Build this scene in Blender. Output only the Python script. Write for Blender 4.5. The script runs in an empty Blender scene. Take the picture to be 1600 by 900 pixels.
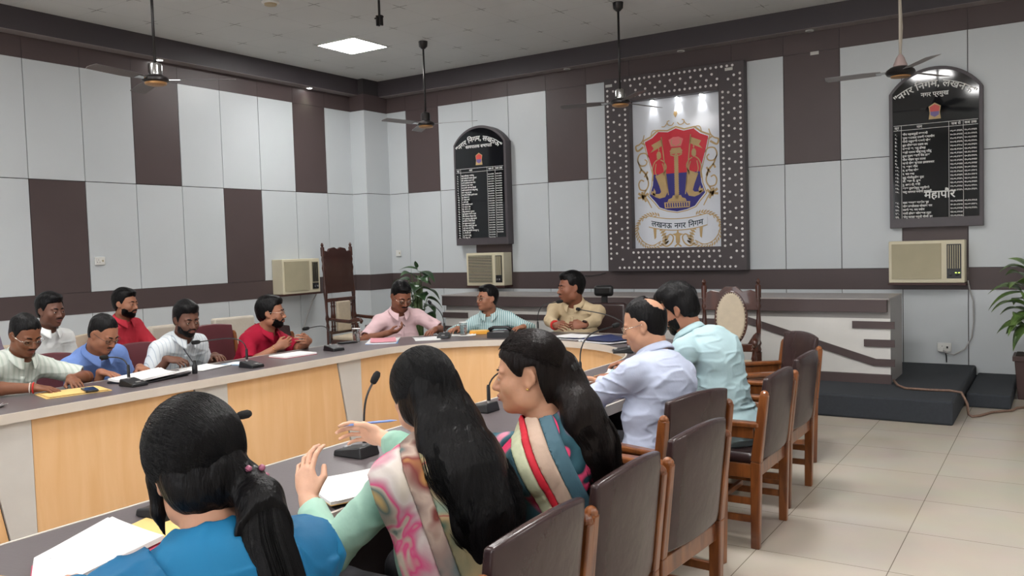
import bpy, bmesh, math, random
import numpy as np
from mathutils import Vector, Matrix, Euler

random.seed(7)
C = bpy.context.scene.collection
SC = bpy.context.scene

# ---------------------------------------------------------------- camera
cam_data = bpy.data.cameras.new('camera')
cam_data.sensor_width = 36.0
cam_data.lens = 1327.0 / 1600.0 * 36.0
cam_data.clip_start = 0.05
cam_data.clip_end = 100
cam = bpy.data.objects.new('camera', cam_data)
C.objects.link(cam)
_R = Matrix(((0.839231, -0.001664, 0.543772), (0.542936, 0.058082, -0.837763), (-0.030189, 0.998310, 0.049647)))
cam.matrix_world = Matrix.Translation((0, 0, 1.55)) @ _R.to_4x4()
SC.camera = cam

# ---------------------------------------------------------------- world and exposure
world = bpy.data.worlds.new('world')
SC.world = world
world.use_nodes = True
world.node_tree.nodes['Background'].inputs[0].default_value = (0.9, 0.93, 1.0, 1)
world.node_tree.nodes['Background'].inputs[1].default_value = 0.35
SC.view_settings.view_transform = 'Standard'
SC.view_settings.look = 'None'
SC.view_settings.gamma = 1.0
SC.view_settings.use_curve_mapping = False
SC.view_settings.exposure = 0.2
PANEL_STRENGTH = 52.0      # emission of every ceiling light panel
WINDOW_STRENGTH = 7.0      # daylight through the windows behind the camera

# ceiling light panels of the room: (x, y) of their centres; the first one is in view
CEIL_Z = 4.02
PANELS = [(-7.19, 7.71), (-3.55, 4.1), (-1.72, 4.45), (-6.3, 2.3), (-1.1, 2.35), (-3.6, 0.2), (-0.1, -1.2), (-6.3, -1.6), (2.3, 5.3), (2.3, 0.8)]

# ---------------------------------------------------------------- materials
def new_mat(name):
    m = bpy.data.materials.new(name)
    m.use_nodes = True
    return m, m.node_tree, m.node_tree.nodes['Principled BSDF']

def srgb(r, g, b):
    f = lambda c: (c / 255.0 / 12.92) if c <= 10 else (((c / 255.0) + 0.055) / 1.055) ** 2.4
    return (f(r), f(g), f(b), 1.0)

def mat(name, col, rough=0.5, metal=0.0, noise=0.0, nscale=8.0, bump=0.0, bscale=60.0, spec=0.5, stretch=(1, 1, 1), emit=None, estr=0.0, coat=0.0, sheen=0.0):
    """Principled material whose base colour and relief vary with procedural noise."""
    m, nt, b = new_mat(name)
    b.inputs['Roughness'].default_value = rough
    b.inputs['Metallic'].default_value = metal
    b.inputs['Specular IOR Level'].default_value = spec
    b.inputs['Coat Weight'].default_value = coat
    b.inputs['Sheen Weight'].default_value = sheen
    tc = nt.nodes.new('ShaderNodeTexCoord')
    mp = nt.nodes.new('ShaderNodeMapping')
    mp.inputs['Scale'].default_value = stretch
    nt.links.new(tc.outputs['Object'], mp.inputs['Vector'])
    n = nt.nodes.new('ShaderNodeTexNoise')
    n.inputs['Scale'].default_value = nscale
    n.inputs['Detail'].default_value = 4
    nt.links.new(mp.outputs[0], n.inputs['Vector'])
    r = nt.nodes.new('ShaderNodeValToRGB')
    lo = tuple(c * (1 - noise) for c in col[:3]) + (1,)
    hi = tuple(min(1, c * (1 + noise)) for c in col[:3]) + (1,)
    r.color_ramp.elements[0].position = 0.3
    r.color_ramp.elements[1].position = 0.7
    r.color_ramp.elements[0].color = lo
    r.color_ramp.elements[1].color = hi
    nt.links.new(n.outputs['Fac'], r.inputs[0])
    nt.links.new(r.outputs[0], b.inputs['Base Color'])
    if bump > 0:
        n2 = nt.nodes.new('ShaderNodeTexNoise')
        n2.inputs['Scale'].default_value = bscale
        n2.inputs['Detail'].default_value = 5
        nt.links.new(mp.outputs[0], n2.inputs['Vector'])
        bp = nt.nodes.new('ShaderNodeBump')
        bp.inputs['Strength'].default_value = bump
        bp.inputs['Distance'].default_value = 0.01
        nt.links.new(n2.outputs['Fac'], bp.inputs['Height'])
        nt.links.new(bp.outputs[0], b.inputs['Normal'])
    if emit:
        b.inputs['Emission Color'].default_value = emit
        b.inputs['Emission Strength'].default_value = estr
    return m

def stripe_mat(name, base, lines, period=0.022, width=0.25, axis=0, second=None, rough=0.8, bump=0.15):
    """Cloth with woven stripes along one local axis."""
    m, nt, b = new_mat(name)
    b.inputs['Roughness'].default_value = rough
    b.inputs['Specular IOR Level'].default_value = 0.15
    tc = nt.nodes.new('ShaderNodeTexCoord')
    sp = nt.nodes.new('ShaderNodeSeparateXYZ')
    nt.links.new(tc.outputs['Object'], sp.inputs[0])
    def saw(ax, per, w):
        d = nt.nodes.new('ShaderNodeMath'); d.operation = 'DIVIDE'; d.inputs[1].default_value = per
        f = nt.nodes.new('ShaderNodeMath'); f.operation = 'FRACT'
        l = nt.nodes.new('ShaderNodeMath'); l.operation = 'LESS_THAN'; l.inputs[1].default_value = w
        nt.links.new(sp.outputs[ax], d.inputs[0]); nt.links.new(d.outputs[0], f.inputs[0]); nt.links.new(f.outputs[0], l.inputs[0])
        return l.outputs[0]
    fac = saw(axis, period, width)
    if second:
        fac2 = saw(second, period, width)
        mx = nt.nodes.new('ShaderNodeMath'); mx.operation = 'MAXIMUM'
        nt.links.new(fac, mx.inputs[0]); nt.links.new(fac2, mx.inputs[1]); fac = mx.outputs[0]
    mix = nt.nodes.new('ShaderNodeMix'); mix.data_type = 'RGBA'
    mix.inputs[6].default_value = base; mix.inputs[7].default_value = lines
    nt.links.new(fac, mix.inputs[0]); nt.links.new(mix.outputs[2], b.inputs['Base Color'])
    n = nt.nodes.new('ShaderNodeTexNoise'); n.inputs['Scale'].default_value = 30; n.inputs['Detail'].default_value = 4
    nt.links.new(tc.outputs['Object'], n.inputs['Vector'])
    bp = nt.nodes.new('ShaderNodeBump'); bp.inputs['Strength'].default_value = bump; bp.inputs['Distance'].default_value = 0.01
    nt.links.new(n.outputs['Fac'], bp.inputs['Height']); nt.links.new(bp.outputs[0], b.inputs['Normal'])
    return m

def patch_mat(name, stops, scale=5.0, stretch=(1, 1, 1), rough=0.75, off=(0, 0, 0), detail=1.5, distort=0.6):
    """Printed cloth: irregular patches of several dye colours."""
    m, nt, b = new_mat(name)
    b.inputs['Roughness'].default_value = rough
    b.inputs['Specular IOR Level'].default_value = 0.2
    tc = nt.nodes.new('ShaderNodeTexCoord')
    mp = nt.nodes.new('ShaderNodeMapping'); mp.inputs['Scale'].default_value = stretch; mp.inputs['Location'].default_value = off
    nt.links.new(tc.outputs['Object'], mp.inputs['Vector'])
    n = nt.nodes.new('ShaderNodeTexNoise'); n.inputs['Scale'].default_value = scale; n.inputs['Detail'].default_value = detail
    n.inputs['Distortion'].default_value = distort
    nt.links.new(mp.outputs[0], n.inputs['Vector'])
    r = nt.nodes.new('ShaderNodeValToRGB'); cr = r.color_ramp; cr.interpolation = 'LINEAR'
    cr.elements[0].position = stops[0][0]; cr.elements[0].color = stops[0][1]
    cr.elements[1].position = stops[-1][0]; cr.elements[1].color = stops[-1][1]
    for p, c in stops[1:-1]:
        e = cr.elements.new(p); e.color = c
    nt.links.new(n.outputs['Fac'], r.inputs[0]); nt.links.new(r.outputs[0], b.inputs['Base Color'])
    n2 = nt.nodes.new('ShaderNodeTexNoise'); n2.inputs['Scale'].default_value = 35
    nt.links.new(tc.outputs['Object'], n2.inputs['Vector'])
    bp = nt.nodes.new('ShaderNodeBump'); bp.inputs['Strength'].default_value = 0.2; bp.inputs['Distance'].default_value = 0.01
    nt.links.new(n2.outputs['Fac'], bp.inputs['Height']); nt.links.new(bp.outputs[0], b.inputs['Normal'])
    return m

# ---------------------------------------------------------------- object bookkeeping
def link(o, parent=None):
    C.objects.link(o)
    if parent is not None:
        o.parent = parent
    return o

def tag(o, label, cat, group=None, kind=None):
    o['label'] = label
    o['category'] = cat
    if group: o['group'] = group
    if kind: o['kind'] = kind
    return o

def thing(name, label, cat, loc=(0, 0, 0), rz=0.0, group=None):
    o = bpy.data.objects.new(name, None)
    o.empty_display_size = 0.1
    o.location = loc
    o.rotation_euler = (0, 0, rz)
    link(o)
    return tag(o, label, cat, group)

def struct(o):
    o['kind'] = 'structure'
    return o

def copy_tree(o, parent=None):
    c = o.copy(); C.objects.link(c); c.parent = parent
    for ch in o.children:
        copy_tree(ch, c)
    return c

class MB:
    """Collects simple solids (local coordinates) into one mesh."""
    def __init__(s): s.v = []; s.f = []; s.mi = []
    def add(s, vs, fs, mi=0):
        o = len(s.v); s.v += [tuple(p) for p in vs]; s.f += [tuple(i + o for i in f) for f in fs]; s.mi += [mi] * len(fs); return s
    def box(s, x0, x1, y0, y1, z0, z1, mi=0, M=None):
        vs = [Vector(p) for p in ((x0, y0, z0), (x1, y0, z0), (x1, y1, z0), (x0, y1, z0), (x0, y0, z1), (x1, y0, z1), (x1, y1, z1), (x0, y1, z1))]
        if M is not None: vs = [M @ p for p in vs]
        return s.add(vs, [(3, 2, 1, 0), (4, 5, 6, 7), (0, 1, 5, 4), (1, 2, 6, 5), (2, 3, 7, 6), (3, 0, 4, 7)], mi)
    def bar(s, a, b, w, d, mi=0, up=(0, 0, 1), w2=None, d2=None):
        a, b = Vector(a), Vector(b); t = (b - a).normalized(); u = Vector(up)
        if abs(t.dot(u)) > 0.95: u = Vector((0, 1, 0))
        x = t.cross(u).normalized(); y = x.cross(t).normalized(); w2 = w2 or w; d2 = d2 or d
        vs = []
        for p, ww, dd in ((a, w, d), (b, w2, d2)):
            vs += [p + x * (sx * ww / 2) + y * (sy * dd / 2) for sx, sy in ((-1, -1), (1, -1), (1, 1), (-1, 1))]
        return s.add(vs, [(3, 2, 1, 0), (4, 5, 6, 7), (0, 1, 5, 4), (1, 2, 6, 5), (2, 3, 7, 6), (3, 0, 4, 7)], mi)
    def tube(s, pts, r, n=8, mi=0, cap=True):
        pts = [Vector(p) for p in pts]; rs = r if hasattr(r, '__len__') else [r] * len(pts)
        vs = []; u = None
        for i, p in enumerate(pts):
            t = (pts[min(i + 1, len(pts) - 1)] - pts[max(i - 1, 0)]).normalized()
            if u is None:
                u = Vector((0, 0, 1)) if abs(t.z) < 0.9 else Vector((1, 0, 0))
            u = (u - t * u.dot(t)).normalized(); w = t.cross(u)
            vs += [p + (u * math.cos(2 * math.pi * k / n) + w * math.sin(2 * math.pi * k / n)) * rs[i] for k in range(n)]
        fs = [(i * n + k, i * n + (k + 1) % n, (i + 1) * n + (k + 1) % n, (i + 1) * n + k) for i in range(len(pts) - 1) for k in range(n)]
        if cap: fs += [tuple(range(n))[::-1], tuple((len(pts) - 1) * n + k for k in range(n))]
        return s.add(vs, fs, mi)
    def lathe(s, prof, c=(0, 0, 0), n=24, mi=0, M=None):
        vs = []
        for r, z in prof:
            vs += [Vector((r * math.cos(2 * math.pi * k / n), r * math.sin(2 * math.pi * k / n), z)) for k in range(n)]
        if M is not None: vs = [M @ p for p in vs]
        vs = [p + Vector(c) for p in vs]
        fs = [(i * n + k, i * n + (k + 1) % n, (i + 1) * n + (k + 1) % n, (i + 1) * n + k) for i in range(len(prof) - 1) for k in range(n)]
        fs += [tuple(range(n))[::-1], tuple((len(prof) - 1) * n + k for k in range(n))]
        return s.add(vs, fs, mi)
    def prism(s, poly, z0, z1, mi=0, M=None):
        """polygon in (x, y), extruded z0..z1; M maps to place"""
        n = len(poly); vs = [Vector((x, y, z0)) for x, y in poly] + [Vector((x, y, z1)) for x, y in poly]
        if M is not None: vs = [M @ p for p in vs]
        return s.add(vs, [tuple(range(n))[::-1], tuple(range(n, 2 * n))] + [(i, (i + 1) % n, n + (i + 1) % n, n + i) for i in range(n)], mi)
    def build(s, name, m, parent=None, bevel=0.0, smooth=False, seg=2, sub=0, loc=None):
        me = bpy.data.meshes.new(name)
        me.from_pydata(s.v, [], s.f)
        ms = m if isinstance(m, (list, tuple)) else [m]
        for k in ms: me.materials.append(k)
        if len(ms) > 1: me.polygons.foreach_set('material_index', s.mi)
        bm = bmesh.new(); bm.from_mesh(me); bmesh.ops.recalc_face_normals(bm, faces=bm.faces); bm.to_mesh(me); bm.free()
        o = bpy.data.objects.new(name, me)
        link(o, parent)
        if loc: o.location = loc
        if bevel:
            b = o.modifiers.new('bevel', 'BEVEL'); b.width = bevel; b.segments = seg; b.limit_method = 'ANGLE'; b.angle_limit = 0.6
        if sub:
            b = o.modifiers.new('sub', 'SUBSURF'); b.levels = sub; b.render_levels = sub
        if smooth:
            me.polygons.foreach_set('use_smooth', [True] * len(me.polygons))
            if smooth == 'auto': me.set_sharp_from_angle(angle=0.7)
        return o

YM = Matrix(((1, 0, 0, 0), (0, 0, 1, 0), (0, 1, 0, 0), (0, 0, 0, 1)))   # (x, y, z) -> (x, z, y): draws a polygon upright in XZ, extruding in Y

def text_mesh(body, size, name, m, parent, M, extrude=0.002, align='CENTER', follow=None, bold=0.0):
    """lettering as a mesh: text laid out in XY by Blender's own font, then placed by M"""
    cu = bpy.data.curves.new(name, 'FONT'); cu.body = body; cu.size = size; cu.align_x = align; cu.extrude = extrude; cu.resolution_u = 3
    cu.offset = bold
    t = bpy.data.objects.new(name, cu); C.objects.link(t)
    bpy.context.view_layer.update()
    dg = bpy.context.evaluated_depsgraph_get()
    me = bpy.data.meshes.new_from_object(t.evaluated_get(dg), depsgraph=dg)
    bpy.data.objects.remove(t)
    if follow:
        co = np.zeros(len(me.vertices) * 3); me.vertices.foreach_get('co', co); co = co.reshape(-1, 3)
        co = follow(co); me.vertices.foreach_set('co', co.ravel())
    me.transform(M)
    me.materials.clear(); me.materials.append(m)
    o = bpy.data.objects.new(name, me)
    link(o, parent)
    return o

# ---------------------------------------------------------------- smooth solids from distance fields
def _hash(ix, iy, iz):
    h = (ix * 374761393 + iy * 668265263 + iz * 2147483647 + 12345) & 0xffffffff
    h = ((h ^ (h >> 13)) * 1274126177) & 0xffffffff
    return ((h ^ (h >> 16)) & 0xffff) / 65535.0

def vnoise(P):
    i = np.floor(P).astype(np.int64); f = P - i; f = f * f * (3 - 2 * f); r = 0
    for dx in (0, 1):
        for dy in (0, 1):
            for dz in (0, 1):
                w = (f[:, 0] if dx else 1 - f[:, 0]) * (f[:, 1] if dy else 1 - f[:, 1]) * (f[:, 2] if dz else 1 - f[:, 2])
                r = r + w * _hash(i[:, 0] + dx, i[:, 1] + dy, i[:, 2] + dz)
    return r - 0.5

def V(*a): return np.array(a, dtype=float)
def nrm(v): return v / (np.linalg.norm(v) + 1e-9)

class Field:
    BIG = 0.07
    def __init__(s, lo, hi, h):
        s.lo = np.array(lo, float); s.h = h
        s.n = np.ceil((np.array(hi) - s.lo) / h).astype(int) + 1
        s.D = np.full(s.n, s.BIG, np.float32)
    def _box(s, lo, hi, pad):
        a = np.clip(np.floor((np.array(lo) - pad - s.lo) / s.h).astype(int), 0, s.n - 1)
        b = np.clip(np.ceil((np.array(hi) + pad - s.lo) / s.h).astype(int) + 1, 1, s.n)
        if np.any(b <= a): return None, None
        ax = [s.lo[i] + s.h * np.arange(a[i], b[i]) for i in range(3)]
        g = np.meshgrid(*ax, indexing='ij')
        return tuple(slice(a[i], b[i]) for i in range(3)), g
    def _op(s, sl, d, k, mode):
        A = s.D[sl]
        if mode == 'add':
            if k > 0:
                hh = np.clip(k - np.abs(A - d), 0, None) / k
                s.D[sl] = np.minimum(A, d) - hh * hh * k * 0.25
            else: s.D[sl] = np.minimum(A, d)
        else:
            d = -d
            if k > 0:
                hh = np.clip(k - np.abs(A - d), 0, None) / k
                s.D[sl] = np.maximum(A, d) + hh * hh * k * 0.25
            else: s.D[sl] = np.maximum(A, d)
    def ell(s, c, r, k=0.02, R=None, mode='add'):
        c = np.array(c, float); r = np.array(r, float); m = r.max()
        sl, g = s._box(c - m, c + m, k + s.h * 2)
        if sl is None: return
        q = [g[i] - c[i] for i in range(3)]
        if R is not None:
            q = [R[0, j] * q[0] + R[1, j] * q[1] + R[2, j] * q[2] for j in range(3)]
        k0 = np.sqrt(sum((q[i] / r[i]) ** 2 for i in range(3))); k1 = np.sqrt(sum((q[i] / r[i] ** 2) ** 2 for i in range(3))) + 1e-6
        s._op(sl, k0 * (k0 - 1) / k1, k, mode)
    def cone(s, a, b, ra, rb, k=0.02, mode='add', cut=None, flat=None):
        """round cone; cut=(point, normal): keep the side against the normal; flat=(axis, factor) squashes"""
        a = np.array(a, float); b = np.array(b, float); m = max(ra, rb)
        sl, g = s._box(np.minimum(a, b) - m, np.maximum(a, b) + m, k + s.h * 2)
        if sl is None: return
        ba = b - a; L2 = ba @ ba + 1e-12
        p = [g[i] - a[i] for i in range(3)]
        t = np.clip((p[0] * ba[0] + p[1] * ba[1] + p[2] * ba[2]) / L2, 0, 1)
        w = [p[i] - t * ba[i] for i in range(3)]
        if flat is not None:
            ax = nrm(np.array(flat[0], float)); dd = w[0] * ax[0] + w[1] * ax[1] + w[2] * ax[2]
            w = [w[i] + dd * ax[i] * (flat[1] - 1) for i in range(3)]
        d = np.sqrt(w[0] ** 2 + w[1] ** 2 + w[2] ** 2) - (ra + (rb - ra) * t)
        if cut is not None:
            q, nn = cut
            d = np.maximum(d, (g[0] - q[0]) * nn[0] + (g[1] - q[1]) * nn[1] + (g[2] - q[2]) * nn[2])
        s._op(sl, d, k, mode)
    def path(s, pts, rs, k=0.01, **kw):
        for i in range(len(pts) - 1): s.cone(pts[i], pts[i + 1], rs[i], rs[i + 1], k=k, **kw)
    def rbox(s, c, half, r, R=None, k=0.0, mode='add'):
        c = np.array(c, float); m = np.linalg.norm(half)
        sl, g = s._box(c - m, c + m, k + s.h * 2)
        if sl is None: return
        q = [g[i] - c[i] for i in range(3)]
        if R is not None: q = [R[0, j] * q[0] + R[1, j] * q[1] + R[2, j] * q[2] for j in range(3)]
        q = [np.abs(q[i]) - (half[i] - r) for i in range(3)]
        d = np.sqrt(sum(np.maximum(x, 0) ** 2 for x in q)) + np.minimum(np.maximum(np.maximum(q[0], q[1]), q[2]), 0) - r
        s._op(sl, d, k, mode)
    def clip(s, p, n):
        """drop everything on the side the normal points to"""
        g = np.meshgrid(*[s.lo[i] + s.h * np.arange(s.n[i]) for i in range(3)], indexing='ij', sparse=True)
        s.D = np.maximum(s.D, ((g[0] - p[0]) * n[0] + (g[1] - p[1]) * n[1] + (g[2] - p[2]) * n[2]).astype(np.float32))
    def disp(s, fn, band=0.03):
        idx = np.nonzero(np.abs(s.D) < band)
        P = s.lo + s.h * np.stack(idx, 1)
        s.D[idx] += fn(P).astype(np.float32)
    def mesh(s, name, m, parent=None, smooth=1):
        D = s.D
        D[0] = D[-1] = s.BIG; D[:, 0] = D[:, -1] = s.BIG; D[:, :, 0] = D[:, :, -1] = s.BIG
        S = D < 0
        c = [S[dx:S.shape[0] - 1 + dx, dy:S.shape[1] - 1 + dy, dz:S.shape[2] - 1 + dz] for dx in (0, 1) for dy in (0, 1) for dz in (0, 1)]
        allc = c[0].copy(); anyc = c[0].copy()
        for x in c[1:]: allc &= x; anyc |= x
        act = anyc & ~allc
        idx = np.stack(np.nonzero(act), 1)
        vid = np.full(act.shape, -1, np.int32); vid[act] = np.arange(len(idx))
        cor = np.array([(dx, dy, dz) for dx in (0, 1) for dy in (0, 1) for dz in (0, 1)])
        vals = np.stack([D[idx[:, 0] + o[0], idx[:, 1] + o[1], idx[:, 2] + o[2]] for o in cor], 1)
        acc = np.zeros((len(idx), 3)); cnt = np.zeros(len(idx))
        for i in range(8):
            for j in range(i + 1, 8):
                if np.abs(cor[i] - cor[j]).sum() != 1: continue
                a, b = vals[:, i], vals[:, j]; x = (a < 0) != (b < 0)
                t = a[x] / (a[x] - b[x])
                acc[x] += cor[i] + t[:, None] * (cor[j] - cor[i]); cnt[x] += 1
        vs = s.lo + s.h * (idx + acc / cnt[:, None])
        quads = []
        for ax in range(3):
            sh = [slice(1, -1)] * 3; sh[ax] = slice(0, -1)
            a = S[tuple(sh)]; sh2 = list(sh); sh2[ax] = slice(1, None); b = S[tuple(sh2)]
            e = np.stack(np.nonzero(a != b), 1)
            inside = a[tuple(e.T)]
            off = np.ones(3, int); off[ax] = 0; e = e + off
            u, w = [(1, 2), (2, 0), (0, 1)][ax]
            du = np.zeros(3, int); du[u] = 1; dw = np.zeros(3, int); dw[w] = 1
            q = np.stack([vid[tuple((e - du - dw).T)], vid[tuple((e - dw).T)], vid[tuple(e.T)], vid[tuple((e - du).T)]], 1)
            q[~inside] = q[~inside][:, ::-1]
            quads.append(q)
        q = np.concatenate(quads)
        q = q[(q >= 0).all(1)]
        for _ in range(smooth):
            e = np.concatenate([q[:, [0, 1]], q[:, [1, 2]], q[:, [2, 3]], q[:, [3, 0]]])
            a2 = np.zeros_like(vs); n2 = np.bincount(e[:, 0], minlength=len(vs)) + np.bincount(e[:, 1], minlength=len(vs))
            for k in range(3):
                a2[:, k] = np.bincount(e[:, 0], vs[e[:, 1], k], len(vs)) + np.bincount(e[:, 1], vs[e[:, 0], k], len(vs))
            vs = vs * 0.5 + 0.5 * a2 / np.maximum(n2, 1)[:, None]
        return raw_mesh(name, vs, q, m, parent)

def raw_mesh(name, vs, q, m, parent=None, smooth=True):
    me = bpy.data.meshes.new(name)
    q = np.asarray(q); k = q.shape[1]
    me.vertices.add(len(vs)); me.vertices.foreach_set('co', np.asarray(vs, np.float32).ravel())
    me.loops.add(q.size); me.loops.foreach_set('vertex_index', q.astype(np.int32).ravel())
    me.polygons.add(len(q)); me.polygons.foreach_set('loop_start', np.arange(0, q.size, k, dtype=np.int32))
    me.update(calc_edges=True); me.validate()
    if smooth: me.polygons.foreach_set('use_smooth', [True] * len(me.polygons))
    for x in (m if isinstance(m, (list, tuple)) else [m]): me.materials.append(x)
    o = bpy.data.objects.new(name, me)
    return link(o, parent)

def strands(name, paths, radius, m, parent, n=4):
    """paths: (S, T, 3) array of hair strands -> one mesh of thin tapering tubes"""
    P = np.asarray(paths); S, T, _ = P.shape
    t = np.gradient(P, axis=1); t /= np.linalg.norm(t, axis=2, keepdims=True) + 1e-9
    up = np.zeros_like(t); up[..., 1] = 1.0; up[..., 0] = 0.3
    u = np.cross(t, up); u /= np.linalg.norm(u, axis=2, keepdims=True) + 1e-9
    w = np.cross(t, u)
    taper = np.linspace(1, 0.35, T)[None, :, None] * radius
    a = [P + (u * math.cos(2 * math.pi * k / n) + w * math.sin(2 * math.pi * k / n)) * taper for k in range(n)]
    vs = np.stack(a, 2).reshape(-1, 3)
    i = (np.arange(S)[:, None, None] * T + np.arange(T - 1)[None, :, None]) * n
    k = np.arange(n)[None, None, :]; k2 = (k + 1) % n
    q = np.stack([i + k, i + k2, i + n + k2, i + n + k], -1).reshape(-1, 4)
    return raw_mesh(name, vs, q, m, parent)

# ---------------------------------------------------------------- people
def Rx(a): c, s = math.cos(a), math.sin(a); return np.array([[1, 0, 0], [0, c, -s], [0, s, c]])
def Ry(a): c, s = math.cos(a), math.sin(a); return np.array([[c, 0, s], [0, 1, 0], [-s, 0, c]])
def Rz(a): c, s = math.cos(a), math.sin(a); return np.array([[c, -s, 0], [s, c, 0], [0, 0, 1]])
def rad(d): return d * math.pi / 180
def frame(z, x=(1, 0, 0)):
    z = nrm(np.array(z, float)); x = np.array(x, float); x = nrm(x - z * (x @ z)); y = np.cross(z, x)
    return np.column_stack([x, y, z])

def skin_mat(name, r, g, b):
    m = mat(name, srgb(r, g, b), rough=0.48, noise=0.10, nscale=14, bump=0.06, bscale=120, spec=0.35)
    m.node_tree.nodes['Principled BSDF'].inputs['Subsurface Weight'].default_value = 0.06
    m.node_tree.nodes['Principled BSDF'].inputs['Subsurface Radius'].default_value = (0.02, 0.008, 0.004)
    return m

M_HAIR = mat('black_hair', (0.0040, 0.0036, 0.0040, 1), rough=0.36, noise=0.4, nscale=30, bump=0.5, bscale=110, spec=0.16, stretch=(1, 1, 0.25))
M_HAIRB = mat('brown_black_hair', (0.008, 0.005, 0.0045, 1), rough=0.36, noise=0.4, nscale=30, bump=0.5, bscale=110, spec=0.16, stretch=(1, 1, 0.25))
M_EYEW = mat('eye_white', srgb(205, 198, 190), rough=0.2, noise=0.03)
M_EYED = mat('eye_iris', srgb(30, 18, 12), rough=0.12, noise=0.2)
M_LIP = mat('lips', srgb(120, 66, 60), rough=0.45, noise=0.1)
M_LIPR = mat('lips_rose', srgb(150, 72, 72), rough=0.4, noise=0.1)
M_WIRE = mat('spectacle_frame', srgb(190, 185, 175), rough=0.25, metal=0.9, noise=0.05)
M_WIREB = mat('spectacle_frame_dark', srgb(30, 26, 26), rough=0.3, noise=0.1)
def _lens():
    m, nt, b = new_mat('spectacle_lens'); b.inputs['Roughness'].default_value = 0.03; b.inputs['Transmission Weight'].default_value = 1.0
    b.inputs['IOR'].default_value = 1.15; b.inputs['Base Color'].default_value = (0.95, 0.97, 0.97, 1); return m
M_LENS = _lens()
M_TROUSER = mat('dark_trouser_cloth', srgb(38, 38, 44), rough=0.85, noise=0.15, nscale=20, bump=0.2)
M_SHOE = mat('black_shoe_leather', srgb(24, 22, 22), rough=0.35, noise=0.2)

class HeadFrame:
    def __init__(s, c, R, k): s.c = np.array(c, float); s.R = R; s.k = k
    def p(s, x, y, z): return s.c + s.R @ (np.array([x, y, z], float) * s.k)
    def inv(s, P): return ((P - s.c) @ s.R) / s.k

def head_solid(F, H, d=0.0, w=1.0, ears=True, nose=True, k=1.0, jaw=1.0, lid=0.6):
    s = H.k
    def e(x, y, z, a, b, c, kk=0.02, mode='add', R=None):
        F.ell(H.p(x, y, z), ((a + d) * s, (b + d) * s, (c + d) * s), k=kk * s, R=H.R if R is None else H.R @ R, mode=mode)
    e(0, -0.014, 0.036, 0.074, 0.094, 0.083)
    e(0, 0.018, -0.02, 0.063 * w, 0.070, 0.085, 0.03)
    e(0, 0.025, -0.062, 0.050 * w * jaw, 0.056, 0.048, 0.03)
    e(0, 0.062, -0.094, 0.026 * jaw, 0.024, 0.020, 0.02)
    for sx in (-1, 1):
        e(sx * 0.042 * w, 0.054, -0.028, 0.024, 0.026, 0.026, 0.02)
        e(sx * 0.050 * w, 0.008, -0.066, 0.018 * jaw, 0.032, 0.026, 0.02)
        e(sx * 0.026, 0.074, 0.020, 0.028, 0.012, 0.009, 0.012)
    if nose:
        for sx in (-1, 1): e(sx * 0.031, 0.091, -0.001, 0.017, 0.013, 0.011, 0.010, 'sub')
        F.cone(H.p(0, 0.082, 0.008), H.p(0, 0.104, -0.032), 0.0065 * s, 0.0115 * s, k=0.010 * s)
        for sx in (-1, 1):
            e(sx * 0.0125, 0.093, -0.036, 0.009, 0.011, 0.0085, 0.006)
            e(sx * 0.031, 0.0790, 0.0045 - 0.003 * lid, 0.0165, 0.0128, 0.0100, 0.003)
            e(sx * 0.031, 0.0775, -0.0105, 0.0150, 0.0118, 0.0058, 0.004)
        e(0, 0.081, -0.060, 0.026, 0.016, 0.013, 0.01)
        e(0, 0.094, -0.0575, 0.019, 0.008, 0.0045, 0.004)
        e(0, 0.091, -0.0685, 0.016, 0.009, 0.0055, 0.004)
        e(0, 0.105, -0.0628, 0.018, 0.010, 0.0016, 0.002, 'sub')
    if ears:
        for sx in (-1, 1):
            R = Rz(sx * 0.35) @ Rx(-0.15)
            e(sx * 0.0765, -0.010, 0.000, 0.0065, 0.0195, 0.027, 0.005, 'add', R)
            e(sx * 0.0745, -0.001, -0.024, 0.0055, 0.010, 0.013, 0.008, 'add', R)
            e(sx * 0.083, -0.004, -0.001, 0.005, 0.011, 0.020, 0.004, 'sub', R)

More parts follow.
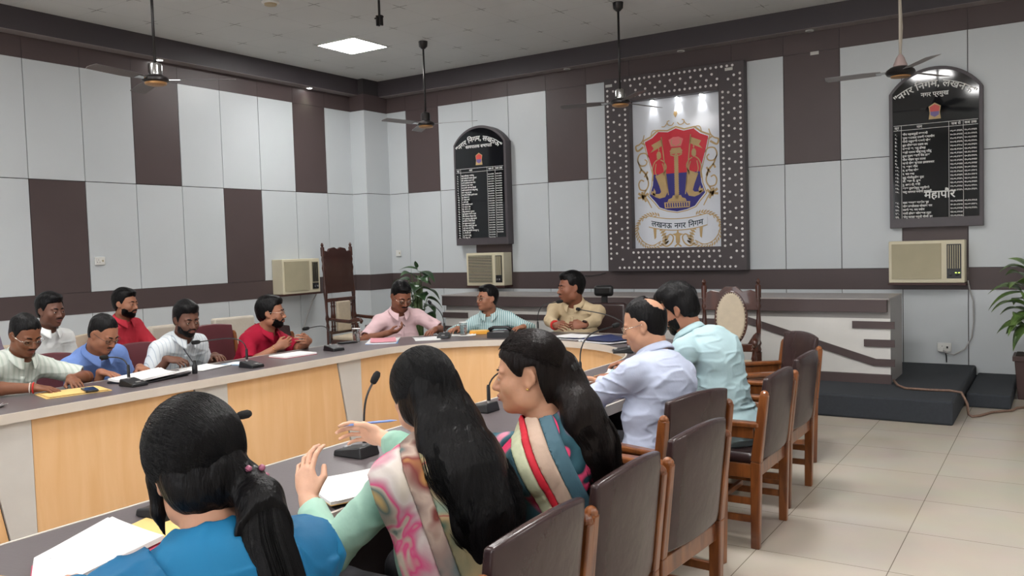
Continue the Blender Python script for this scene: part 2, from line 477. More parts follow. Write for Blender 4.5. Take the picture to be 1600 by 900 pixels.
def hand_solid(F, Wr, fd, pn, side, curl=0.3, s=1.0, spread=0.12, thumb=0.5, fingers=(1, 1, 1, 1)):
    """palm, thumb and four separate fingers; fd = wrist to knuckles, pn = out of the palm, side = +1 right hand / -1 left hand"""
    fd = nrm(fd); pn = nrm(pn - fd * (pn @ fd)); ax = np.cross(fd, pn) * side   # ax points to the thumb side
    if not hasattr(curl, '__len__'): curl = [curl] * 4
    R = np.column_stack([ax, fd, pn])
    F.ell(Wr + fd * 0.045 * s, (0.040 * s, 0.052 * s, 0.0155 * s), k=0.012, R=R)
    F.ell(Wr + fd * 0.030 * s + ax * 0.020 * s + pn * 0.006 * s, (0.018 * s, 0.032 * s, 0.014 * s), k=0.01, R=R)
    F.cone(Wr - fd * 0.02 * s, Wr + fd * 0.03 * s, 0.024 * s, 0.020 * s, k=0.015)
    L = [(0.026, 0.046, 0.027, 0.021, 0.0090), (0.0085, 0.050, 0.031, 0.023, 0.0092), (-0.010, 0.047, 0.029, 0.022, 0.0086), (-0.0275, 0.036, 0.022, 0.018, 0.0078)]
    for i, (o, l1, l2, l3, r) in enumerate(L):
        base = Wr + fd * (0.086 - 0.006 * abs(i - 1)) * s + ax * o * s - pn * 0.002
        d0 = nrm(fd + ax * spread * (1.5 - i) * 0.7)
        c = curl[i]; p = base
        F.cone(base - fd * 0.03 * s, base, r * 1.05 * s, r * 1.06 * s, k=0.006)
        for j, (l, a) in enumerate(((l1, 0.9), (l2, 1.25), (l3, 0.8))):
            ang = sum((0.9, 1.25, 0.8)[:j + 1]) * c
            d = d0 * math.cos(ang) + pn * math.sin(ang)
            q = p + d * l * s
            F.cone(p, q, r * (1 - 0.08 * j) * s, r * (0.93 - 0.1 * j) * s, k=0.0025)
            p = q
    b = Wr + fd * 0.022 * s + ax * 0.028 * s + pn * 0.006 * s
    d1 = nrm(fd * 0.75 + ax * (0.75 - 0.4 * thumb) + pn * 0.55 * thumb); d2 = nrm(fd * 0.95 + ax * (0.25 - 0.5 * thumb) + pn * 0.4 * thumb)
    m = b + d1 * 0.042 * s; e = m + d2 * 0.032 * s
    F.cone(b, m, 0.0135 * s, 0.0105 * s, k=0.008); F.cone(m, e, 0.0105 * s, 0.0085 * s, k=0.003)

def ik(S, Wt, l1, l2, pole):
    v = Wt - S; d = np.linalg.norm(v)
    if d > (l1 + l2) * 0.985:
        k = d / ((l1 + l2) * 0.985); l1 *= k; l2 *= k
    u = v / d; a = (l1 * l1 - l2 * l2 + d * d) / (2 * d); h = math.sqrt(max(l1 * l1 - a * a, 0))
    pole = np.array(pole, float); pp = nrm(pole - u * (pole @ u))
    return S + u * a + pp * h

def fold_noise(amp, freq, stretch=(1, 1, 1), seed=0.0):
    st = np.array(stretch, float)
    def f(P):
        w = P + 0.03 * np.stack([vnoise(P * 6 + 1), vnoise(P * 6 + 9), vnoise(P * 6 + 17)], 1)
        a = np.abs(vnoise(w * st * freq + seed)); b = np.abs(vnoise(w * st * freq * 1.9 + seed + 7)); c = vnoise(w * st * freq * 0.5 + seed + 3)
        return -amp * (1.1 * np.clip(1 - a * 7, 0, 1) ** 1.5 + 0.6 * np.clip(1 - b * 6, 0, 1) ** 1.5 + 0.9 * c)
    return f

def grid_patch(pts_fn, nu, nv):
    vs = []; q = []
    for i in range(nu):
        for j in range(nv): vs.append(pts_fn(i / (nu - 1), j / (nv - 1)))
    for i in range(nu - 1):
        for j in range(nv - 1): q.append((i * nv + j, (i + 1) * nv + j, (i + 1) * nv + j + 1, i * nv + j + 1))
    return np.array(vs), np.array(q)

def sheet(name, fn, nu, nv, m, parent, thick=0.003, wrap=None, wrap_axis=None, off=0.002):
    vs, q = grid_patch(fn, nu, nv)
    o = raw_mesh(name, vs, q, m, parent)
    if wrap is not None:
        w = o.modifiers.new('wrap', 'SHRINKWRAP'); w.target = wrap; w.offset = off
        if wrap_axis:
            w.wrap_method = 'PROJECT'; w.use_negative_direction = True; w.use_positive_direction = True
            w.use_project_x = wrap_axis == 'x'; w.use_project_y = wrap_axis == 'y'; w.use_project_z = wrap_axis == 'z'
        w.wrap_mode = 'ABOVE_SURFACE'
    sd = o.modifiers.new('solid', 'SOLIDIFY'); sd.thickness = thick; sd.offset = 0
    return o

class Person:
    def __init__(s, label, pelvis, heading, head, gaze, pitch=0.0, roll=0.0, hs=1.0, sh=0.168, girth=1.0, hands=None, sleeve='short', woman=False,
                 skin=None, shirt=None, jaw=1.0, fw=1.0, h=0.005, poles=None, twist=0.0, shrug=0.0, legs=True, trouser=None, collar=True, vneck=0.10,
                 wrinkle=0.0035, wst=(1, 1, 1.7), pz=0.56, group=None, sleeve_end=0.86, neck_off=(0, -0.042, -0.143), hunch=0.03, low=0.47, fine=None, hand_scale=1.0, lips=None, lids=0.6):
        s.o = thing('person', label, 'person', (pelvis[0], pelvis[1], 0), rad(heading - 90), group)
        s.A = rad(heading - 90); s.base = V(pelvis[0], pelvis[1], 0); s.skin = skin
        c, sn = math.cos(-s.A), math.sin(-s.A)
        s.L = lambda p: V(c * (p[0] - pelvis[0]) - sn * (p[1] - pelvis[1]), sn * (p[0] - pelvis[0]) + c * (p[1] - pelvis[1]), p[2])
        s.Ld = lambda p: V(c * p[0] - sn * p[1], sn * p[0] + c * p[1], p[2])
        s.W = lambda P: (P[..., 0] * math.cos(s.A) - P[..., 1] * math.sin(s.A) + pelvis[0], P[..., 0] * math.sin(s.A) + P[..., 1] * math.cos(s.A) + pelvis[1])
        Hc = s.L(head)
        Rh = Rz(rad(gaze - heading)) @ Rx(-rad(pitch)) @ Ry(rad(roll))
        s.H = HeadFrame(Hc, Rh, hs)
        Pp = V(0, 0, pz)
        half = Rz(rad(gaze - heading) * 0.3) @ Rx(-rad(pitch) * 0.5)
        nb = Hc + half @ (V(*neck_off) * hs)
        s.nb = nb; s.Pp = Pp
        spine = nb - Pp; sp = nrm(spine)
        ax = nrm(Rz(rad(twist)) @ V(1, 0, 0)); ax = nrm(ax - sp * (ax @ sp) * 0.8); fw_ = np.cross(sp, ax)
        RB = np.column_stack([ax, fw_, sp])
        chest = Pp + spine * 0.70 - fw_ * hunch; belly = Pp + spine * 0.36 - fw_ * hunch * 0.4 + fw_ * 0.02 * (girth - 1) * 10
        s.girth = girth; s.woman = woman; s.ax = ax; s.fwd = fw_; s.sp = sp; s.RB = RB; s.chest = chest; s.belly = belly
        sho = {}
        for side in (-1, 1):
            sho[side] = nb + ax * side * sh - sp * (0.085 - shrug) - fw_ * 0.012
        s.sho = sho
        arms = {}
        hands = hands or {}
        for side in (-1, 1):
            hd = hands.get(side)
            l1, l2 = (0.285, 0.255) if not woman else (0.262, 0.235)
            if hd is None:
                Wt = V(side * 0.17, 0.33, 0.60); fd = V(-side * 0.2, 1, -0.25); pn = V(0, 0, -1); hd = dict(curl=0.35); hd['w'] = None
            else:
                Wt = s.L(hd['w']); fd = s.Ld(hd['d']); pn = s.Ld(hd['n'])
            pole = hd.get('pole', (side * 0.38, -0.40, -0.75))
            E = ik(sho[side], Wt, l1, l2, pole)
            if hd['w'] is not None:
                for lift in np.linspace(0, 1.3, 14):      # raise the elbow until the forearm clears the table top
                    E = ik(sho[side], Wt, l1, l2, (pole[0] * (1 + lift), pole[1], pole[2] + lift))
                    if all(not s.over(q) or q[2] > 0.752 + 0.036 - 0.008 * k_ for k_, q in ((k_, E + (Wt - E) * k_) for k_ in np.linspace(0, 1, 9))): break
            arms[side] = (sho[side], E, Wt, fd, pn, hd)
        s.arms = arms
        # bounds
        pts = [Hc + V(0, 0, 0.13), Hc - V(0, 0, 0.13), Pp] + [a for k in arms.values() for a in k[:3]] + [arms[k][2] + nrm(arms[k][3]) * 0.2 * hand_scale for k in arms]
        pts = np.array(pts); lo = pts.min(0) - 0.17; hi = pts.max(0) + 0.17; lo[2] = max(lo[2], low)
        s.lo, s.hi = lo, hi
        # ---- the body, one continuous surface
        F = Field(lo, hi, h)
        g = girth
        F.ell(Pp, (0.150, 0.11, 0.11), k=0.05)
        F.ell(belly, (0.130 * g, 0.095 * g, 0.15), k=0.06, R=RB)
        F.ell(chest, (0.140, 0.098, 0.15), k=0.06, R=RB)
        nr = 0.053 if not woman else 0.045
        F.cone(nb - sp * 0.03, s.H.p(0, -0.022, -0.05), nr * 1.12 * min(g, 1.25), nr * hs * min(g, 1.22), k=0.03)
        for side in (-1, 1):
            S, E, Wt, fd, pn, hd = arms[side]
            F.cone(nb - sp * 0.030, S, 0.044, 0.044, k=0.04)
            ar = 0.047 if not woman else 0.042
            F.cone(S, E, ar, ar * 0.82, k=0.03)
            mid = E + (Wt - E) * 0.3
            F.cone(E, mid, ar * 0.82, ar * 0.86, k=0.015); F.cone(mid, Wt, ar * 0.86, 0.0255 * hand_scale, k=0.015)
            cu = hd.get('curl', 0.3)
            hand_solid(F, Wt, fd, pn, side, cu, s=hand_scale, spread=hd.get('spread', 0.12), thumb=hd.get('thumb', 0.5))
        head_solid(F, s.H, w=fw, jaw=jaw, lid=lids)
        s.rest_on_table(F)
        s.body = F.mesh('body', skin, s.o, smooth=1)
        # ---- face details
        for sx in (-1, 1):
            me = MB()
            n = 12; r = 0.0118 * hs; prof = [(r * math.sin(math.pi * i / n), r * math.cos(math.pi * i / n)) for i in range(1, n)]
            me.lathe(prof, n=14)
            e = me.build('eye', [M_EYEW, M_EYED], s.o, smooth=True)
            for p in e.data.polygons:
                if p.center.z > r * 0.80: p.material_index = 1
            Re = s.H.R @ Rx(-rad(90)) @ Rx(-rad(0 if pitch < 15 else 25))
            ctr = s.H.p(sx * 0.031, 0.0785, -0.0025)
            e.matrix_local = Matrix.Translation(Vector(ctr)) @ Matrix([list(map(float, r_)) for r_ in (s.H.R @ Rx(-math.pi / 2))]).to_4x4()
            b = MB()
            pts = [s.H.p(sx * x, y + 0.003, z) for x, y, z in ((0.012, 0.0875, 0.0185), (0.024, 0.0870, 0.0235), (0.037, 0.0795, 0.0235), (0.048, 0.068, 0.017))]
            t = 0.0042 if not woman else 0.0028
            b.tube(pts, [t * 0.7 * hs, t * hs, t * 0.9 * hs, t * 0.35 * hs], n=6)
            b.build('eyebrow', M_HAIR, s.o, smooth=True)
        lm = MB()
        for zz, rr, yy in ((-0.0578, 0.0036, 0.0995), (-0.0682, 0.0044, 0.0975)):
            lm.tube([s.H.p(x, yy - 9.0 * x * x - 0.0015, zz + (0.0012 if abs(x) < 0.004 and rr < 0.004 else 0.0)) for x in (-0.020, -0.012, -0.005, 0.0, 0.005, 0.012, 0.020)], [0.001 * hs] + [rr * hs * q for q in (0.8, 1, 0.9, 1, 0.8)] + [0.001 * hs], n=8)
        lm.build('lips', lips or M_LIP, s.o, smooth=True)
        # ---- shirt
        if shirt is not None:
            G = Field(lo, hi, h)
            s.torso(G, g, woman, low)
            for side in (-1, 1):
                S, E, Wt = arms[side][:3]
                if sleeve == 'short':
                    u = nrm(E - S); q = S + (E - S) * sleeve_end
                    G.cone(S, E + u * 0.05, 0.059, 0.066, k=0.045, cut=(q, u))
                    G.cone(q - u * 0.035, E + u * 0.06, 0.048, 0.060, k=0.0, mode='sub')
                else:
                    u = nrm(Wt - E)
                    G.cone(S, E, 0.060, 0.054, k=0.045)
                    q = Wt - u * (0.012 if sleeve == 'long' else 0.05)
                    G.cone(E, Wt + u * 0.02, 0.056, 0.038, k=0.02, cut=(q, u))
                    G.cone(q - u * 0.03, Wt + u * 0.05, 0.031, 0.032, k=0.0, mode='sub')
            G.ell(s.H.p(0, 0.0, -0.06), (0.075 * hs, 0.085 * hs, 0.085 * hs), k=0.01, R=s.H.R, mode='sub')
            G.cone(nb + sp * 0.012, nb + sp * 0.12, nr * 1.22 * min(max(g, 1), 1.2), nr * 1.5, k=0.01, mode='sub')
            if vneck:
                a = nb + fw_ * 0.11 + sp * 0.02; b = nb + fw_ * (0.15) - sp * vneck
                G.cone(a, b, 0.040, 0.004, k=0.004, mode='sub')
            if wrinkle:
                G.disp(fold_noise(wrinkle, 7.0, wst, seed=pelvis[0] * 3))
            s.rest_on_table(G)
            s.shirt = G.mesh('shirt' if not woman else 'kurta', shirt, s.o, smooth=1)
            if collar: s.make_collar(shirt, nr)
        if legs: s.make_legs(trouser or M_TROUSER)
    def over(s, q, m=0.0):
        x, y = s.W(np.asarray(q, float))
        r = np.where(y > 5.05, np.hypot(x + 3.57, y - 5.05), np.abs(x + 3.57))
        ok = (r > 1.05 - m) & (r < 1.70 + m)
        return bool(ok) if ok.ndim == 0 else ok
    def rest_on_table(s, F):
        '''flesh and cloth resting on the table top flatten against it'''
        k0 = int((0.70 - F.lo[2]) / F.h); k1 = int((0.756 - F.lo[2]) / F.h) + 2
        if k0 < 0 or k1 > F.n[2]: return
        ax = [F.lo[i] + F.h * np.arange(F.n[i]) for i in (0, 1)]
        X, Y = np.meshgrid(*ax, indexing='ij'); ov = s.over(np.stack([X, Y], -1), 0.006)
        z = F.lo[2] + F.h * np.arange(k0, k1)
        lim = np.where(z > 0.73, 0.7525 - z, z - 0.698).astype(np.float32)
        blk = F.D[:, :, k0:k1]
        blk[ov] = np.maximum(blk[ov], lim[None, :])
    def fold_extra(s, G): pass
    def torso(s, G, g, woman, low):
        Pp, RB, nb, sp, ax, fw_ = s.Pp, s.RB, s.nb, s.sp, s.ax, s.fwd
        G.ell(Pp - V(0, 0, 0.02), (0.185 * g, 0.145 * g, 0.14), k=0.05)
        G.ell(s.belly, (0.160 * g, 0.125 * g, 0.17), k=0.06, R=RB)
        G.ell(s.chest, (0.168, 0.118 * max(g, 1) ** 0.5, 0.165), k=0.06, R=RB)
        if woman:
            for side in (-1, 1): G.ell(s.chest + s.fwd * 0.085 + s.ax * side * 0.07 - sp * 0.02, (0.062, 0.055, 0.062), k=0.04, R=RB)
        for side in (-1, 1): G.cone(nb - sp * 0.022, s.sho[side], 0.054, 0.056, k=0.05)
    def band_over(s, name, m, n, off, half, dil, seed=0.0, amp=0.004, zmin=0.5, front=True, cut=None, h=0.006):
        '''strip of cloth lying over the torso between two parallel planes'''
        F = Field(s.lo, s.hi, h)
        s.torso(F, s.girth, s.woman, 0.45)
        for side in (-1, 1):
            S, E = s.arms[side][:2]; F.cone(S, E, 0.060, 0.055, k=0.045)
        inner = F.D.copy() + 0.006
        F.D -= dil
        n = nrm(np.array(n, float)); c = s.nb
        F.disp(fold_noise(amp, 9.0, (1.5, 1.5, 0.4), seed), 0.04)
        F.D = np.maximum(F.D, -inner)
        F.clip(c + n * (off + half), n); F.clip(c + n * (off - half), -n)
        F.clip(V(0, 0, zmin), V(0, 0, -1))
        if not front: F.clip(s.nb + s.fwd * 0.02, s.fwd)
        if cut is not None: F.clip(*cut)
        F.cone(s.nb + s.sp * 0.0, s.nb + s.sp * 0.2, 0.062, 0.062, k=0.01, mode='sub')
        return F.mesh(name, m, s.o, smooth=1)
    def make_collar(s, m, nr):
        H = s.H; top = nb0 = s.nb; a = nrm(H.p(0, -0.022, -0.05) - (s.nb - s.sp * 0.03))
        fw = nrm(s.fwd - a * (s.fwd @ a)); x = np.cross(fw, a)
        R = nr * 1.22 * min(max(s.girth, 1), 1.2)
        def fn(u, v):
            th = (u - 0.5) * 2 * math.pi * 0.90       # 0 = back of the neck
            f = abs(u - 0.5) * 2
            pt = max(0, (f - 0.72) / 0.28)
            r = R + 0.003 + v * (0.024 + 0.016 * pt)
            z = 0.062 - 0.010 * f - v * (0.034 + 0.030 * pt) + 0.006 * math.sin(v * math.pi)
            back = -math.cos(th)
            p = nb0 + x * (math.sin(th) * r) + fw * (back * r * 1.0 + 0.012) + a * (z - 0.028 * (back * 0.5 + 0.5) - 0.004)
            return p
        sheet('collar', fn, 41, 7, m, s.o, thick=0.004)
    def make_legs(s, m):
        F = Field((-0.36, -0.24, 0.05), (0.36, 0.66, 0.68), 0.013)
        F.ell((0, -0.01, 0.56), (0.17, 0.13, 0.10), k=0.04)
        sh = MB()
        for side in (-1, 1):
            k = V(side * 0.12, 0.40, 0.53); a = V(side * 0.12, 0.36, 0.10)
            F.cone((side * 0.09, 0.02, 0.545), k, 0.085, 0.066, k=0.04); F.cone(k, a, 0.064, 0.052, k=0.03)
        F.mesh('trousers', m, s.o, smooth=2)
        for side in (-1, 1):
            G = Field((side * 0.12 - 0.08, 0.25, -0.01), (side * 0.12 + 0.08, 0.60, 0.16), 0.012)
            G.ell((side * 0.12, 0.35, 0.05), (0.042, 0.06, 0.048), k=0.03); G.ell((side * 0.12, 0.45, 0.038), (0.046, 0.10, 0.036), k=0.03)
            G.cone((side * 0.12, 0.35, 0.06), (side * 0.12, 0.35, 0.12), 0.038, 0.038, k=0.02)
            G.clip((0, 0, 0.004), (0, 0, -1))
            G.mesh('shoe', M_SHOE, s.o, smooth=1)
    # ---- hair
    def headfield(s, h=0.004, pad=0.03, down=0.15):
        c = s.H.c; k = s.H.k
        return Field(c - V(0.13, 0.15, down) * k - pad, c + V(0.13, 0.15, 0.16) * k + pad, h)
    def region(s, F, fn):
        g = np.meshgrid(*[F.lo[i] + F.h * np.arange(F.n[i]) for i in range(3)], indexing='ij')
        P = np.stack([a.ravel() for a in g], 1); Q = s.H.inv(P)
        F.D = np.maximum(F.D, (fn(Q) * s.H.k).reshape(F.n).astype(np.float32))
    def short_hair(s, thick=0.012, recede=0.0, crown=None, m=None, quiff=0.0, rough=0.006, bald_top=False, part=0.0, sideburn=0.0, puff=1.0):
        F = s.headfield(0.004)
        k = s.H.k
        F.ell(s.H.p(0, -0.018, 0.040), ((0.0735 + thick * 0.55) * k, (0.0955 + thick * 0.7) * k, (0.083 + thick * puff) * k), k=0, R=s.H.R)
        F.ell(s.H.p(0, -0.030, -0.010), ((0.068 + thick * 0.4) * k, (0.072 + thick * 0.4) * k, 0.075 * k), k=0.02, R=s.H.R)
        if quiff: F.ell(s.H.p(part, 0.050, 0.098), (0.050 * k, 0.036 * k, quiff * k), k=0.03, R=s.H.R)
        ys = [-0.13, -0.06, -0.028, -0.005, 0.012, 0.026, 0.045, 0.075, 0.12]; zs = [-0.075, -0.072, -0.045, 0.024, -0.006 - sideburn, 0.010, 0.050 + recede * 0.6, 0.068 + recede, 0.068 + recede]
        def reg(Q):
            zl = np.interp(Q[:, 1], ys, zs) + 3.0 * Q[:, 0] ** 2 * (Q[:, 1] > 0.04)
            r = (zl - Q[:, 2]) * 0.8 + 0.010 * vnoise(Q * V(130, 60, 20) + 3) + 0.008 * vnoise(Q * 40)
            if bald_top:
                e = np.sqrt((Q[:, 0] / bald_top[2]) ** 2 + ((Q[:, 1] + bald_top[0]) / bald_top[2]) ** 2 + ((Q[:, 2] - bald_top[1]) / bald_top[2]) ** 2)
                r = np.maximum(r, (1 - e) * 0.04 + 0.012 * vnoise(Q * 90))
            return r
        s.region(F, reg)
        sd = s.H.c[0] * 10
        F.disp(lambda P: rough * (vnoise(s.H.inv(P) * V(70, 25, 25) + sd) + 0.8 * vnoise(s.H.inv(P) * V(22, 16, 16) + sd + 4)), 0.02)
        o = F.mesh('hair', m or M_HAIR, s.o, smooth=1)
        s.hair = o
        return o
    def beard(s, full=True, thick=0.0025, stubble=False):
        F = s.headfield(0.0035)
        head_solid(F, s.H, d=thick, ears=False, nose=False)
        F.ell(s.H.p(0, 0.084, -0.054), (0.030 * s.H.k, 0.014 * s.H.k, 0.014 * s.H.k), k=0.01, R=s.H.R)
        def reg(Q):
            x, y, z = Q[:, 0], Q[:, 1], Q[:, 2]
            top = np.interp(np.abs(x), [0, 0.022, 0.034, 0.05, 0.066, 0.08], [-0.043, -0.046, -0.062, -0.060, -0.040, -0.012])
            r = np.maximum(z - top, 0.012 - y * 0.9) + 0.003 * vnoise(Q * 120)
            mouth = 0.0085 - np.sqrt((x / 2.6) ** 2 + (z + 0.0635) ** 2)
            r = np.maximum(r, mouth)
            return r
        s.region(F, reg)
        F.disp(lambda P: 0.0015 * vnoise(P * 200), 0.02)
        return F.mesh('beard', M_HAIR, s.o, smooth=1)
    def moustache(s, w=0.030, t=0.0065, m=None):
        b = MB(); H = s.H
        b.tube([H.p(x, 0.0995 - 11 * x * x, -0.0475 - 5 * x * x) for x in np.linspace(-w, w, 9)], [t * H.k * q for q in (0.35, 0.7, 0.95, 1.0, 0.85, 1.0, 0.95, 0.7, 0.35)], n=8)
        return b.build('moustache', m or M_HAIR, s.o, smooth=True)
    def glasses(s, m=None, r=(0.021, 0.015), rim=0.0011, round_=1.0):
        H = s.H; b = MB(); m = m or M_WIRE
        for sx in (-1, 1):
            loop = []
            for i in range(25):
                a = 2 * math.pi * i / 24; ca, sa = math.cos(a), math.sin(a)
                x = sx * 0.033 + r[0] * math.copysign(abs(ca) ** 0.75, ca); z = -0.003 + r[1] * math.copysign(abs(sa) ** 0.75, sa)
                loop.append(H.p(x, 0.1015 - 3.0 * max(0, abs(x) - 0.03) ** 1 * 0.25, z))
            b.tube(loop, rim * H.k, n=6, cap=False)
            b.tube([H.p(sx * 0.053, 0.095, 0.003), H.p(sx * 0.072, 0.080, 0.005), H.p(sx * 0.0785, 0.035, 0.006), H.p(sx * 0.0785, -0.004, 0.008), H.p(sx * 0.077, -0.018, -0.004)], 0.0013 * H.k, n=6)
            l = MB(); vs = loop[:24]; c = sum(vs) / 24
            l.add([c] + vs, [(0, 1 + i, 1 + (i + 1) % 24) for i in range(24)])
            lo = l.build('lens', M_LENS, None)
            sd = lo.modifiers.new('solid', 'SOLIDIFY'); sd.thickness = 0.0012
            s._lens = getattr(s, '_lens', []) + [lo]
        b.tube([H.p(x, 0.103 + 0.004 * (1 - abs(x) / 0.012), 0.003 + 0.002 * (1 - abs(x) / 0.012)) for x in (-0.012, -0.006, 0, 0.006, 0.012)], rim * H.k, n=6)
        fr = b.build('spectacles', m, s.o, smooth=True)
        for lo in s._lens: lo.parent = fr
        return fr
    def placket(s, m, x=0.0, w=0.032, top=0.09, bot=0.50):
        f, a, p, nb = s.fwd, s.ax, s.sp, s.nb
        sh = s.shirt
        def fn(u, v):
            q = nb - p * (top + (bot - top) * u) + a * ((v - 0.5) * w + x) + f * 0.30
            return q
        vs, q = grid_patch(fn, 24, 3)
        return s.project('placket', vs, q, m)
    def pocket(s, m, x=-0.075, z=0.16, w=0.10, hgt=0.11):
        f, a, p, nb = s.fwd, s.ax, s.sp, s.nb
        vs, q = grid_patch(lambda u, v: nb - p * (z + hgt * u) + a * (x + (v - 0.5) * w) + f * 0.30, 8, 8)
        return s.project('pocket', vs, q, m)
    def project(s, name, vs, q, m, direction=None, off=0.0025, thick=0.003, onto=None, rng=0.45):
        """drop a cloth patch onto the shirt along a direction"""
        from mathutils.bvhtree import BVHTree
        o = onto or s.shirt
        key = '_bvh' + o.name
        if not hasattr(s, key):
            me = o.data; co = np.zeros(len(me.vertices) * 3); me.vertices.foreach_get('co', co)
            setattr(s, key, BVHTree.FromPolygons([Vector(c) for c in co.reshape(-1, 3)], [tuple(p.vertices) for p in me.polygons]))
        bv = getattr(s, key); d = Vector(-s.fwd if direction is None else direction).normalized()
        out = []; miss = []
        for i, v in enumerate(vs):
            hit = bv.ray_cast(Vector(v), d, rng)
            if hit[0] is None: out.append(None); miss.append(i)
            else: out.append(hit[0] - d * off)
        good = [i for i in range(len(vs)) if out[i] is not None]
        if not good: return None
        keep = [f for f in q if all(out[i] is not None for i in f)]
        for i in miss: out[i] = out[good[0]]
        if not keep: return None
        used = sorted({i for f in keep for i in f}); mp = {i: k for k, i in enumerate(used)}
        ob = raw_mesh(name, [tuple(out[i]) for i in used], np.array([[mp[i] for i in f] for f in keep]), m, s.o)
        sd = ob.modifiers.new('solid', 'SOLIDIFY'); sd.thickness = thick; sd.offset = 0
        return ob
    def bracelet(s, side, name, m, off=0.03, r=0.030, t=0.0035, watch=None):
        S, E, Wt = s.arms[side][:3]; u = nrm(Wt - E); c = Wt - u * off; Rf = frame(u)
        b = MB()
        b.tube([c + Rf[:, 0] * r * math.cos(a) + Rf[:, 1] * r * math.sin(a) for a in np.linspace(0, 2 * math.pi, 25)], t, n=8, cap=False)
        o = b.build(name, m, s.o, smooth=True)
        if watch is not None:
            n = nrm(s.Ld(watch)); n = nrm(n - u * (n @ u)); f2 = np.column_stack([np.cross(n, u), u, n])
            w = MB(); M4 = Matrix([list(map(float, r_)) for r_ in f2]).to_4x4()
            w.lathe([(0.019, 0), (0.021, 0.003), (0.021, 0.009), (0.018, 0.012)], n=20, M=M4)
            dial = w.build('watch_face', M_EYED, None, smooth='auto'); dial.location = Vector(c + n * r * 0.95); dial.parent = o
        return o

def hair_flow(P, name, m, starts, gather, tail, tail_w, n, radius=0.0009, wave=0.0, wfreq=3.0, rr=(0.083, 0.103, 0.097), c0=(0, -0.014, 0.036), seed=1, T1=12, T2=22, reg=None):
    """strands combed over the skull from start directions to a gathering direction, then down a tail path"""
    rng = np.random.RandomState(seed); H = P.H
    S0 = starts(rng, n * 2); S0 = S0 / np.linalg.norm(S0, axis=1, keepdims=True)
    if reg is not None:
        gg = nrm(np.array(gather, float)); ok = np.ones(len(S0), bool)
        for tt in (0, 0.05, 0.1, 0.16, 0.22, 0.3, 0.4, 0.5):
            dd = S0 * (1 - tt) + gg * tt; dd /= np.linalg.norm(dd, axis=1, keepdims=True) + 1e-9
            ok &= reg(dd * np.array(rr) + np.array(c0)) < -0.003
        S0 = S0[ok]
    S0 = S0[:n]; n = len(S0)
    g = nrm(np.array(gather, float)); g = nrm(g)
    G = g + rng.normal(0, 0.10, (n, 3)); G /= np.linalg.norm(G, axis=1, keepdims=True)
    t = np.linspace(0, 1, T1)[None, :, None]
    D = S0[:, None, :] * (1 - t) + G[:, None, :] * t; D /= np.linalg.norm(D, axis=2, keepdims=True) + 1e-9
    lift = 1.0 + 0.015 * rng.rand(n)[:, None, None]
    Q = D * np.array(rr) * lift + np.array(c0)
    A = H.c + (Q * H.k) @ H.R.T
    tp = np.array(tail, float); m_ = len(tp)
    u = np.linspace(0, m_ - 1, T2); i0 = np.clip(u.astype(int), 0, m_ - 2); f = (u - i0)[:, None]
    def cr(i): return tp[np.clip(i, 0, m_ - 1)]
    a, b, c, d = cr(i0 - 1), cr(i0), cr(i0 + 1), cr(i0 + 2)
    C_ = 0.5 * (2 * b + (c - a) * f + (2 * a - 5 * b + 4 * c - d) * f * f + (3 * b - a - 3 * c + d) * f ** 3)
    tw = np.array(tail_w, float); W = np.stack([np.interp(u, np.arange(len(tw)), tw[:, k]) for k in (0, 1)], 1)
    o = rng.uniform(-1, 1, (n, 2)); o /= np.maximum(1, np.linalg.norm(o, axis=1, keepdims=True))
    X, Y = P.ax, P.fwd
    L_ = 1 - 0.25 * rng.rand(n)[:, None, None] ** 2
    B = C_[None] + o[:, 0, None, None] * W[None, :, 0, None] * X + o[:, 1, None, None] * W[None, :, 1, None] * Y
    ph = rng.rand(n)[:, None, None] * 6.28 * 0.35 + (np.round(o[:, 0] * 3) * 1.3)[:, None, None]
    s_ = np.linspace(0, 1, T2)[None, :, None]
    B = B + wave * s_ ** 0.5 * (np.sin(s_ * 6.28 * wfreq + ph) * X + np.cos(s_ * 6.28 * wfreq * 0.9 + ph * 1.7) * Y)
    off = A[:, -1:, :] - B[:, :1, :]
    B = B + off * (1 - np.clip(s_ * 3.5, 0, 1)) ** 2
    return strands(name, np.concatenate([A, B[:, 1:]], 1), radius, m, P.o, n=3)
def hair_cap(P, name, m, extra=None, reg=None, thick=0.010, amp=0.004, h=0.0045, lo=(0.17, 0.2, 0.5), hi=(0.17, 0.17, 0.16), seed=0):
    H = P.H; k = H.k
    F = Field(H.c - V(*lo), H.c + V(*hi), h)
    F.ell(H.p(0, -0.014, 0.036), ((0.074 + thick) * k, (0.094 + thick) * k, (0.083 + thick) * k), k=0, R=H.R)
    F.ell(H.p(0, -0.035, -0.02), ((0.068 + thick) * k, (0.062 + thick) * k, 0.085 * k), k=0.02, R=H.R)
    if reg is not None: P.region(F, reg)
    if extra: extra(F)
    F.disp(lambda p: amp * (vnoise(H.inv(p) * V(75, 75, 9) + seed) + 0.7 * vnoise(H.inv(p) * V(28, 28, 7) + seed + 5)), 0.02)
    return F.mesh(name, m, P.o, smooth=1)

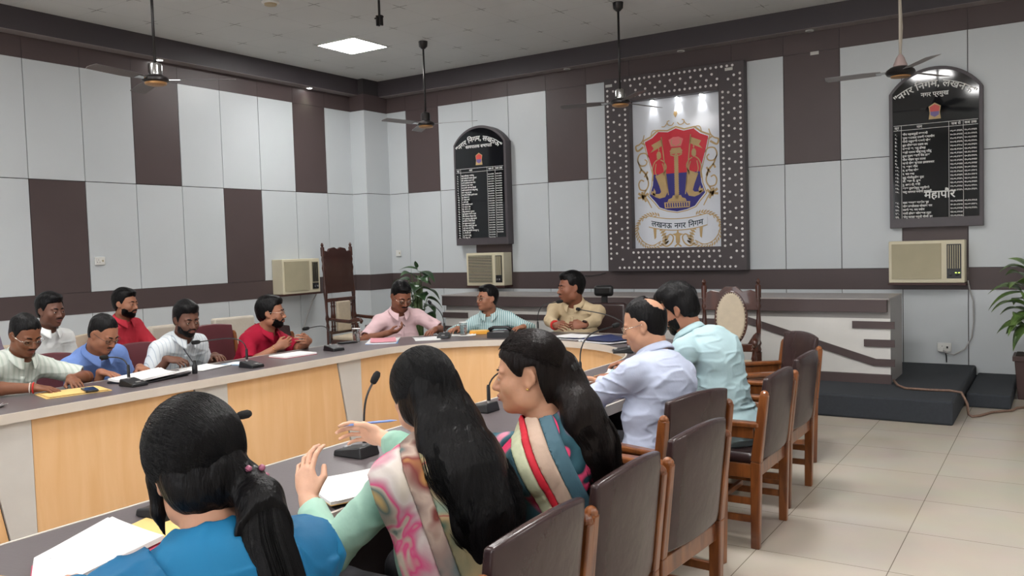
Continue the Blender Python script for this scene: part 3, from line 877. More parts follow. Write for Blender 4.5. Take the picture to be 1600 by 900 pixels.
# ---------------------------------------------------------------- the room
XL, YB, XR, YF = -8.74, 9.75, 3.9, -4.0
PW = 0.593
M_PALE = mat('pale_grey_laminate', srgb(201, 206, 209), rough=0.33, noise=0.015, nscale=2, bump=0.02, bscale=25, spec=0.4)
M_DARK = mat('dark_brown_laminate', srgb(84, 72, 72), rough=0.42, noise=0.03, nscale=3, bump=0.02, bscale=25, spec=0.35)
M_GROOVE = mat('panel_groove', srgb(58, 54, 56), rough=0.8, noise=0.05)
M_CORNICE = mat('cornice_paint', srgb(66, 60, 64), rough=0.5, noise=0.04, nscale=2)
M_SOFFIT = mat('cornice_soffit_paint', srgb(140, 132, 132), rough=0.6, noise=0.04, nscale=2)
M_BEHIND = mat('plain_wall_paint', srgb(190, 190, 188), rough=0.8, noise=0.03, nscale=2)

def floor_mat():
    m, nt, b = new_mat('vitrified_floor_tiles')
    b.inputs['Roughness'].default_value = 0.22
    tc = nt.nodes.new('ShaderNodeTexCoord'); mp = nt.nodes.new('ShaderNodeMapping'); mp.inputs['Location'].default_value = (0.06, 0.13, 0)
    nt.links.new(tc.outputs['Object'], mp.inputs['Vector'])
    br = nt.nodes.new('ShaderNodeTexBrick'); br.offset = 0.0; br.inputs['Scale'].default_value = 1.0
    br.inputs['Brick Width'].default_value = 0.61; br.inputs['Row Height'].default_value = 0.61; br.inputs['Mortar Size'].default_value = 0.0022
    br.inputs['Color1'].default_value = srgb(200, 190, 176); br.inputs['Color2'].default_value = srgb(197, 187, 173); br.inputs['Mortar'].default_value = srgb(128, 118, 106)
    nt.links.new(mp.outputs[0], br.inputs['Vector'])
    n = nt.nodes.new('ShaderNodeTexNoise'); n.inputs['Scale'].default_value = 3.0; n.inputs['Detail'].default_value = 6
    nt.links.new(tc.outputs['Object'], n.inputs['Vector'])
    mx = nt.nodes.new('ShaderNodeMix'); mx.data_type = 'RGBA'; mx.blend_type = 'MULTIPLY'; mx.inputs[0].default_value = 0.16
    nt.links.new(br.outputs['Color'], mx.inputs[6]); nt.links.new(n.outputs['Color'], mx.inputs[7]); nt.links.new(mx.outputs[2], b.inputs['Base Color'])
    return m

def ceiling_mat():
    """square ceiling tiles whose joints show mostly as small dark crosses at the corners"""
    m, nt, b = new_mat('ceiling_tiles')
    b.inputs['Roughness'].default_value = 0.9
    tc = nt.nodes.new('ShaderNodeTexCoord'); mp = nt.nodes.new('ShaderNodeMapping'); mp.inputs['Location'].default_value = (7.49, -7.41, 0)
    nt.links.new(tc.outputs['Object'], mp.inputs['Vector'])
    sp = nt.nodes.new('ShaderNodeSeparateXYZ'); nt.links.new(mp.outputs[0], sp.inputs[0])
    def op(o, a, b2=None, c=None):
        x = nt.nodes.new('ShaderNodeMath'); x.operation = o
        for i, v in enumerate((a, b2, c)):
            if v is None: continue
            if isinstance(v, (int, float)): x.inputs[i].default_value = v
            else: nt.links.new(v, x.inputs[i])
        return x.outputs[0]
    ds = []
    for ax in (0, 1):
        f = op('FRACT', op('DIVIDE', sp.outputs[ax], 0.6)); ds.append(op('MULTIPLY', op('MINIMUM', f, op('SUBTRACT', 1.0, f)), 0.6))
    lx = op('LESS_THAN', ds[0], 0.004); ly = op('LESS_THAN', ds[1], 0.004)
    n = nt.nodes.new('ShaderNodeTexNoise'); n.inputs['Scale'].default_value = 1.1; nt.links.new(tc.outputs['Object'], n.inputs['Vector'])
    reach = op('MULTIPLY', n.outputs['Fac'], 0.14)
    cx = op('MULTIPLY', op('LESS_THAN', ds[0], 0.006), op('LESS_THAN', ds[1], reach)); cy = op('MULTIPLY', op('LESS_THAN', ds[1], 0.006), op('LESS_THAN', ds[0], reach))
    cross = op('MULTIPLY', op('MAXIMUM', cx, cy), 0.62); line = op('MULTIPLY', op('MAXIMUM', lx, ly), 0.13)
    fac = op('MAXIMUM', cross, line)
    n2 = nt.nodes.new('ShaderNodeTexNoise'); n2.inputs['Scale'].default_value = 0.9; n2.inputs['Detail'].default_value = 3; nt.links.new(tc.outputs['Object'], n2.inputs['Vector'])
    r = nt.nodes.new('ShaderNodeValToRGB'); r.color_ramp.elements[0].color = srgb(198, 199, 198); r.color_ramp.elements[1].color = srgb(218, 219, 218)
    nt.links.new(n2.outputs['Fac'], r.inputs[0])
    mx = nt.nodes.new('ShaderNodeMix'); mx.data_type = 'RGBA'; mx.inputs[7].default_value = srgb(62, 60, 56)
    nt.links.new(fac, mx.inputs[0]); nt.links.new(r.outputs[0], mx.inputs[6]); nt.links.new(mx.outputs[2], b.inputs['Base Color'])
    return m

struct(MB().box(XL - 0.2, XR + 0.2, YF - 0.2, YB + 0.2, -0.15, 0).build('floor', floor_mat()))
struct(MB().box(XL - 0.2, XR + 0.2, YF - 0.2, YB + 0.2, CEIL_Z, CEIL_Z + 0.12).build('ceiling', ceiling_mat()))

SEAM = [0.10, 0.965, 1.19, 2.37, 3.57]    # heights of the panel joints
def panel_wall(name, cols, dark_up, dark_low, M, mats):
    """cols: list of (a, b) column spans along the wall; u along the wall, depth towards the room is -y in wall space"""
    b = MB(); g = 0.004; t = 0.012
    a0, a1 = cols[0][0], cols[-1][1]
    b.box(a0, a1, 0, 0.15, 0, CEIL_Z, 2, M)
    for i, (a, c) in enumerate(cols):
        b.box(a + g, c - g, -t, 0.001, SEAM[0], SEAM[1], 0, M)                       # lower pale zone
        b.box(a + g, c - g, -t, 0.001, SEAM[2] + g, SEAM[3] - g, 1 if dark_low(i) else 0, M)
        b.box(a + g, c - g, -t, 0.001, SEAM[3] + g, SEAM[4], 1 if dark_up(i) else 0, M)
        b.box(a + 0.0015, c - 0.0015, -t, 0.001, SEAM[4] + (0.003 if not dark_up(i) else 0.003), 3.80, 1, M)     # dark frieze
    b.box(a0, a1, -t - 0.004, 0.001, SEAM[1], SEAM[2], 1, M)                          # dark dado band
    b.box(a0, a1, -0.018, 0.001, 0, SEAM[0], 1, M)                                    # skirting
    return struct(b.build(name, mats))

WM = [M_PALE, M_DARK, M_GROOVE]
# left wall: u = y, room side is +x.  wall space (u, d, z) -> (XL - d, u, z)
ML = Matrix(((0, -1, 0, XL), (1, 0, 0, 0), (0, 0, 1, 0), (0, 0, 0, 1)))
y0 = 4.58 - 15 * PW
colsL = [(y0 + i * PW, y0 + (i + 1) * PW) for i in range(22)] + [(y0 + 22 * PW, 9.25)]
# the column i=15 spans 4.58..5.17 (lower dark); i=17 upper dark
panel_wall('wall_left', colsL, lambda i: i % 4 == 1 and i < 22, lambda i: i % 4 == 3, ML, WM)
# back wall: u = x, room side is -y
MBk = Matrix(((1, 0, 0, 0), (0, 1, 0, YB), (0, 0, 1, 0), (0, 0, 0, 1)))
sx = [-8.46, -8.09] + [-8.09 + 0.597 * k for k in range(1, 6)] + [-4.50, -3.21, -2.62, -2.02, -1.41, -0.80, -0.19, 0.40, 1.0, 1.6, 2.2, 2.8, 3.4, 3.9]
colsB = list(zip(sx[:-1], sx[1:]))
def upB(i):
    return colsB[i][0] in (-8.09, -2.62, -0.19 + 0.59 * 0) and i not in (13,) or i == 5 or i == 7 or i in (16,)
def lowB(i): return i in (3, 11, 15)
panel_wall('wall_back', colsB, lambda i: i in (1, 5, 9, 14, 18), lowB, MBk, WM)
# the square column in the corner
cb = MB(); cx0, cx1, cy0, cy1 = XL - 0.0, -8.46, 9.25, YB
cb.box(cx0, cx1, cy0, cy1, 0, CEIL_Z, 2)
for z0, z1, k in ((0.1, 0.965, 0), (1.194, 2.366, 0), (2.374, 3.566, 0), (3.575, 3.80, 1)):
    cb.box(cx0, cx1 + 0.012, cy0 - 0.012, cy1, z0, z1, k)
cb.box(cx0, cx1 + 0.016, cy0 - 0.016, cy1, 0.965, 1.19, 1)
struct(cb.build('trim_1', WM))
struct(MB().box(XR, XR + 0.15, YF, YB, 0, CEIL_Z).build('wall_right', M_BEHIND))
# wall behind the camera with two tall windows that let daylight in
fw = MB()
wins = [(-5.6, -3.6), (-1.4, 0.6)]
xs = [XL] + [v for w in wins for v in w] + [XR]
for i in range(0, len(xs), 2): fw.box(xs[i], xs[i + 1], YF - 0.15, YF, 0, CEIL_Z)
for a, c in wins: fw.box(a, c, YF - 0.15, YF, 0, 1.0); fw.box(a, c, YF - 0.15, YF, 2.9, CEIL_Z)
struct(fw.build('wall_front', M_BEHIND))
M_WIN = mat('daylight_window_glass', (0.7, 0.75, 0.8, 1), rough=0.2, noise=0.01, emit=(0.95, 0.96, 1.0, 1), estr=WINDOW_STRENGTH)
M_FRAMEW = mat('window_frame_paint', srgb(210, 210, 208), rough=0.5, noise=0.02)
for n, (a, c) in enumerate(wins):
    w = MB().box(a, c, YF - 0.11, YF - 0.10, 1.0, 2.9).build('window_%d' % (n + 1), M_WIN); struct(w)
    f = MB()
    for x in (a, (a + c) / 2 - 0.03, c - 0.06): f.box(x, x + 0.06, YF - 0.10, YF - 0.04, 1.0, 2.9)
    for z in (1.0, 2.84): f.box(a, c, YF - 0.10, YF - 0.04, z, z + 0.06)
    f.build('window_frame', M_FRAMEW, w)
# stepped cornice beam round the ceiling
D = 0.18; zs = 3.79
cn = MB()
cn.box(XL, XL + D, YF, YB, zs + 0.004, CEIL_Z, 0); cn.box(XL + D, XR, YB - D, YB, zs + 0.004, CEIL_Z, 0)
cn.box(XL, XL + D - 0.001, YF, YB, zs, zs + 0.004, 1); cn.box(XL + D - 0.001, XR, YB - D + 0.001, YB, zs, zs + 0.004, 1)
struct(cn.build('trim_2', [M_CORNICE, M_SOFFIT]))

# ---------------------------------------------------------------- ceiling lights
M_LED = mat('led_diffuser', (0.9, 0.9, 0.9, 1), rough=0.5, noise=0.0, emit=(1.0, 0.985, 0.965, 1), estr=PANEL_STRENGTH)
M_WHITE = mat('white_enamel', srgb(222, 222, 218), rough=0.4, noise=0.02)
PANEL_WHERE = ['over the hollow of the horseshoe table', 'over the aisle behind the aqua shirted man', 'over the second row on the left', 'over the chairs of the women', 'over the near open end of the table', 'behind the camera, between the windows', 'in the near left part of the room, behind the camera', 'over the open floor on the far right', 'over the open floor on the near right']
for i, (x, y) in enumerate(PANELS):
    t = thing('ceiling_light', 'square white light panel glowing in the ceiling near the far left corner' if i == 0 else 'ceiling light panel ' + PANEL_WHERE[i - 1], 'ceiling light', (x, y, CEIL_Z), 0, None if i == 0 else 'ceiling panels out of view')
    f = MB(); s_ = 0.3
    f.box(-s_, s_, -s_, -s_ + 0.012, -0.012, 0); f.box(-s_, s_, s_ - 0.012, s_, -0.012, 0); f.box(-s_, -s_ + 0.012, -s_, s_, -0.012, 0); f.box(s_ - 0.012, s_, -s_, s_, -0.012, 0)
    f.build('frame', M_WHITE, t)
    MB().box(-s_ + 0.012, s_ - 0.012, -s_ + 0.012, s_ - 0.012, -0.009, -0.003).build('diffuser', M_LED, t)

def spot(name, x, y, z, on, nx, ny, label, power=3.0, color=(1, 1, 1)):
    t = thing(name, label, 'spotlight', (x, y, z), 0)
    MB().lathe([(0.045, 0), (0.045, -0.008), (0.036, -0.010), (0.034, -0.003)], n=20).build('rim', M_WHITE, t, smooth='auto')
    m = M_SPOT if on else M_DIM
    MB().lathe([(0.032, -0.003), (0.030, -0.007), (0.018, -0.011)], n=16).build('lens', m, t, smooth='auto')
    if on:
        l = bpy.data.lights.new('beam', 'SPOT'); l.energy = power; l.color = color; l.spot_size = 1.5; l.spot_blend = 0.8; l.shadow_soft_size = 0.03
        lo = bpy.data.objects.new('beam', l); C.objects.link(lo); lo.parent = t; lo.location = (0, 0, -0.02)
        d = Vector((nx, ny, -1)).normalized(); lo.rotation_euler = d.to_track_quat('-Z', 'Y').to_euler()
    return t
M_SPOT = mat('spotlight_lens_lit', (0.9, 0.9, 0.9, 1), rough=0.3, noise=0.0, emit=(1, 1, 0.97, 1), estr=30.0)
M_DIM = mat('spotlight_lens_unlit', srgb(150, 146, 146), rough=0.3, noise=0.05)
spot('cornice_spotlight', XL + 0.10, 6.08, zs, True, -0.15, 0, 'lit spotlight in the cornice above the leftmost ceiling fan', 3.0)
spot('cornice_spotlight', XL + 0.10, 8.38, zs, True, -0.15, 0, 'small lit greenish spotlight in the cornice over the dark upper panel near the corner', 3.0, (0.75, 1.0, 0.7))
spot('cornice_spotlight', -5.33, YB - 0.09, zs, False, 0, 0, 'unlit cornice spotlight left of the emblem frame')
spot('cornice_spotlight', -3.79, YB - 0.09, zs, False, 0, 0, 'unlit cornice spotlight above the emblem frame')
spot('cornice_spotlight', -2.31, YB - 0.09, zs, False, 0, 0, 'unlit cornice spotlight right of the emblem frame')
dt = thing('smoke_detector', 'round beige smoke detector on the ceiling at the top edge of the picture', 'smoke detector', (-6.55, 5.88, CEIL_Z), 0)
MB().lathe([(0.085, 0), (0.085, -0.012), (0.07, -0.02)], n=28).build('base', M_WHITE, dt, smooth='auto')
MB().lathe([(0.062, -0.02), (0.058, -0.035), (0.03, -0.042)], n=28).build('cover', mat('beige_plastic', srgb(176, 160, 130), rough=0.5, noise=0.03), dt, smooth='auto')

# ---------------------------------------------------------------- ceiling fans
M_ROD = mat('fan_rod_metal', srgb(50, 48, 48), rough=0.35, metal=0.6, noise=0.1)
M_RODW = mat('fan_rod_cream', srgb(196, 186, 172), rough=0.45, noise=0.05)
M_CHROME = mat('chrome', srgb(190, 190, 190), rough=0.15, metal=1.0, noise=0.02)
M_FANB = mat('fan_body_dark', srgb(46, 42, 42), rough=0.3, metal=0.4, noise=0.1)
M_FANP = mat('fan_body_pinkish', srgb(190, 168, 164), rough=0.4, noise=0.08)
M_BRASS = mat('fan_ring_brass', srgb(176, 132, 84), rough=0.35, metal=0.5, noise=0.1)
M_BLADE = mat('fan_blade_enamel', srgb(104, 96, 96), rough=0.5, noise=0.05)
M_BLADEW = mat('fan_blade_pale', srgb(150, 148, 150), rough=0.5, noise=0.05)
def fan(x, y, z, label, rot, dark=True, cream=False):
    t = thing('ceiling_fan', label, 'ceiling fan', (x, y, z), rad(rot))
    top = CEIL_Z - z
    r = MB(); r.tube([(0, 0, 0.10), (0, 0, top - 0.02)], 0.012, n=10)
    if cream: r.tube([(0.02, 0.01, 0.14), (0.028, 0, 0.4), (0.022, 0.012, 0.7), (0.03, 0, top - 0.05)], 0.007, n=6)
    r.build('down_rod', M_RODW if cream else M_ROD, t, smooth=True)
    MB().lathe([(0.02, top - 0.09), (0.05, top - 0.06), (0.055, top)], n=20).build('canopy', M_RODW if cream else M_ROD, t, smooth='auto')
    if cream:
        MB().lathe([(0.014, 0.16), (0.035, 0.13), (0.045, 0.10), (0.058, 0.07), (0.06, 0.055), (0.05, 0.05)], n=24).build('coupling_cover', M_FANP, t, smooth='auto')
        MB().lathe([(0.05, 0.052), (0.085, 0.045), (0.118, 0.02), (0.125, 0.0), (0.11, -0.022), (0.08, -0.032)], n=32).build('motor', M_FANB, t, smooth='auto')
        MB().lathe([(0.085, -0.028), (0.08, -0.040), (0.03, -0.044)], n=28).build('bottom_ring', M_BRASS, t, smooth='auto')
    else:
        MB().lathe([(0.014, 0.155), (0.03, 0.15), (0.052, 0.14), (0.056, 0.12), (0.056, 0.05), (0.05, 0.045)], n=24).build('coupling_cover', M_CHROME if dark else M_FANB, t, smooth='auto')
        MB().lathe([(0.05, 0.05), (0.09, 0.035), (0.108, 0.018), (0.108, 0.0), (0.09, -0.012)], n=32).build('motor', M_FANB, t, smooth='auto')
        MB().lathe([(0.088, -0.010), (0.084, -0.028), (0.06, -0.036), (0.02, -0.038)], n=28).build('bottom_ring', M_BRASS, t, smooth='auto')
    for k in range(3):
        a = 2 * math.pi * k / 3; M4 = Matrix.Rotation(a, 4, 'Z') @ Matrix.Translation((0, 0, 0.012)) @ Matrix.Rotation(0.17, 4, 'X')
        b = MB(); b.prism([(0.16, -0.05), (0.30, -0.065), (0.62, -0.068), (0.64, -0.03), (0.63, 0.055), (0.30, 0.06), (0.16, 0.045)], -0.0015, 0.0015, M=M4)
        bl = b.build('blade', M_BLADEW if (cream or not dark) else M_BLADE, t)
        c = MB(); c.prism([(0.09, -0.018), (0.20, -0.03), (0.20, 0.03), (0.09, 0.018)], -0.006, -0.001, M=M4); c.build('bracket', M_CHROME, bl)
    return t
fan(-6.26, 4.36, 2.99, 'dark ceiling fan with chrome sleeve, leftmost, before the left wall', 40, True)
fan(-6.42, 8.10, 3.03, 'brown ceiling fan on a thin rod nearest the far left corner', 20, False)
fan(-3.85, 8.10, 2.99, 'dark ceiling fan hanging before the upper left corner of the emblem frame', 75, True)
fan(-1.21, 8.30, 2.98, 'fan with pinkish cover on cream rod above the right board', 62, True, True)
st = MB(); st.tube([(-5.69, 6.5, CEIL_Z), (-5.69, 6.5, CEIL_Z - 0.17)], 0.012, n=8); st.box(-5.72, -5.70, 6.48, 6.52, CEIL_Z - 0.25, CEIL_Z - 0.15); st.box(-5.68, -5.66, 6.48, 6.52, CEIL_Z - 0.25, CEIL_Z - 0.15)
st.tube([(-5.75, 6.5, CEIL_Z - 0.17), (-5.64, 6.5, CEIL_Z - 0.17)], 0.008, n=6)
tag(st.build('fan_hook', M_ROD), 'short empty fan rod with a fork end hanging from the ceiling', 'fan hook')

# ---------------------------------------------------------------- window air conditioners, sockets
M_CREAM = mat('aged_cream_plastic', srgb(214, 206, 180), rough=0.5, noise=0.04, nscale=4)
M_CREAM2 = mat('dusty_filter_grille', srgb(176, 168, 142), rough=0.8, noise=0.08, nscale=3)
M_BLACKP = mat('black_plastic', srgb(26, 26, 28), rough=0.35, noise=0.15)
M_TEAK = mat('dark_wood_shelf', srgb(64, 34, 28), rough=0.5, noise=0.2, nscale=6, stretch=(1, 8, 8))
M_LEDG = mat('green_indicator', (0.2, 0.9, 0.1, 1), emit=(0.5, 1.0, 0.1, 1), estr=3.0)
def aircon(loc, rz, w, h, d, label, slats, leds=False, side='dark'):
    """front faces -y before turning; origin at the lower left front of the shelf"""
    t = thing('air_conditioner', label, 'air conditioner', loc, rz)
    gw = w * 0.70
    b = MB(); b.box(0, w, -d, 0, 0, h); b.build('casing', M_CREAM, t, bevel=0.008)
    g = MB()
    if slats:
        g.box(0.03, gw, -d - 0.004, -d, 0.035, h - 0.03)
        n = 18
        for i in range(n):
            z = 0.04 + (h - 0.09) * i / (n - 1)
            g.box(0.03, gw, -d - 0.012, -d - 0.002, z, z + 0.007)
        g.build('front_grille', M_CREAM, t)
        k = MB(); k.box(0.034, gw - 0.004, -d - 0.0055, -d - 0.0042, 0.04, h - 0.035); k.build('grille_gap', M_BLACKP, t)
    else:
        g.box(0.03, gw, -d - 0.010, -d, 0.04, h - 0.03)
        for i in range(22): g.box(0.034, gw - 0.004, -d - 0.0115, -d - 0.009, 0.05 + (h - 0.09) * i / 21, 0.056 + (h - 0.09) * i / 21)
        g.build('front_grille', M_CREAM2, t)
    c = MB(); c.box(gw + 0.05, w - 0.03, -d - 0.004, -d + 0.001, 0.045, h - 0.04); c.build('control_recess', M_BLACKP if side == 'dark' else M_CREAM2, t)
    v = MB(); n = 6
    for i in range(n):
        x = gw + 0.065 + (w - gw - 0.11) * i / (n - 1)
        v.bar((x, -d - 0.010, 0.145), (x, -d - 0.010, h - 0.05), 0.008, 0.006)
    v.build('air_louvre', M_CREAM2 if side == 'dark' else M_BLACKP, t)
    p = MB(); p.box(gw + 0.055, w - 0.035, -d - 0.008, -d - 0.003, 0.05, 0.13); cp = p.build('control_panel', M_BLACKP, t)
    for x in (gw + 0.085, w - 0.065):
        MB().lathe([(0.014, 0), (0.013, 0.012), (0.006, 0.014)], n=14, M=Matrix.Rotation(math.pi / 2, 4, 'X')).build('knob', M_BLACKP if leds else M_CHROME, cp, loc=(x, -d - 0.008, 0.085), smooth='auto')
    if leds:
        for dx in (0.0, 0.028): MB().box(w - 0.085 + dx, w - 0.070 + dx, -d - 0.0095, -d - 0.0078, 0.098, 0.106).build('indicator', M_LEDG, cp)
    s = MB(); s.box(-0.01, w + 0.01, -d - 0.005, 0.0, -0.022, -0.001); s.build('shelf', M_TEAK, t)
    return t
AC3 = aircon((-1.515, YB - 0.013, 1.045), 0, 0.70, 0.43, 0.20, 'large cream air conditioner with blank grille and green lights under the right board', False, True)
AC2 = aircon((-6.93, YB - 0.013, 1.015), 0, 0.62, 0.45, 0.20, 'cream slatted air conditioner below the arched board left of the emblem', True)
AC1 = aircon((XL + 0.013, 7.66, 1.00), math.pi / 2, 0.66, 0.46, 0.20, 'cream air conditioner on the left wall beside the tall carved chair', False, side='pale')

def socket(loc, rz, w, h, label, holes=True, plug=False):
    t = thing('wall_socket', label, 'socket', loc, rz)
    MB().box(-w / 2, w / 2, -0.022, 0, -h / 2, h / 2).build('plate', M_WHITE, t, bevel=0.004)
    b = MB()
    if holes:
        for x, z in ((-0.02, 0.012), (-0.033, -0.012), (-0.007, -0.012)): b.lathe([(0.004, 0), (0.004, 0.001)], c=(x, -0.0225, z), n=8, M=Matrix.Rotation(math.pi / 2, 4, 'X'))
    if b.v: b.build('holes', M_BLACKP, t)
    MB().box(0.02, 0.036, -0.026, -0.021, -0.010, 0.012).build('switch', M_BLACKP if plug else M_CREAM2, t)
    if plug:
        MB().box(-0.045, -0.005, -0.060, -0.022, -0.045, -0.005).build('plug', M_WHITE, t, bevel=0.005)
    return t
socket((XL + 0.012, 5.28, 1.52), math.pi / 2, 0.11, 0.085, 'white socket plate on the left wall beside a dark lower panel')
socket((-8.31, YB - 0.012, 1.49), 0, 0.09, 0.09, 'white switch plate on the back wall near the corner column', False)
sk = socket((-1.02, YB - 0.012, 0.37), 0, 0.13, 0.09, 'white socket with a plug in it low on the wall under the right air conditioner', True, True)
M_CABLEW = mat('grey_white_cable', srgb(170, 168, 166), rough=0.5, noise=0.05)
c = MB(); c.tube([(-0.800, YB - 0.06, 1.06), (-0.785, YB - 0.05, 0.97), (-0.755, YB - 0.04, 0.85), (-0.75, YB - 0.04, 0.65), (-0.77, YB - 0.04, 0.48), (-0.83, YB - 0.05, 0.36), (-0.93, YB - 0.06, 0.30), (-1.0, YB - 0.07, 0.32), (-1.03, YB - 0.065, 0.345)], 0.007, n=8)
tag(c.build('power_cable', M_CABLEW, smooth=True), 'pale cable looping from the right air conditioner to the low socket', 'cable')
c = MB(); c.tube([(-1.01, YB - 0.05, 0.33), (-1.00, YB - 0.04, 0.28), (-1.00, YB - 0.03, 0.215)], 0.006, n=8)
tag(c.build('power_cable', M_BLACKP, smooth=True), 'short dark cable dropping from the low socket to the platform', 'cable')
c = MB(); c.tube([(XL + 0.15, 8.30, 0.97), (XL + 0.06, 8.30, 0.85), (XL + 0.03, 8.22, 0.65), (XL + 0.03, 8.12, 0.45), (XL + 0.03, 8.08, 0.12)], 0.009, n=8)
tag(c.build('power_cable', M_CABLEW, smooth=True), 'pale cable hanging from the left wall air conditioner', 'cable')
M_TAPE = mat('paper_tape', srgb(205, 203, 198), rough=0.8, noise=0.03)
for nm, (x, y, z, r), lb in (('a', (-2.28, YB - 0.016, 3.555, -0.06), 'small white paper strip stuck on the dark wall right of the emblem frame'),):
    tag(MB().box(-0.045, 0.045, -0.002, 0.001, -0.018, 0.018).build('paper_strip', M_TAPE, loc=(x, y, z)), lb, 'paper')
c = MB(); c.tube([(-4.88, YB - 0.03, 1.17), (-4.96, YB - 0.05, 1.15), (-5.1, YB - 0.03, 1.13), (-5.2, YB - 0.03, 1.14)], 0.004, n=6)
tag(c.build('loose_wire', M_BLACKP, smooth=True), 'thin dark wire end poking from the dado left of the emblem frame', 'wire')

# ---------------------------------------------------------------- emblem in its studded frame
M_FRAME = mat('frame_laminate', srgb(70, 62, 64), rough=0.45, noise=0.05, nscale=5)
M_STUD = mat('white_stud', srgb(224, 220, 218), rough=0.4, noise=0.06, nscale=30)
M_BOARDW = mat('white_gloss_board', srgb(222, 226, 234), rough=0.12, noise=0.01, spec=0.5)
M_GOLD = mat('flat_gold_vinyl', srgb(188, 158, 108), rough=0.4, noise=0.06, nscale=12)
M_RED = mat('crimson_vinyl', srgb(206, 24, 48), rough=0.3, noise=0.03)
M_BLUE = mat('navy_vinyl', srgb(38, 32, 120), rough=0.3, noise=0.04)
M_INK = mat('dark_ink', srgb(28, 52, 62), rough=0.4, noise=0.05)
fx0, fx1, fz0, fz1 = -4.79, -3.03, 1.19, 3.575
ix0, ix1, iz0, iz1 = -4.46, -3.33, 1.47, 3.27
FR = thing('emblem_frame', 'large studded dark frame around the white board with the red and blue crest', 'picture frame', (0, YB - 0.012, 0))
FD = 0.12
b = MB()
b.box(fx0, ix0, -FD, 0, fz0, fz1); b.box(ix1, fx1, -FD, 0, fz0, fz1); b.box(ix0, ix1, -FD, 0, fz0, iz0); b.box(ix0, ix1, -FD, 0, iz1, fz1)
b.build('frame', M_FRAME, FR, bevel=0.004)
bi = MB(); bi.box(ix0, ix1, -0.012, -0.004, iz0, iz1); EB = bi.build('emblem_board', M_BOARDW, FR)
sd = MB()
STUDS = []
def stud(x, z): STUDS.append((x, z))
n = 34
for side in (0, 1):
    xo, xi = (fx0 + 0.045, ix0 - 0.05) if side == 0 else (fx1 - 0.045, ix1 + 0.05)
    for i in range(n):
        z = iz0 - 0.12 + (iz1 - iz0 + 0.28) * i / (n - 1)
        stud(xo, z)
        if iz0 - 0.02 < z < iz1 + 0.02: stud(xi, z)
        m1 = xo + (xi - xo) * 0.34; m2 = xo + (xi - xo) * 0.67
        stud(m1 if i % 2 else m2, z + 0.012 * (i % 3 - 1))
n = 24
for side in (0, 1):
    zo, zi = (fz0 + 0.045, iz0 - 0.05) if side == 0 else (fz1 - 0.045, iz1 + 0.06)
    for i in range(n):
        x = ix0 - 0.17 + (ix1 - ix0 + 0.34) * i / (n - 1)
        stud(x, zo)
        if ix0 - 0.02 < x < ix1 + 0.02: stud(x, zi); stud(x + 0.01, zo + (zi - zo) * (0.36 if i % 2 else 0.66))
STUDS.sort(key=lambda q: -q[0])
first = MB(); first.lathe([(0.0155, 0), (0.0148, 0.004), (0.008, 0.007)], n=8, M=Matrix.Rotation(math.pi / 2, 4, 'X')); st0 = first.build('stud', M_STUD, FR)
st0.location = (STUDS[0][0], -FD, STUDS[0][1])
for x, z in STUDS[1:100]:
    c_ = st0.copy(); C.objects.link(c_); c_.location = (x, -FD, z)
for x, z in STUDS[100:]:
    sd.lathe([(0.0155, 0), (0.0148, 0.004), (0.008, 0.007)], c=(x, -FD, z), n=8, M=Matrix.Rotation(math.pi / 2, 4, 'X'))
sd.build('studs', M_STUD, FR)['kind'] = 'stuff'
# crest, drawn in millimetre-like units on the board: u right, v up, centre of the shield at (0, 0)
CR = MB(); EC = (-3.90, 2.365); K = 0.0036
def cm(layer): return Matrix.Translation((EC[0], -0.0125 - 0.0012 * layer, EC[1])) @ Matrix.Scale(K, 4) @ YM
def poly(pts, layer, mi, mirror=False):
    pts = [(p[0], p[1]) for p in pts]
    CR.prism(pts, 0, -0.5, mi, cm(layer))
    if mirror: CR.prism([(-p[0], p[1]) for p in pts][::-1], 0, -0.5, mi, cm(layer))
def stroke(pts, w, layer, mi, mirror=False, n=24, close=False):
    """smooth ribbon through control points"""
    P = [V(*p) for p in pts]
    if len(P) > 2:
        ext = [2 * P[0] - P[1]] + P + [2 * P[-1] - P[-2]]; out = []
        m = max(4, n // (len(P) - 1))
        for i in range(1, len(ext) - 2):
            for j in range(m):
                t = j / m; a, b2, c2, d2 = ext[i - 1:i + 3]
                out.append(0.5 * ((2 * b2) + (-a + c2) * t + (2 * a - 5 * b2 + 4 * c2 - d2) * t * t + (-a + 3 * b2 - 3 * c2 + d2) * t ** 3))
        out.append(P[-1]); P = out
    L, R_ = [], []
    for i, p in enumerate(P):
        t = nrm(P[min(i + 1, len(P) - 1)] - P[max(i - 1, 0)]); nn = V(-t[1], t[0])
        ww = w if not hasattr(w, '__len__') else w[0] + (w[1] - w[0]) * i / (len(P) - 1)
        L.append(p + nn * ww / 2); R_.append(p - nn * ww / 2)
    for i in range(len(P) - 1):
        q = [tuple(L[i]), tuple(L[i + 1]), tuple(R_[i + 1]), tuple(R_[i])]
        CR.prism(q, 0, -0.5, mi, cm(layer))
        if mirror: CR.prism([(-x, y) for x, y in q], 0, -0.5, mi, cm(layer))
# shield (units: about 1 per photograph zoom pixel / 2)
R1 = [(0, 148), (28, 138), (62, 142), (84, 124), (112, 112), (102, 70), (90, 30), (82, 0)]
R2 = [(82, 0), (86, -36), (98, -70), (78, -92), (62, -112), (34, -122), (0, -128)]
outline = R1 + R2[1:]
full = outline + [(-x, y) for x, y in outline[-2:0:-1]]
poly([(x * 1.07, y * 1.05 + 1) for x, y in full], 0, 0)
poly([(x * 1.03, y * 1.02) for x, y in full], 1, 3)
top = R1 + [(-x, y) for x, y in R1[:0:-1]]
poly(top, 2, 1)
bot = R2 + [(-x, y) for x, y in R2[-2::-1]]
poly(bot, 2, 2)
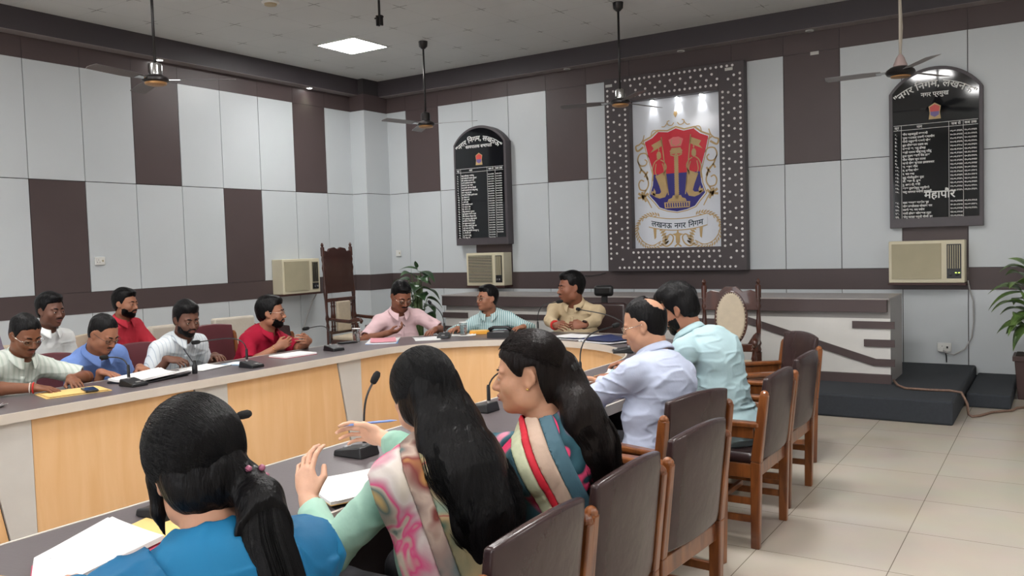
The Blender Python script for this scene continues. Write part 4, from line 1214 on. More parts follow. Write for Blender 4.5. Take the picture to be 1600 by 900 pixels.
# pillar with capital and stepped base
stroke([(0, -85), (0, 58)], 13, 3, 0)
for i in range(24): stroke([(-8, -84 + i * 6), (8, -80 + i * 6)], 2.6, 4, 0)
stroke([(-20, 62), (-8, 58), (0, 62), (8, 58), (20, 62)], 4, 4, 0); stroke([(-22, 72), (-12, 80), (0, 74), (12, 80), (22, 72)], 4, 4, 0)
poly([(-22, 64), (22, 64), (16, 84), (-16, 84)], 3, 0); poly([(-18, 88), (18, 88), (26, 112), (10, 120), (-10, 120), (-26, 112)], 3, 4)
for sx_ in (-1, 1): stroke([(sx_ * 4, 90), (sx_ * 16, 98), (sx_ * 14, 112)], 3, 4, 0)
poly([(-34, -95), (34, -95), (30, -86), (18, -82), (14, -74), (-14, -74), (-18, -82), (-30, -86)], 3, 0)
poly([(-46, -96), (46, -96), (44, -116), (-44, -116)], 3, 0)
for i in range(10): stroke([(-38 + i * 8.4, -99), (-37 + i * 8.4, -113)], 4, 4, 2)
# two mermen-like supporters holding banners
def supporter():
    mi = 0
    stroke([(-30, -72), (-52, 124)], 3.4, 4, mi, True)                       # pole
    poly([(-51, 116), (-88, 100), (-80, 88), (-92, 74), (-58, 90), (-48, 96)], 4, mi, True)
    poly([(-70, 68), (-66, 76), (-58, 76), (-54, 68), (-54, 56), (-62, 48), (-69, 54)], 4, mi, True)
    poly([(-62, 76), (-64, 84), (-61, 90), (-59, 82)], 4, mi, True)
    stroke([(-66, 50), (-78, 40), (-86, 20), (-84, 0), (-86, -22)], 3.5, 4, mi, True)
    stroke([(-56, 48), (-44, 40), (-36, 24), (-40, 8), (-46, 2)], 3.5, 4, mi, True)
    stroke([(-72, 36), (-76, 10), (-70, -8)], 3, 4, mi, True); stroke([(-50, 36), (-44, 16), (-44, -6)], 3, 4, mi, True)
    poly([(-76, -6), (-40, 8), (-34, -30), (-32, -60), (-42, -78), (-62, -82), (-78, -76), (-86, -70), (-88, -60), (-76, -66), (-62, -66), (-56, -60), (-62, -40), (-70, -20)], 4, mi, True)
    poly([(-78, -72), (-94, -66), (-90, -54), (-84, -58), (-82, -46), (-76, -58)], 4, mi, True)
supporter()
# scrolls either side
for pts, w in (([(-6, 168), (-14, 160), (-26, 162), (-30, 172), (-22, 176)], 3), ([(-30, 168), (-40, 158), (-50, 158)], 3), ([(-90, 128), (-84, 146), (-70, 148), (-60, 138)], 3),
               ([(-118, 96), (-140, 84), (-146, 100), (-132, 106), (-120, 118), (-114, 136)], (7, 3)), ([(-124, 110), (-110, 104), (-102, 116)], 5),
               ([(-98, 60), (-112, 74), (-132, 72), (-140, 52), (-130, 34), (-112, 34), (-106, 46), (-114, 54)], 4.5),
               ([(-140, 50), (-128, 22), (-112, 4), (-104, -16)], (4, 8)), ([(-126, 22), (-134, 8)], 6), ([(-104, 12), (-116, -6)], 6),
               ([(-108, -4), (-102, -30), (-112, -50), (-132, -48), (-138, -30), (-130, -16), (-118, -20)], 4.5),
               ([(-112, -50), (-118, -66), (-104, -90), (-92, -112)], (6, 3)), ([(-140, -60), (-120, -72), (-104, -62)], 8), ([(-142, -76), (-122, -76), (-112, -90)], 7), ([(-126, -56), (-122, -84)], 8)):
    stroke(pts, w, 1, 0, True)
poly([(-7, 196), (0, 184), (7, 196), (4, 206), (0, 203), (-4, 206)], 1, 0)
# wreath of leaves round the ribbon
for i in range(30):
    a = rad(60 + i * 9.3); cx_, cy_ = -92, -190; r0 = 54
    x, y = cx_ + r0 * math.cos(a) * 1.0, cy_ + r0 * math.sin(a) * 0.98
    if x > -40 and y > -215: continue
    dx, dy = math.cos(a + 0.9), math.sin(a + 0.9)
    poly([(x, y), (x + dx * 9 - dy * 3, y + dy * 9 + dx * 3), (x + dx * 17, y + dy * 17), (x + dx * 8 + dy * 3, y + dy * 8 - dx * 3)], 1, 0, True)
    dx, dy = math.cos(a + 2.0), math.sin(a + 2.0)
    if i % 2: poly([(x, y), (x + dx * 7 - dy * 2, y + dy * 7 + dx * 2), (x + dx * 13, y + dy * 13), (x + dx * 6 + dy * 2, y + dy * 6 - dx * 2)], 1, 0, True)
stroke([(-86, -136), (-132, -150), (-146, -190), (-126, -226), (-92, -240), (-60, -226)], 3, 0, 0, True)
for i in range(6):
    x, y = -46 + i * 3 , -180 - i * 9
    poly([(x, y), (x - 14, y - 2), (x - 20, y - 12), (x - 7, y - 9)], 1, 0, True)
poly([(-88, -178), (-76, -178), (-78, -214), (-84, -220)], 2, 0, True)
stroke([(-60, -236), (-40, -244), (-22, -232), (-16, -214), (-26, -204), (-38, -210)], (5, 4), 1, 0, True); stroke([(-46, -238), (-34, -226)], 5, 1, 0, True); stroke([(-12, -246), (0, -236)], 5, 1, 0, True)
poly([(-7, -232), (0, -240), (7, -232), (8, -210), (20, -204), (4, -200), (0, -184), (-4, -200), (-20, -204), (-8, -210)], 2, 0)
# ribbon
rb = lambda x: -150 - 9 * math.cos(x / 105 * math.pi) + 0
xs_ = [(-104 + i * 10.4) for i in range(21)]
up_ = lambda x: -137 + 8 * math.sin((x / 104) * math.pi * 0.9 + 0) * (1 if x > 0 else 1) * (1 if abs(x) > 0 else 0) * (1 if x > 0 else -1) - 12
for i in range(20):
    a, c2 = xs_[i], xs_[i + 1]; fa, fc = -140 - 14 * (1 - (a / 104) ** 2) , -140 - 14 * (1 - (c2 / 104) ** 2)
    CR.prism([(a, fa + 3), (c2, fc + 3), (c2, fc - 38), (a, fa - 38)], 0, -0.5, 0, cm(3)); CR.prism([(a, fa), (c2, fc), (c2, fc - 35), (a, fa - 35)], 0, -0.5, 5, cm(4))
CR.build('crest', [M_GOLD, M_RED, M_BLUE, M_BOARDW, mat('pale_rose_vinyl', srgb(226, 120, 120), rough=0.4, noise=0.05), M_BOARDW], EB)
def bend(co):
    co = co.copy(); co[:, 1] = co[:, 1] + 14 * (co[:, 0] / 104) ** 2; return co
for wd, x0_ in (('लखनऊ', -57), ('नगर', 9), ('\u093fनगम', 64)):
    text_mesh(wd, 26, 'ribbon_lettering', M_INK, EB, cm(5) @ Matrix.Translation((0, -184, 0)), extrude=0.3, follow=lambda co, x0_=x0_: bend(co + np.array([x0_, 0, 0])), bold=0.5)
# three small lamps in the recess top
for i, x in enumerate((-4.18, -3.86, -3.56)):
    lab = ('left', 'middle', 'right')[i]
    t = thing('picture_spotlight', '%s of the three small lit lamps inside the top of the emblem frame' % lab, 'spotlight', (x, YB - 0.072, iz1))
    MB().lathe([(0.030, 0), (0.030, -0.012), (0.022, -0.016)], n=18).build('housing', M_CHROME, t, smooth='auto')
    MB().lathe([(0.021, -0.014), (0.019, -0.020), (0.010, -0.024)], n=16).build('lens', M_SPOT, t, smooth='auto')
    l = bpy.data.lights.new('beam', 'SPOT'); l.energy = 2.6; l.spot_size = 0.9; l.spot_blend = 0.5; l.shadow_soft_size = 0.012; l.color = (1, 1, 1)
    lo = bpy.data.objects.new('beam', l); C.objects.link(lo); lo.parent = t; lo.location = (0, 0, -0.03)
    lo.rotation_euler = Vector((0, 0.42, -1)).normalized().to_track_quat('-Z', 'Y').to_euler()
tag(MB().box(-0.045, 0.045, -0.002, 0.001, -0.016, 0.016).build('paper_strip', M_TAPE, loc=(-3.20, YB - 0.012 - FD - 0.008, 3.49)), 'small white paper strip at the upper right of the studded frame', 'paper')
tag(MB().box(-0.045, 0.045, -0.002, 0.001, -0.016, 0.016).build('paper_strip', M_TAPE, loc=(-4.72, YB - 0.012 - FD - 0.008, 3.49)), 'small white paper strip at the upper left of the studded frame', 'paper')

# ---------------------------------------------------------------- arched black name boards
M_BLKGLASS = mat('black_gloss_board', srgb(10, 13, 18), rough=0.06, noise=0.1, spec=0.5)
M_LETTER = mat('white_lettering', srgb(222, 222, 220), rough=0.5, noise=0.02)
M_FRAME2 = mat('board_frame_laminate', srgb(78, 72, 76), rough=0.45, noise=0.05)
def arch(w, z0, zs_, zt, inset=0.0, foot=0.0):
    hw = w / 2 - inset; pts = [(-hw, z0 + inset + foot), (hw, z0 + inset + foot)]
    h_ = zt - inset - zs_; R_ = (hw * hw + h_ * h_) / (2 * h_); am = math.asin(hw / R_)
    for i in range(21):
        a = am * (1 - i / 10)
        pts.append((R_ * math.sin(a), zs_ + h_ - R_ * (1 - math.cos(a))))
    return pts
rg = random.Random(5)
CONS = 'कखगघचजटडतदनपबमयरलवशसह'; VOW = ['', '', 'ा', '', 'ी', '', 'ो', 'ु']
def word(n): return ''.join(rg.choice(CONS) + rg.choice(VOW) for _ in range(n))
def hindi_date(): return '.'.join(('%02d' % rg.randint(1, 28), '%02d' % rg.randint(1, 12), '19%02d' % rg.randint(16, 99))).translate(str.maketrans('0123456789', '०१२३४५६७८९'))
def board(xc, w, z0, zsh, zt, label, d, title, sub, rows, mayor=None):
    t = thing('name_board', label, 'notice board', (xc, YB - 0.014, 0))
    MB().prism(arch(w, z0, zsh, zt), 0, -d, M=YM).build('frame', M_FRAME2, t, bevel=0.006)
    g = MB().prism(arch(w, z0, zsh, zt, 0.035, 0.065), -d - 0.001, -d - 0.006, M=YM).build('glass_face', M_BLKGLASS, t)
    F = lambda x, z, k=0: Matrix.Translation((x, -d - 0.0075 - k, z)) @ Matrix(((1, 0, 0, 0), (0, 0, -1, 0), (0, 1, 0, 0), (0, 0, 0, 1)))
    r0 = w * 0.62
    def arc(co):
        co = co.copy(); a = co[:, 0] / r0; rr = r0 + co[:, 1]
        co[:, 0] = np.sin(a) * rr; co[:, 1] = np.cos(a) * rr - r0; return co
    text_mesh('"न॰गर ननगम, लखनऊ"'.replace('॰', '').replace('ननगम', '\u093fनगम'), w * 0.112, 'heading_lettering', M_LETTER, g, F(0, zt - 0.205 * w / 0.87), follow=arc, bold=0.0015)
    text_mesh(sub, w * 0.070, 'subheading_lettering', M_LETTER, g, F(0, zt - 0.30 * w / 0.87), bold=0.001)
    e = MB(); k = w * 0.068; ez = zt - 0.46 * w / 0.87
    def pe(pts, lay, mi): e.prism([(x * k, z * k + ez) for x, z in pts], -d - 0.007 - lay, -d - 0.0075 - lay, mi, YM)
    pe([(-0.95, -1.3), (0.95, -1.3), (0.8, -0.2), (0.95, 0.9), (0, 1.5), (-0.95, 0.9), (-0.8, -0.2)], 0, 0)
    pe([(-0.7, 0), (0.7, 0), (0.8, 0.8), (0, 1.25), (-0.8, 0.8)], 0.001, 1); pe([(-0.7, 0), (0.7, 0), (0.65, -0.6), (0, -0.95), (-0.65, -0.6)], 0.001, 2)
    e.build('small_crest', [M_GOLD, mat('crest_red', srgb(206, 74, 68), rough=0.4, noise=0.1), mat('crest_violet', srgb(112, 96, 150), rough=0.4, noise=0.1)], g)
    L = MB(); zt2 = ez - 0.115 * w / 0.87; hw = w / 2 - 0.045; bx = (-hw + w * 0.085, hw - w * 0.30, hw - w * 0.15)
    for z in (zt2, zt2 - 0.05 * w / 0.87): L.box(-hw, hw, -d - 0.008, -d - 0.006, z - 0.002, z + 0.002)
    zb = z0 + 0.10
    for x in bx: L.box(x - 0.0015, x + 0.0015, -d - 0.008, -d - 0.006, zb, zt2)
    L.build('ruled_lines', M_LETTER, g)
    n = rows; gap = (zt2 - 0.06 * w / 0.87 - zb) / (n + 0.3); ts = gap * 0.78
    mi_row = None if mayor is None else mayor
    names = []; nums = []; d1 = []; d2 = []
    lens = [(2, 5, 4), (2, 4, 3, 4), (2, 4, 3, 2), (2, 5, 3, 2), (3, 1, 2, 3), (2, 3, 4, 3), (2, 3, 3, 2, 2), (2, 3, 2, 2), (2, 2, 3, 6), (1, 3, 2), (1, 3, 2), (1, 2, 2), (2, 5, 2), (1, 2, 1, 2), (1, 2, 1, 2)]
    nm = {1: '१', 2: '२', 3: '३', 4: '४', 5: '५', 6: '६', 7: '७', 8: '८', 9: '९', 0: '०'}
    col = [[], [], [], []]
    head = zt2 - 0.037 * w / 0.87
    for x, s_ in ((-hw + w * 0.035, 'क्र'), ((bx[0] + bx[1]) / 2 - 0.05, 'नाम'), ((bx[1] + bx[2]) / 2, 'कब से'), ((bx[2] + hw) / 2, 'कब तक')):
        text_mesh(s_, w * 0.042, 'column_heading', M_LETTER, g, F(x, head), bold=0.0005)
    k_ = 0
    for r in range(n):
        if mi_row is not None and r in (mi_row, mi_row + 1):
            for c_ in col: c_.append('')
            continue
        k_ += 1
        ls = lens[(k_ - 1) % len(lens)]
        col[0].append(''.join(nm[int(c)] for c in str(k_)) + '.'); col[1].append(' '.join(word(q) + ('.' if q == 1 else '') for q in ls)[:26])
        col[2].append(hindi_date()); col[3].append(hindi_date() if (r < n - 2) else '')
    for c_, x, al in ((0, -hw + w * 0.012, 'LEFT'), (1, bx[0] + w * 0.012, 'LEFT'), (2, bx[1] + w * 0.012, 'LEFT'), (3, bx[2] + w * 0.010, 'LEFT')):
        V_ = []
        for r, s_ in enumerate(col[c_]):
            if not s_: continue
            V_.append((r, s_))
        # one mesh per column
        mbk = MB()
        me_all = None
        verts = []; faces = []
        for r, s_ in V_:
            o = text_mesh(s_, ts * (1.0 if c_ < 2 else 0.80), 'row', M_LETTER, None, Matrix.Translation((0, -r * gap, 0)), align=al, bold=0.0009, extrude=0.0008)
            base = len(verts); sq = 1.0
            wd = max((v.co.x for v in o.data.vertices), default=1)
            lim = (bx[1] - bx[0] - 0.02) if c_ == 1 else (w * 0.13 if c_ > 1 else w * 0.07)
            f_ = min(1.0, lim / max(wd, 1e-4))
            verts += [(v.co.x * f_, v.co.y, v.co.z) for v in o.data.vertices]; faces += [tuple(i + base for i in p.vertices) for p in o.data.polygons]
            me_ = o.data; bpy.data.objects.remove(o); bpy.data.meshes.remove(me_)
        me = bpy.data.meshes.new('column_lettering'); me.from_pydata(verts, [], faces); me.transform(F(x, zt2 - 0.105 * w / 0.87)); me.materials.append(M_LETTER)
        link(bpy.data.objects.new('column_lettering', me), g)
    if mayor is not None:
        text_mesh('महापौर', w * 0.125, 'middle_heading_lettering', M_LETTER, g, F(0.04, zt2 - 0.105 * w / 0.87 - gap * (mi_row + 0.75)), bold=0.002)
    return t
board(-1.088, 0.86, 1.61, 2.995, 3.235, 'large arched black board with white columns of names right of the emblem', 0.09, '', 'नगर \u092a\u094dरमुख', 24, 17)
board(-6.70, 0.87, 1.575, 2.965, 3.205, 'arched black board with closely written names left of the emblem', 0.14, '', 'कायपालक सभापति', 27)

# ---------------------------------------------------------------- conference table
M_TOP = mat('grey_brown_laminate_top', srgb(98, 90, 92), rough=0.30, noise=0.06, nscale=6, bump=0.03, bscale=80, spec=0.45)
M_EDGE = mat('pale_edge_band', srgb(196, 188, 178), rough=0.45, noise=0.03)
M_PILA = mat('pale_grey_pilaster', srgb(190, 188, 184), rough=0.45, noise=0.03)
M_SHADOWP = mat('shaded_table_side', srgb(52, 46, 48), rough=0.6, noise=0.08)  # shadow beneath the table is put into this dark panel colour
def wood_mat(name, c1, c2, scale=3.0, rough=0.4, stretch=(6, 6, 0.6), coat=0.0):
    m, nt, b = new_mat(name); b.inputs['Roughness'].default_value = rough; b.inputs['Coat Weight'].default_value = coat
    tc = nt.nodes.new('ShaderNodeTexCoord'); mp = nt.nodes.new('ShaderNodeMapping'); mp.inputs['Scale'].default_value = stretch
    nt.links.new(tc.outputs['Object'], mp.inputs['Vector'])
    n = nt.nodes.new('ShaderNodeTexNoise'); n.inputs['Scale'].default_value = scale; n.inputs['Detail'].default_value = 7; n.inputs['Distortion'].default_value = 0.7
    nt.links.new(mp.outputs[0], n.inputs['Vector'])
    r = nt.nodes.new('ShaderNodeValToRGB'); r.color_ramp.elements[0].position = 0.32; r.color_ramp.elements[1].position = 0.68
    r.color_ramp.elements[0].color = c1; r.color_ramp.elements[1].color = c2
    nt.links.new(n.outputs['Fac'], r.inputs[0]); nt.links.new(r.outputs[0], b.inputs['Base Color'])
    bp = nt.nodes.new('ShaderNodeBump'); bp.inputs['Strength'].default_value = 0.08; bp.inputs['Distance'].default_value = 0.01
    nt.links.new(n.outputs['Fac'], bp.inputs['Height']); nt.links.new(bp.outputs[0], b.inputs['Normal'])
    return m
M_BEECH = wood_mat('beech_veneer', srgb(212, 168, 118), srgb(220, 180, 134), 2.0, 0.42)
M_TEAKW = wood_mat('polished_teak', srgb(92, 48, 22), srgb(142, 84, 42), 3.0, 0.28, (5, 5, 1.2), 0.4)
M_ROSEW = wood_mat('carved_rosewood', srgb(50, 22, 14), srgb(78, 38, 24), 3.0, 0.32, (5, 5, 1.2), 0.3)
M_ROSEP = wood_mat('dark_rosewood_panel', srgb(52, 20, 14), srgb(64, 28, 20), 1.2, 0.35, (2, 2, 0.6), 0.3)
TC = (-3.57, 5.05)
def tpath(off, ns=40, y0=-1.2):
    """horseshoe path at a distance from the inner edge; right side first, round the far end, then the left side"""
    r = 1.05 + off; pts = [(TC[0] + r, y0)]
    pts += [(TC[0] + r * math.cos(math.pi * i / ns), TC[1] + r * math.sin(math.pi * i / ns)) for i in range(ns + 1)]
    pts.append((TC[0] - r, y0)); return pts
def band(o0, o1, z0, z1, mb, mi=0, y0=-1.2, ns=40):
    a, b = tpath(o0, ns, y0), tpath(o1, ns, y0); n = len(a)
    vs = []
    for i in range(n): vs += [(a[i][0], a[i][1], z0), (b[i][0], b[i][1], z0), (b[i][0], b[i][1], z1), (a[i][0], a[i][1], z1)]
    fs = []
    for i in range(n - 1):
        for k in range(4): fs.append((4 * i + k, 4 * i + (k + 1) % 4, 4 * (i + 1) + (k + 1) % 4, 4 * (i + 1) + k))
    fs += [(0, 3, 2, 1), (4 * n - 4, 4 * n - 3, 4 * n - 2, 4 * n - 1)]
    mb.add(vs, fs, mi)
TB = thing('conference_table', 'long horseshoe shaped meeting table with dark top, pale edge and beech front panels', 'table', (0, 0, 0))
b = MB(); band(0.012, 0.638, 0.712, 0.75, b); b.build('table_top', M_TOP, TB)
b = MB(); band(0.0, 0.012, 0.700, 0.7515, b); band(0.638, 0.65, 0.700, 0.7515, b); b.build('edge_band', M_EDGE, TB)
b = MB(); band(0.055, 0.075, 0.0, 0.711, b); b.build('inner_carcass', M_SHADOWP, TB)
def at(s, off):
    """point on the inner apron at path length s measured from the left row (y = 0) forwards"""
    r = 1.05 + off; L1 = TC[1]
    if s < L1: return V(TC[0] - r, s), V(0, 1), V(1, 0)
    a = (s - L1) / 1.05
    if a < math.pi:
        return V(TC[0] - r * math.cos(a), TC[1] + r * math.sin(a)), V(math.sin(a), math.cos(a)), V(math.cos(a), -math.sin(a))
    q = s - L1 - math.pi * 1.05
    return V(TC[0] + r, TC[1] - q), V(0, -1), V(-1, 0)
tot = 2 * TC[1] + math.pi * 1.05
right_edges = [1.10, 2.38, 3.66, 4.94, TC[1] + 1.05 * rad(92), TC[1] + 1.05 * math.pi + 0.1, TC[1] + 1.05 * math.pi + 1.4, TC[1] + 1.05 * math.pi + 2.7, TC[1] + 1.05 * math.pi + 4.0]
def curved_plate(s0t, s1t, s0b, s1b, z0, z1, off, thick, name, m, n=10):
    vs = []; fs = []
    for i in range(n + 1):
        u = i / n
        for (a, c, z) in ((s0b, s1b, z0), (s0t, s1t, z1)):
            s = a + (c - a) * u
            for o_ in (off, off + thick):
                p, _, _ = at(s, o_); vs.append((p[0], p[1], z))
    for i in range(n):
        o = 4 * i; q = o + 4
        fs += [(o, q, q + 2, o + 2), (o + 1, o + 3, q + 3, q + 1), (o + 2, q + 2, q + 3, o + 3), (o, o + 1, q + 1, q)]
    fs += [(0, 2, 3, 1), (4 * n, 4 * n + 1, 4 * n + 3, 4 * n + 2)]
    return MB().add(vs, fs).build(name, m, TB)
prev = 0.0
for i, e in enumerate(right_edges + [tot]):
    wt, wb = 0.25, 0.13
    if e != tot:
        curved_plate(e - wt, e, e - wb, e, 0.03, 0.70, 0.032, 0.022, 'pilaster', M_PILA, 4)
        curved_plate(prev + 0.006, e - wt - 0.008, prev + 0.006, e - wb - 0.008, 0.03, 0.70, 0.040, 0.014, 'front_panel', M_BEECH, 12)
    else:
        curved_plate(prev + 0.006, e, prev + 0.006, e, 0.03, 0.70, 0.040, 0.014, 'front_panel', M_BEECH, 6)
    prev = e
for s in (0.3, 1.6, 2.9, 4.2):
    for x0_, x1_ in ((TC[0] - 1.68, TC[0] - 1.127), (TC[0] + 1.127, TC[0] + 1.60)):
        MB().box(x0_, x1_, s, s + 0.025, 0.0, 0.711).build('support_panel', M_SHADOWP, TB)
for a in (20, 50, 72, 107, 135, 165):
    M4 = Matrix.Translation((TC[0], TC[1], 0)) @ Matrix.Rotation(rad(a), 4, 'Z')
    MB().box(1.127, 1.62, -0.012, 0.012, 0, 0.711, M=M4).build('support_panel', M_SHADOWP, TB)

# ---------------------------------------------------------------- stepped platform and long counter against the back wall
M_CARPET = mat('charcoal_carpet', srgb(50, 54, 60), rough=0.92, noise=0.10, nscale=50, bump=0.35, bscale=400)
pf = MB().box(-7.0, -0.73, 7.55, YB - 0.019, 0, 0.20).build('platform', M_CARPET, bevel=0.02)
tag(pf, 'long low charcoal carpeted platform under the counter', 'platform')
ps = MB().box(-0.715, -0.37, 8.44, YB - 0.019, 0, 0.125).build('platform_step', M_CARPET, bevel=0.015)
tag(ps, 'small lower charcoal carpeted step at the right end of the platform', 'step')
CT = thing('long_counter', 'long pale counter on the platform with a dark diagonal stripe and dark top band', 'counter', (0, 0, 0.2))
px0, px1, py0, py1 = -6.32, -1.30, 8.22, 8.90
H = 0.765
b = MB(); b.box(px0, px1, py0 + 0.03, py1, 0.0, H); b.build('carcass', mat('counter_shaded_grey_laminate', srgb(150, 146, 144), rough=0.4, noise=0.03), CT)  # carcass grey includes painted shade for the recess below the top band
MB().box(px0 - 0.02, px1 + 0.0, py0 - 0.04, py1 + 0.02, H, H + 0.012).build('counter_top', mat('counter_top_laminate', srgb(158, 152, 150), rough=0.35, noise=0.03), CT)
MB().box(px0 - 0.015, px1 - 0.02, py0 - 0.035, py0 + 0.029, H - 0.115, H - 0.001).build('top_band', M_DARK, CT, bevel=0.003)
M_CPALE = mat('counter_pale_laminate', srgb(214, 212, 208), rough=0.4, noise=0.02)
MB().box(px0, px1 + 0.002, py0 + 0.01, py0 + 0.029, 0.085, H - 0.175).build('front_panel', M_CPALE, CT)
MB().box(px0 - 0.01, px1 + 0.01, py0 - 0.012, py0 + 0.029, 0.0, 0.083).build('plinth', M_DARK, CT)
for (a0, a1, z) in ((-1.62, px1 + 0.04, 0.50), (-1.52, px1 + 0.04, 0.335), (px0 - 0.03, px0 + 0.34, 0.50), (px0 - 0.03, px0 + 0.26, 0.335)):
    MB().box(a0, a1, py0 - 0.008, py0 + 0.06 if a0 < -3 and False else py0 + 0.009, z, z + 0.066).build('trim_bar', M_DARK, CT)
b = MB(); b.prism([(-2.64, 0.60), (-1.42, 0.225), (px1 + 0.04, 0.225), (px1 + 0.04, 0.16), (-1.44, 0.16), (-2.80, 0.58), (-2.80, 0.60)], py0 + 0.009, py0 - 0.008, M=YM); b.build('diagonal_bar', M_DARK, CT)
b = MB(); b.prism([(-2.80, 0.56), (-2.80, 0.50), (-4.5, 0.50), (-5.25, 0.50), (-5.32, 0.56)], py0 + 0.009, py0 - 0.008, M=YM); b.build('trim_bar', M_DARK, CT)
M_BROWNC = mat('brown_twisted_cable', srgb(124, 98, 84), rough=0.6, noise=0.25, nscale=80)
c = MB(); c.tube([(-1.275, 8.24, 0.235), (-1.22, 8.10, 0.215), (-1.14, 7.98, 0.212), (-0.95, 7.97, 0.212), (-0.80, 8.00, 0.212), (-0.71, 7.98, 0.205), (-0.665, 7.95, 0.12), (-0.66, 8.0, 0.02), (-0.63, 7.96, 0.012), (-0.58, 8.02, 0.012), (-0.50, 8.22, 0.012), (-0.36, 8.36, 0.012), (-0.33, 8.50, 0.012), (-0.1, 8.75, 0.012)], 0.011, n=8)
tag(c.build('floor_cable', M_BROWNC, smooth=True), 'brown cable running from the counter foot over the platform edge onto the floor', 'cable')

# ---------------------------------------------------------------- wooden arm chairs with leather pads
M_MAROON = mat('maroon_leatherette', srgb(58, 42, 42), rough=0.27, noise=0.14, nscale=5, bump=0.22, bscale=16, spec=0.5)
M_MAROON2 = mat('plum_leatherette', srgb(96, 48, 54), rough=0.4, noise=0.10, nscale=6, bump=0.1, bscale=30)
M_IVORY = mat('ivory_cover_cloth', srgb(206, 198, 184), rough=0.75, noise=0.04, nscale=8, bump=0.15, bscale=40)
M_CREAMU = mat('cream_upholstery', srgb(196, 182, 160), rough=0.75, noise=0.05, nscale=20, bump=0.15, bscale=120)
def arm_chair(label, x, y, heading, pad=None, group=None, cover=False, wide=0.50, top=0.855, arms=True):
    """heading: direction the sitter faces; origin under the seat centre"""
    pad = pad or M_MAROON
    t = thing('arm_chair', label, 'chair', (x, y, 0), rad(heading - 90), group)
    hw = wide / 2; yb = -0.235; yf = 0.235
    lean = 0.055
    for sx in (-1, 1):
        X = sx * (hw - 0.0)
        b = MB(); b.bar((X, yb, 0), (X, yb - 0.01, 0.44), 0.036, 0.044, w2=0.044, d2=0.052); b.bar((X, yb - 0.01, 0.44), (X, yb - lean, top - 0.075), 0.044, 0.052, w2=0.036, d2=0.042)
        b.lathe([(0.021, -0.004), (0.021, 0.008), (0.016, 0.019), (0.006, 0.024)], c=(X, yb - lean, top - 0.078), n=12)
        b.build('rear_leg', M_TEAKW, t, bevel=0.006)
        b = MB(); b.bar((X, yf, 0), (X, yf, 0.60 if arms else 0.42), 0.036, 0.040, w2=0.042, d2=0.046); b.build('front_leg', M_TEAKW, t, bevel=0.006)
        if arms:
            b = MB(); b.prism([(X - 0.024, yb - 0.03), (X + 0.024, yb - 0.03), (X + 0.034, 0.12), (X + 0.036, yf + 0.06), (X + 0.015, yf + 0.095), (X - 0.018, yf + 0.09), (X - 0.034, yf + 0.05), (X - 0.03, 0.1)], 0.612, 0.640)
            a = b.build('armrest', M_TEAKW, t, bevel=0.010, seg=3)
            b = MB(); b.box(X - 0.010, X + 0.010, yb, yf, 0.555, 0.612); b.build('arm_rail', M_TEAKW, t, bevel=0.004)
        b = MB(); b.box(X - 0.012, X + 0.012, yb, yf, 0.355, 0.425); b.build('side_rail', M_TEAKW, t, bevel=0.004)
        for z in (0.13, 0.22): MB().box(X - 0.010, X + 0.010, yb, yf, z, z + 0.035).build('stretcher', M_TEAKW, t, bevel=0.004)
    for yy, nm in ((yf, 'front_rail'), (yb - 0.004, 'back_rail')):
        MB().box(-hw, hw, yy - 0.012, yy + 0.012, 0.355, 0.425).build(nm, M_TEAKW, t, bevel=0.004)
    MB().box(-hw, hw, -0.012, 0.012, 0.165, 0.195).build('stretcher', M_TEAKW, t, bevel=0.004)
    # seat cushion and curved back pad
    F = Field((-hw - 0.02, yb - 0.03, 0.38), (hw + 0.02, yf + 0.05, 0.52), 0.011)
    F.rbox((0, 0.005, 0.44), (hw - 0.026, 0.232, 0.032), 0.026); F.ell((0, 0, 0.455), (0.19, 0.18, 0.024), k=0.03)
    F.mesh('seat', pad, t, smooth=1)
    vs = []; fs = []; nu, nv = 14, 9; z0, z1 = 0.445, top
    for side in (0, 1):
        for i in range(nu + 1):
            for j in range(nv + 1):
                u = i / nu * 2 - 1; v = j / nv
                zz = z0 + (z1 - z0) * v + 0.022 * (1 - u * u) * v
                edge = min(1.0, (1 - abs(u)) * 6, v * 7 + 0.3, (1 - v) * 7)
                th = 0.016 + 0.010 * max(0, edge) ** 0.5
                yy = yb - lean * (0.15 + 0.85 * v) - 0.022 * (1 - u * u) + (th if side else -th)
                vs.append((u * (hw - 0.024), yy, zz))
    N = (nu + 1) * (nv + 1); g = lambda s_, i, j: s_ * N + i * (nv + 1) + j
    for i in range(nu):
        for j in range(nv): fs += [(g(0, i, j), g(0, i + 1, j), g(0, i + 1, j + 1), g(0, i, j + 1)), (g(1, i, j), g(1, i, j + 1), g(1, i + 1, j + 1), g(1, i + 1, j))]
        for j in (0, nv): fs.append((g(0, i, j), g(1, i, j), g(1, i + 1, j), g(0, i + 1, j)) if j == 0 else (g(0, i, j), g(0, i + 1, j), g(1, i + 1, j), g(1, i, j)))
    for j in range(nv):
        fs += [(g(0, 0, j), g(0, 0, j + 1), g(1, 0, j + 1), g(1, 0, j)), (g(0, nu, j), g(1, nu, j), g(1, nu, j + 1), g(0, nu, j + 1))]
    MB().add(vs, fs).build('backrest', pad, t, smooth='auto', bevel=0.010, seg=3)
    if cover:
        b = MB(); b.box(-hw + 0.012, hw - 0.012, yb - lean - 0.055, yb - lean + 0.035, top - 0.26, top + 0.035); b.build('back_cover', M_IVORY, t, bevel=0.025, seg=4, smooth='auto')
    return t
CG = 'wooden arm chairs round the horseshoe table'
arm_chair('maroon arm chair of the woman in mint green, backrest cut by the bottom edge', -1.40, 1.80, 180, group=CG)
arm_chair('maroon leather arm chair behind the woman in the pink and teal printed dupatta', -1.42, 2.37, 180, group=CG)
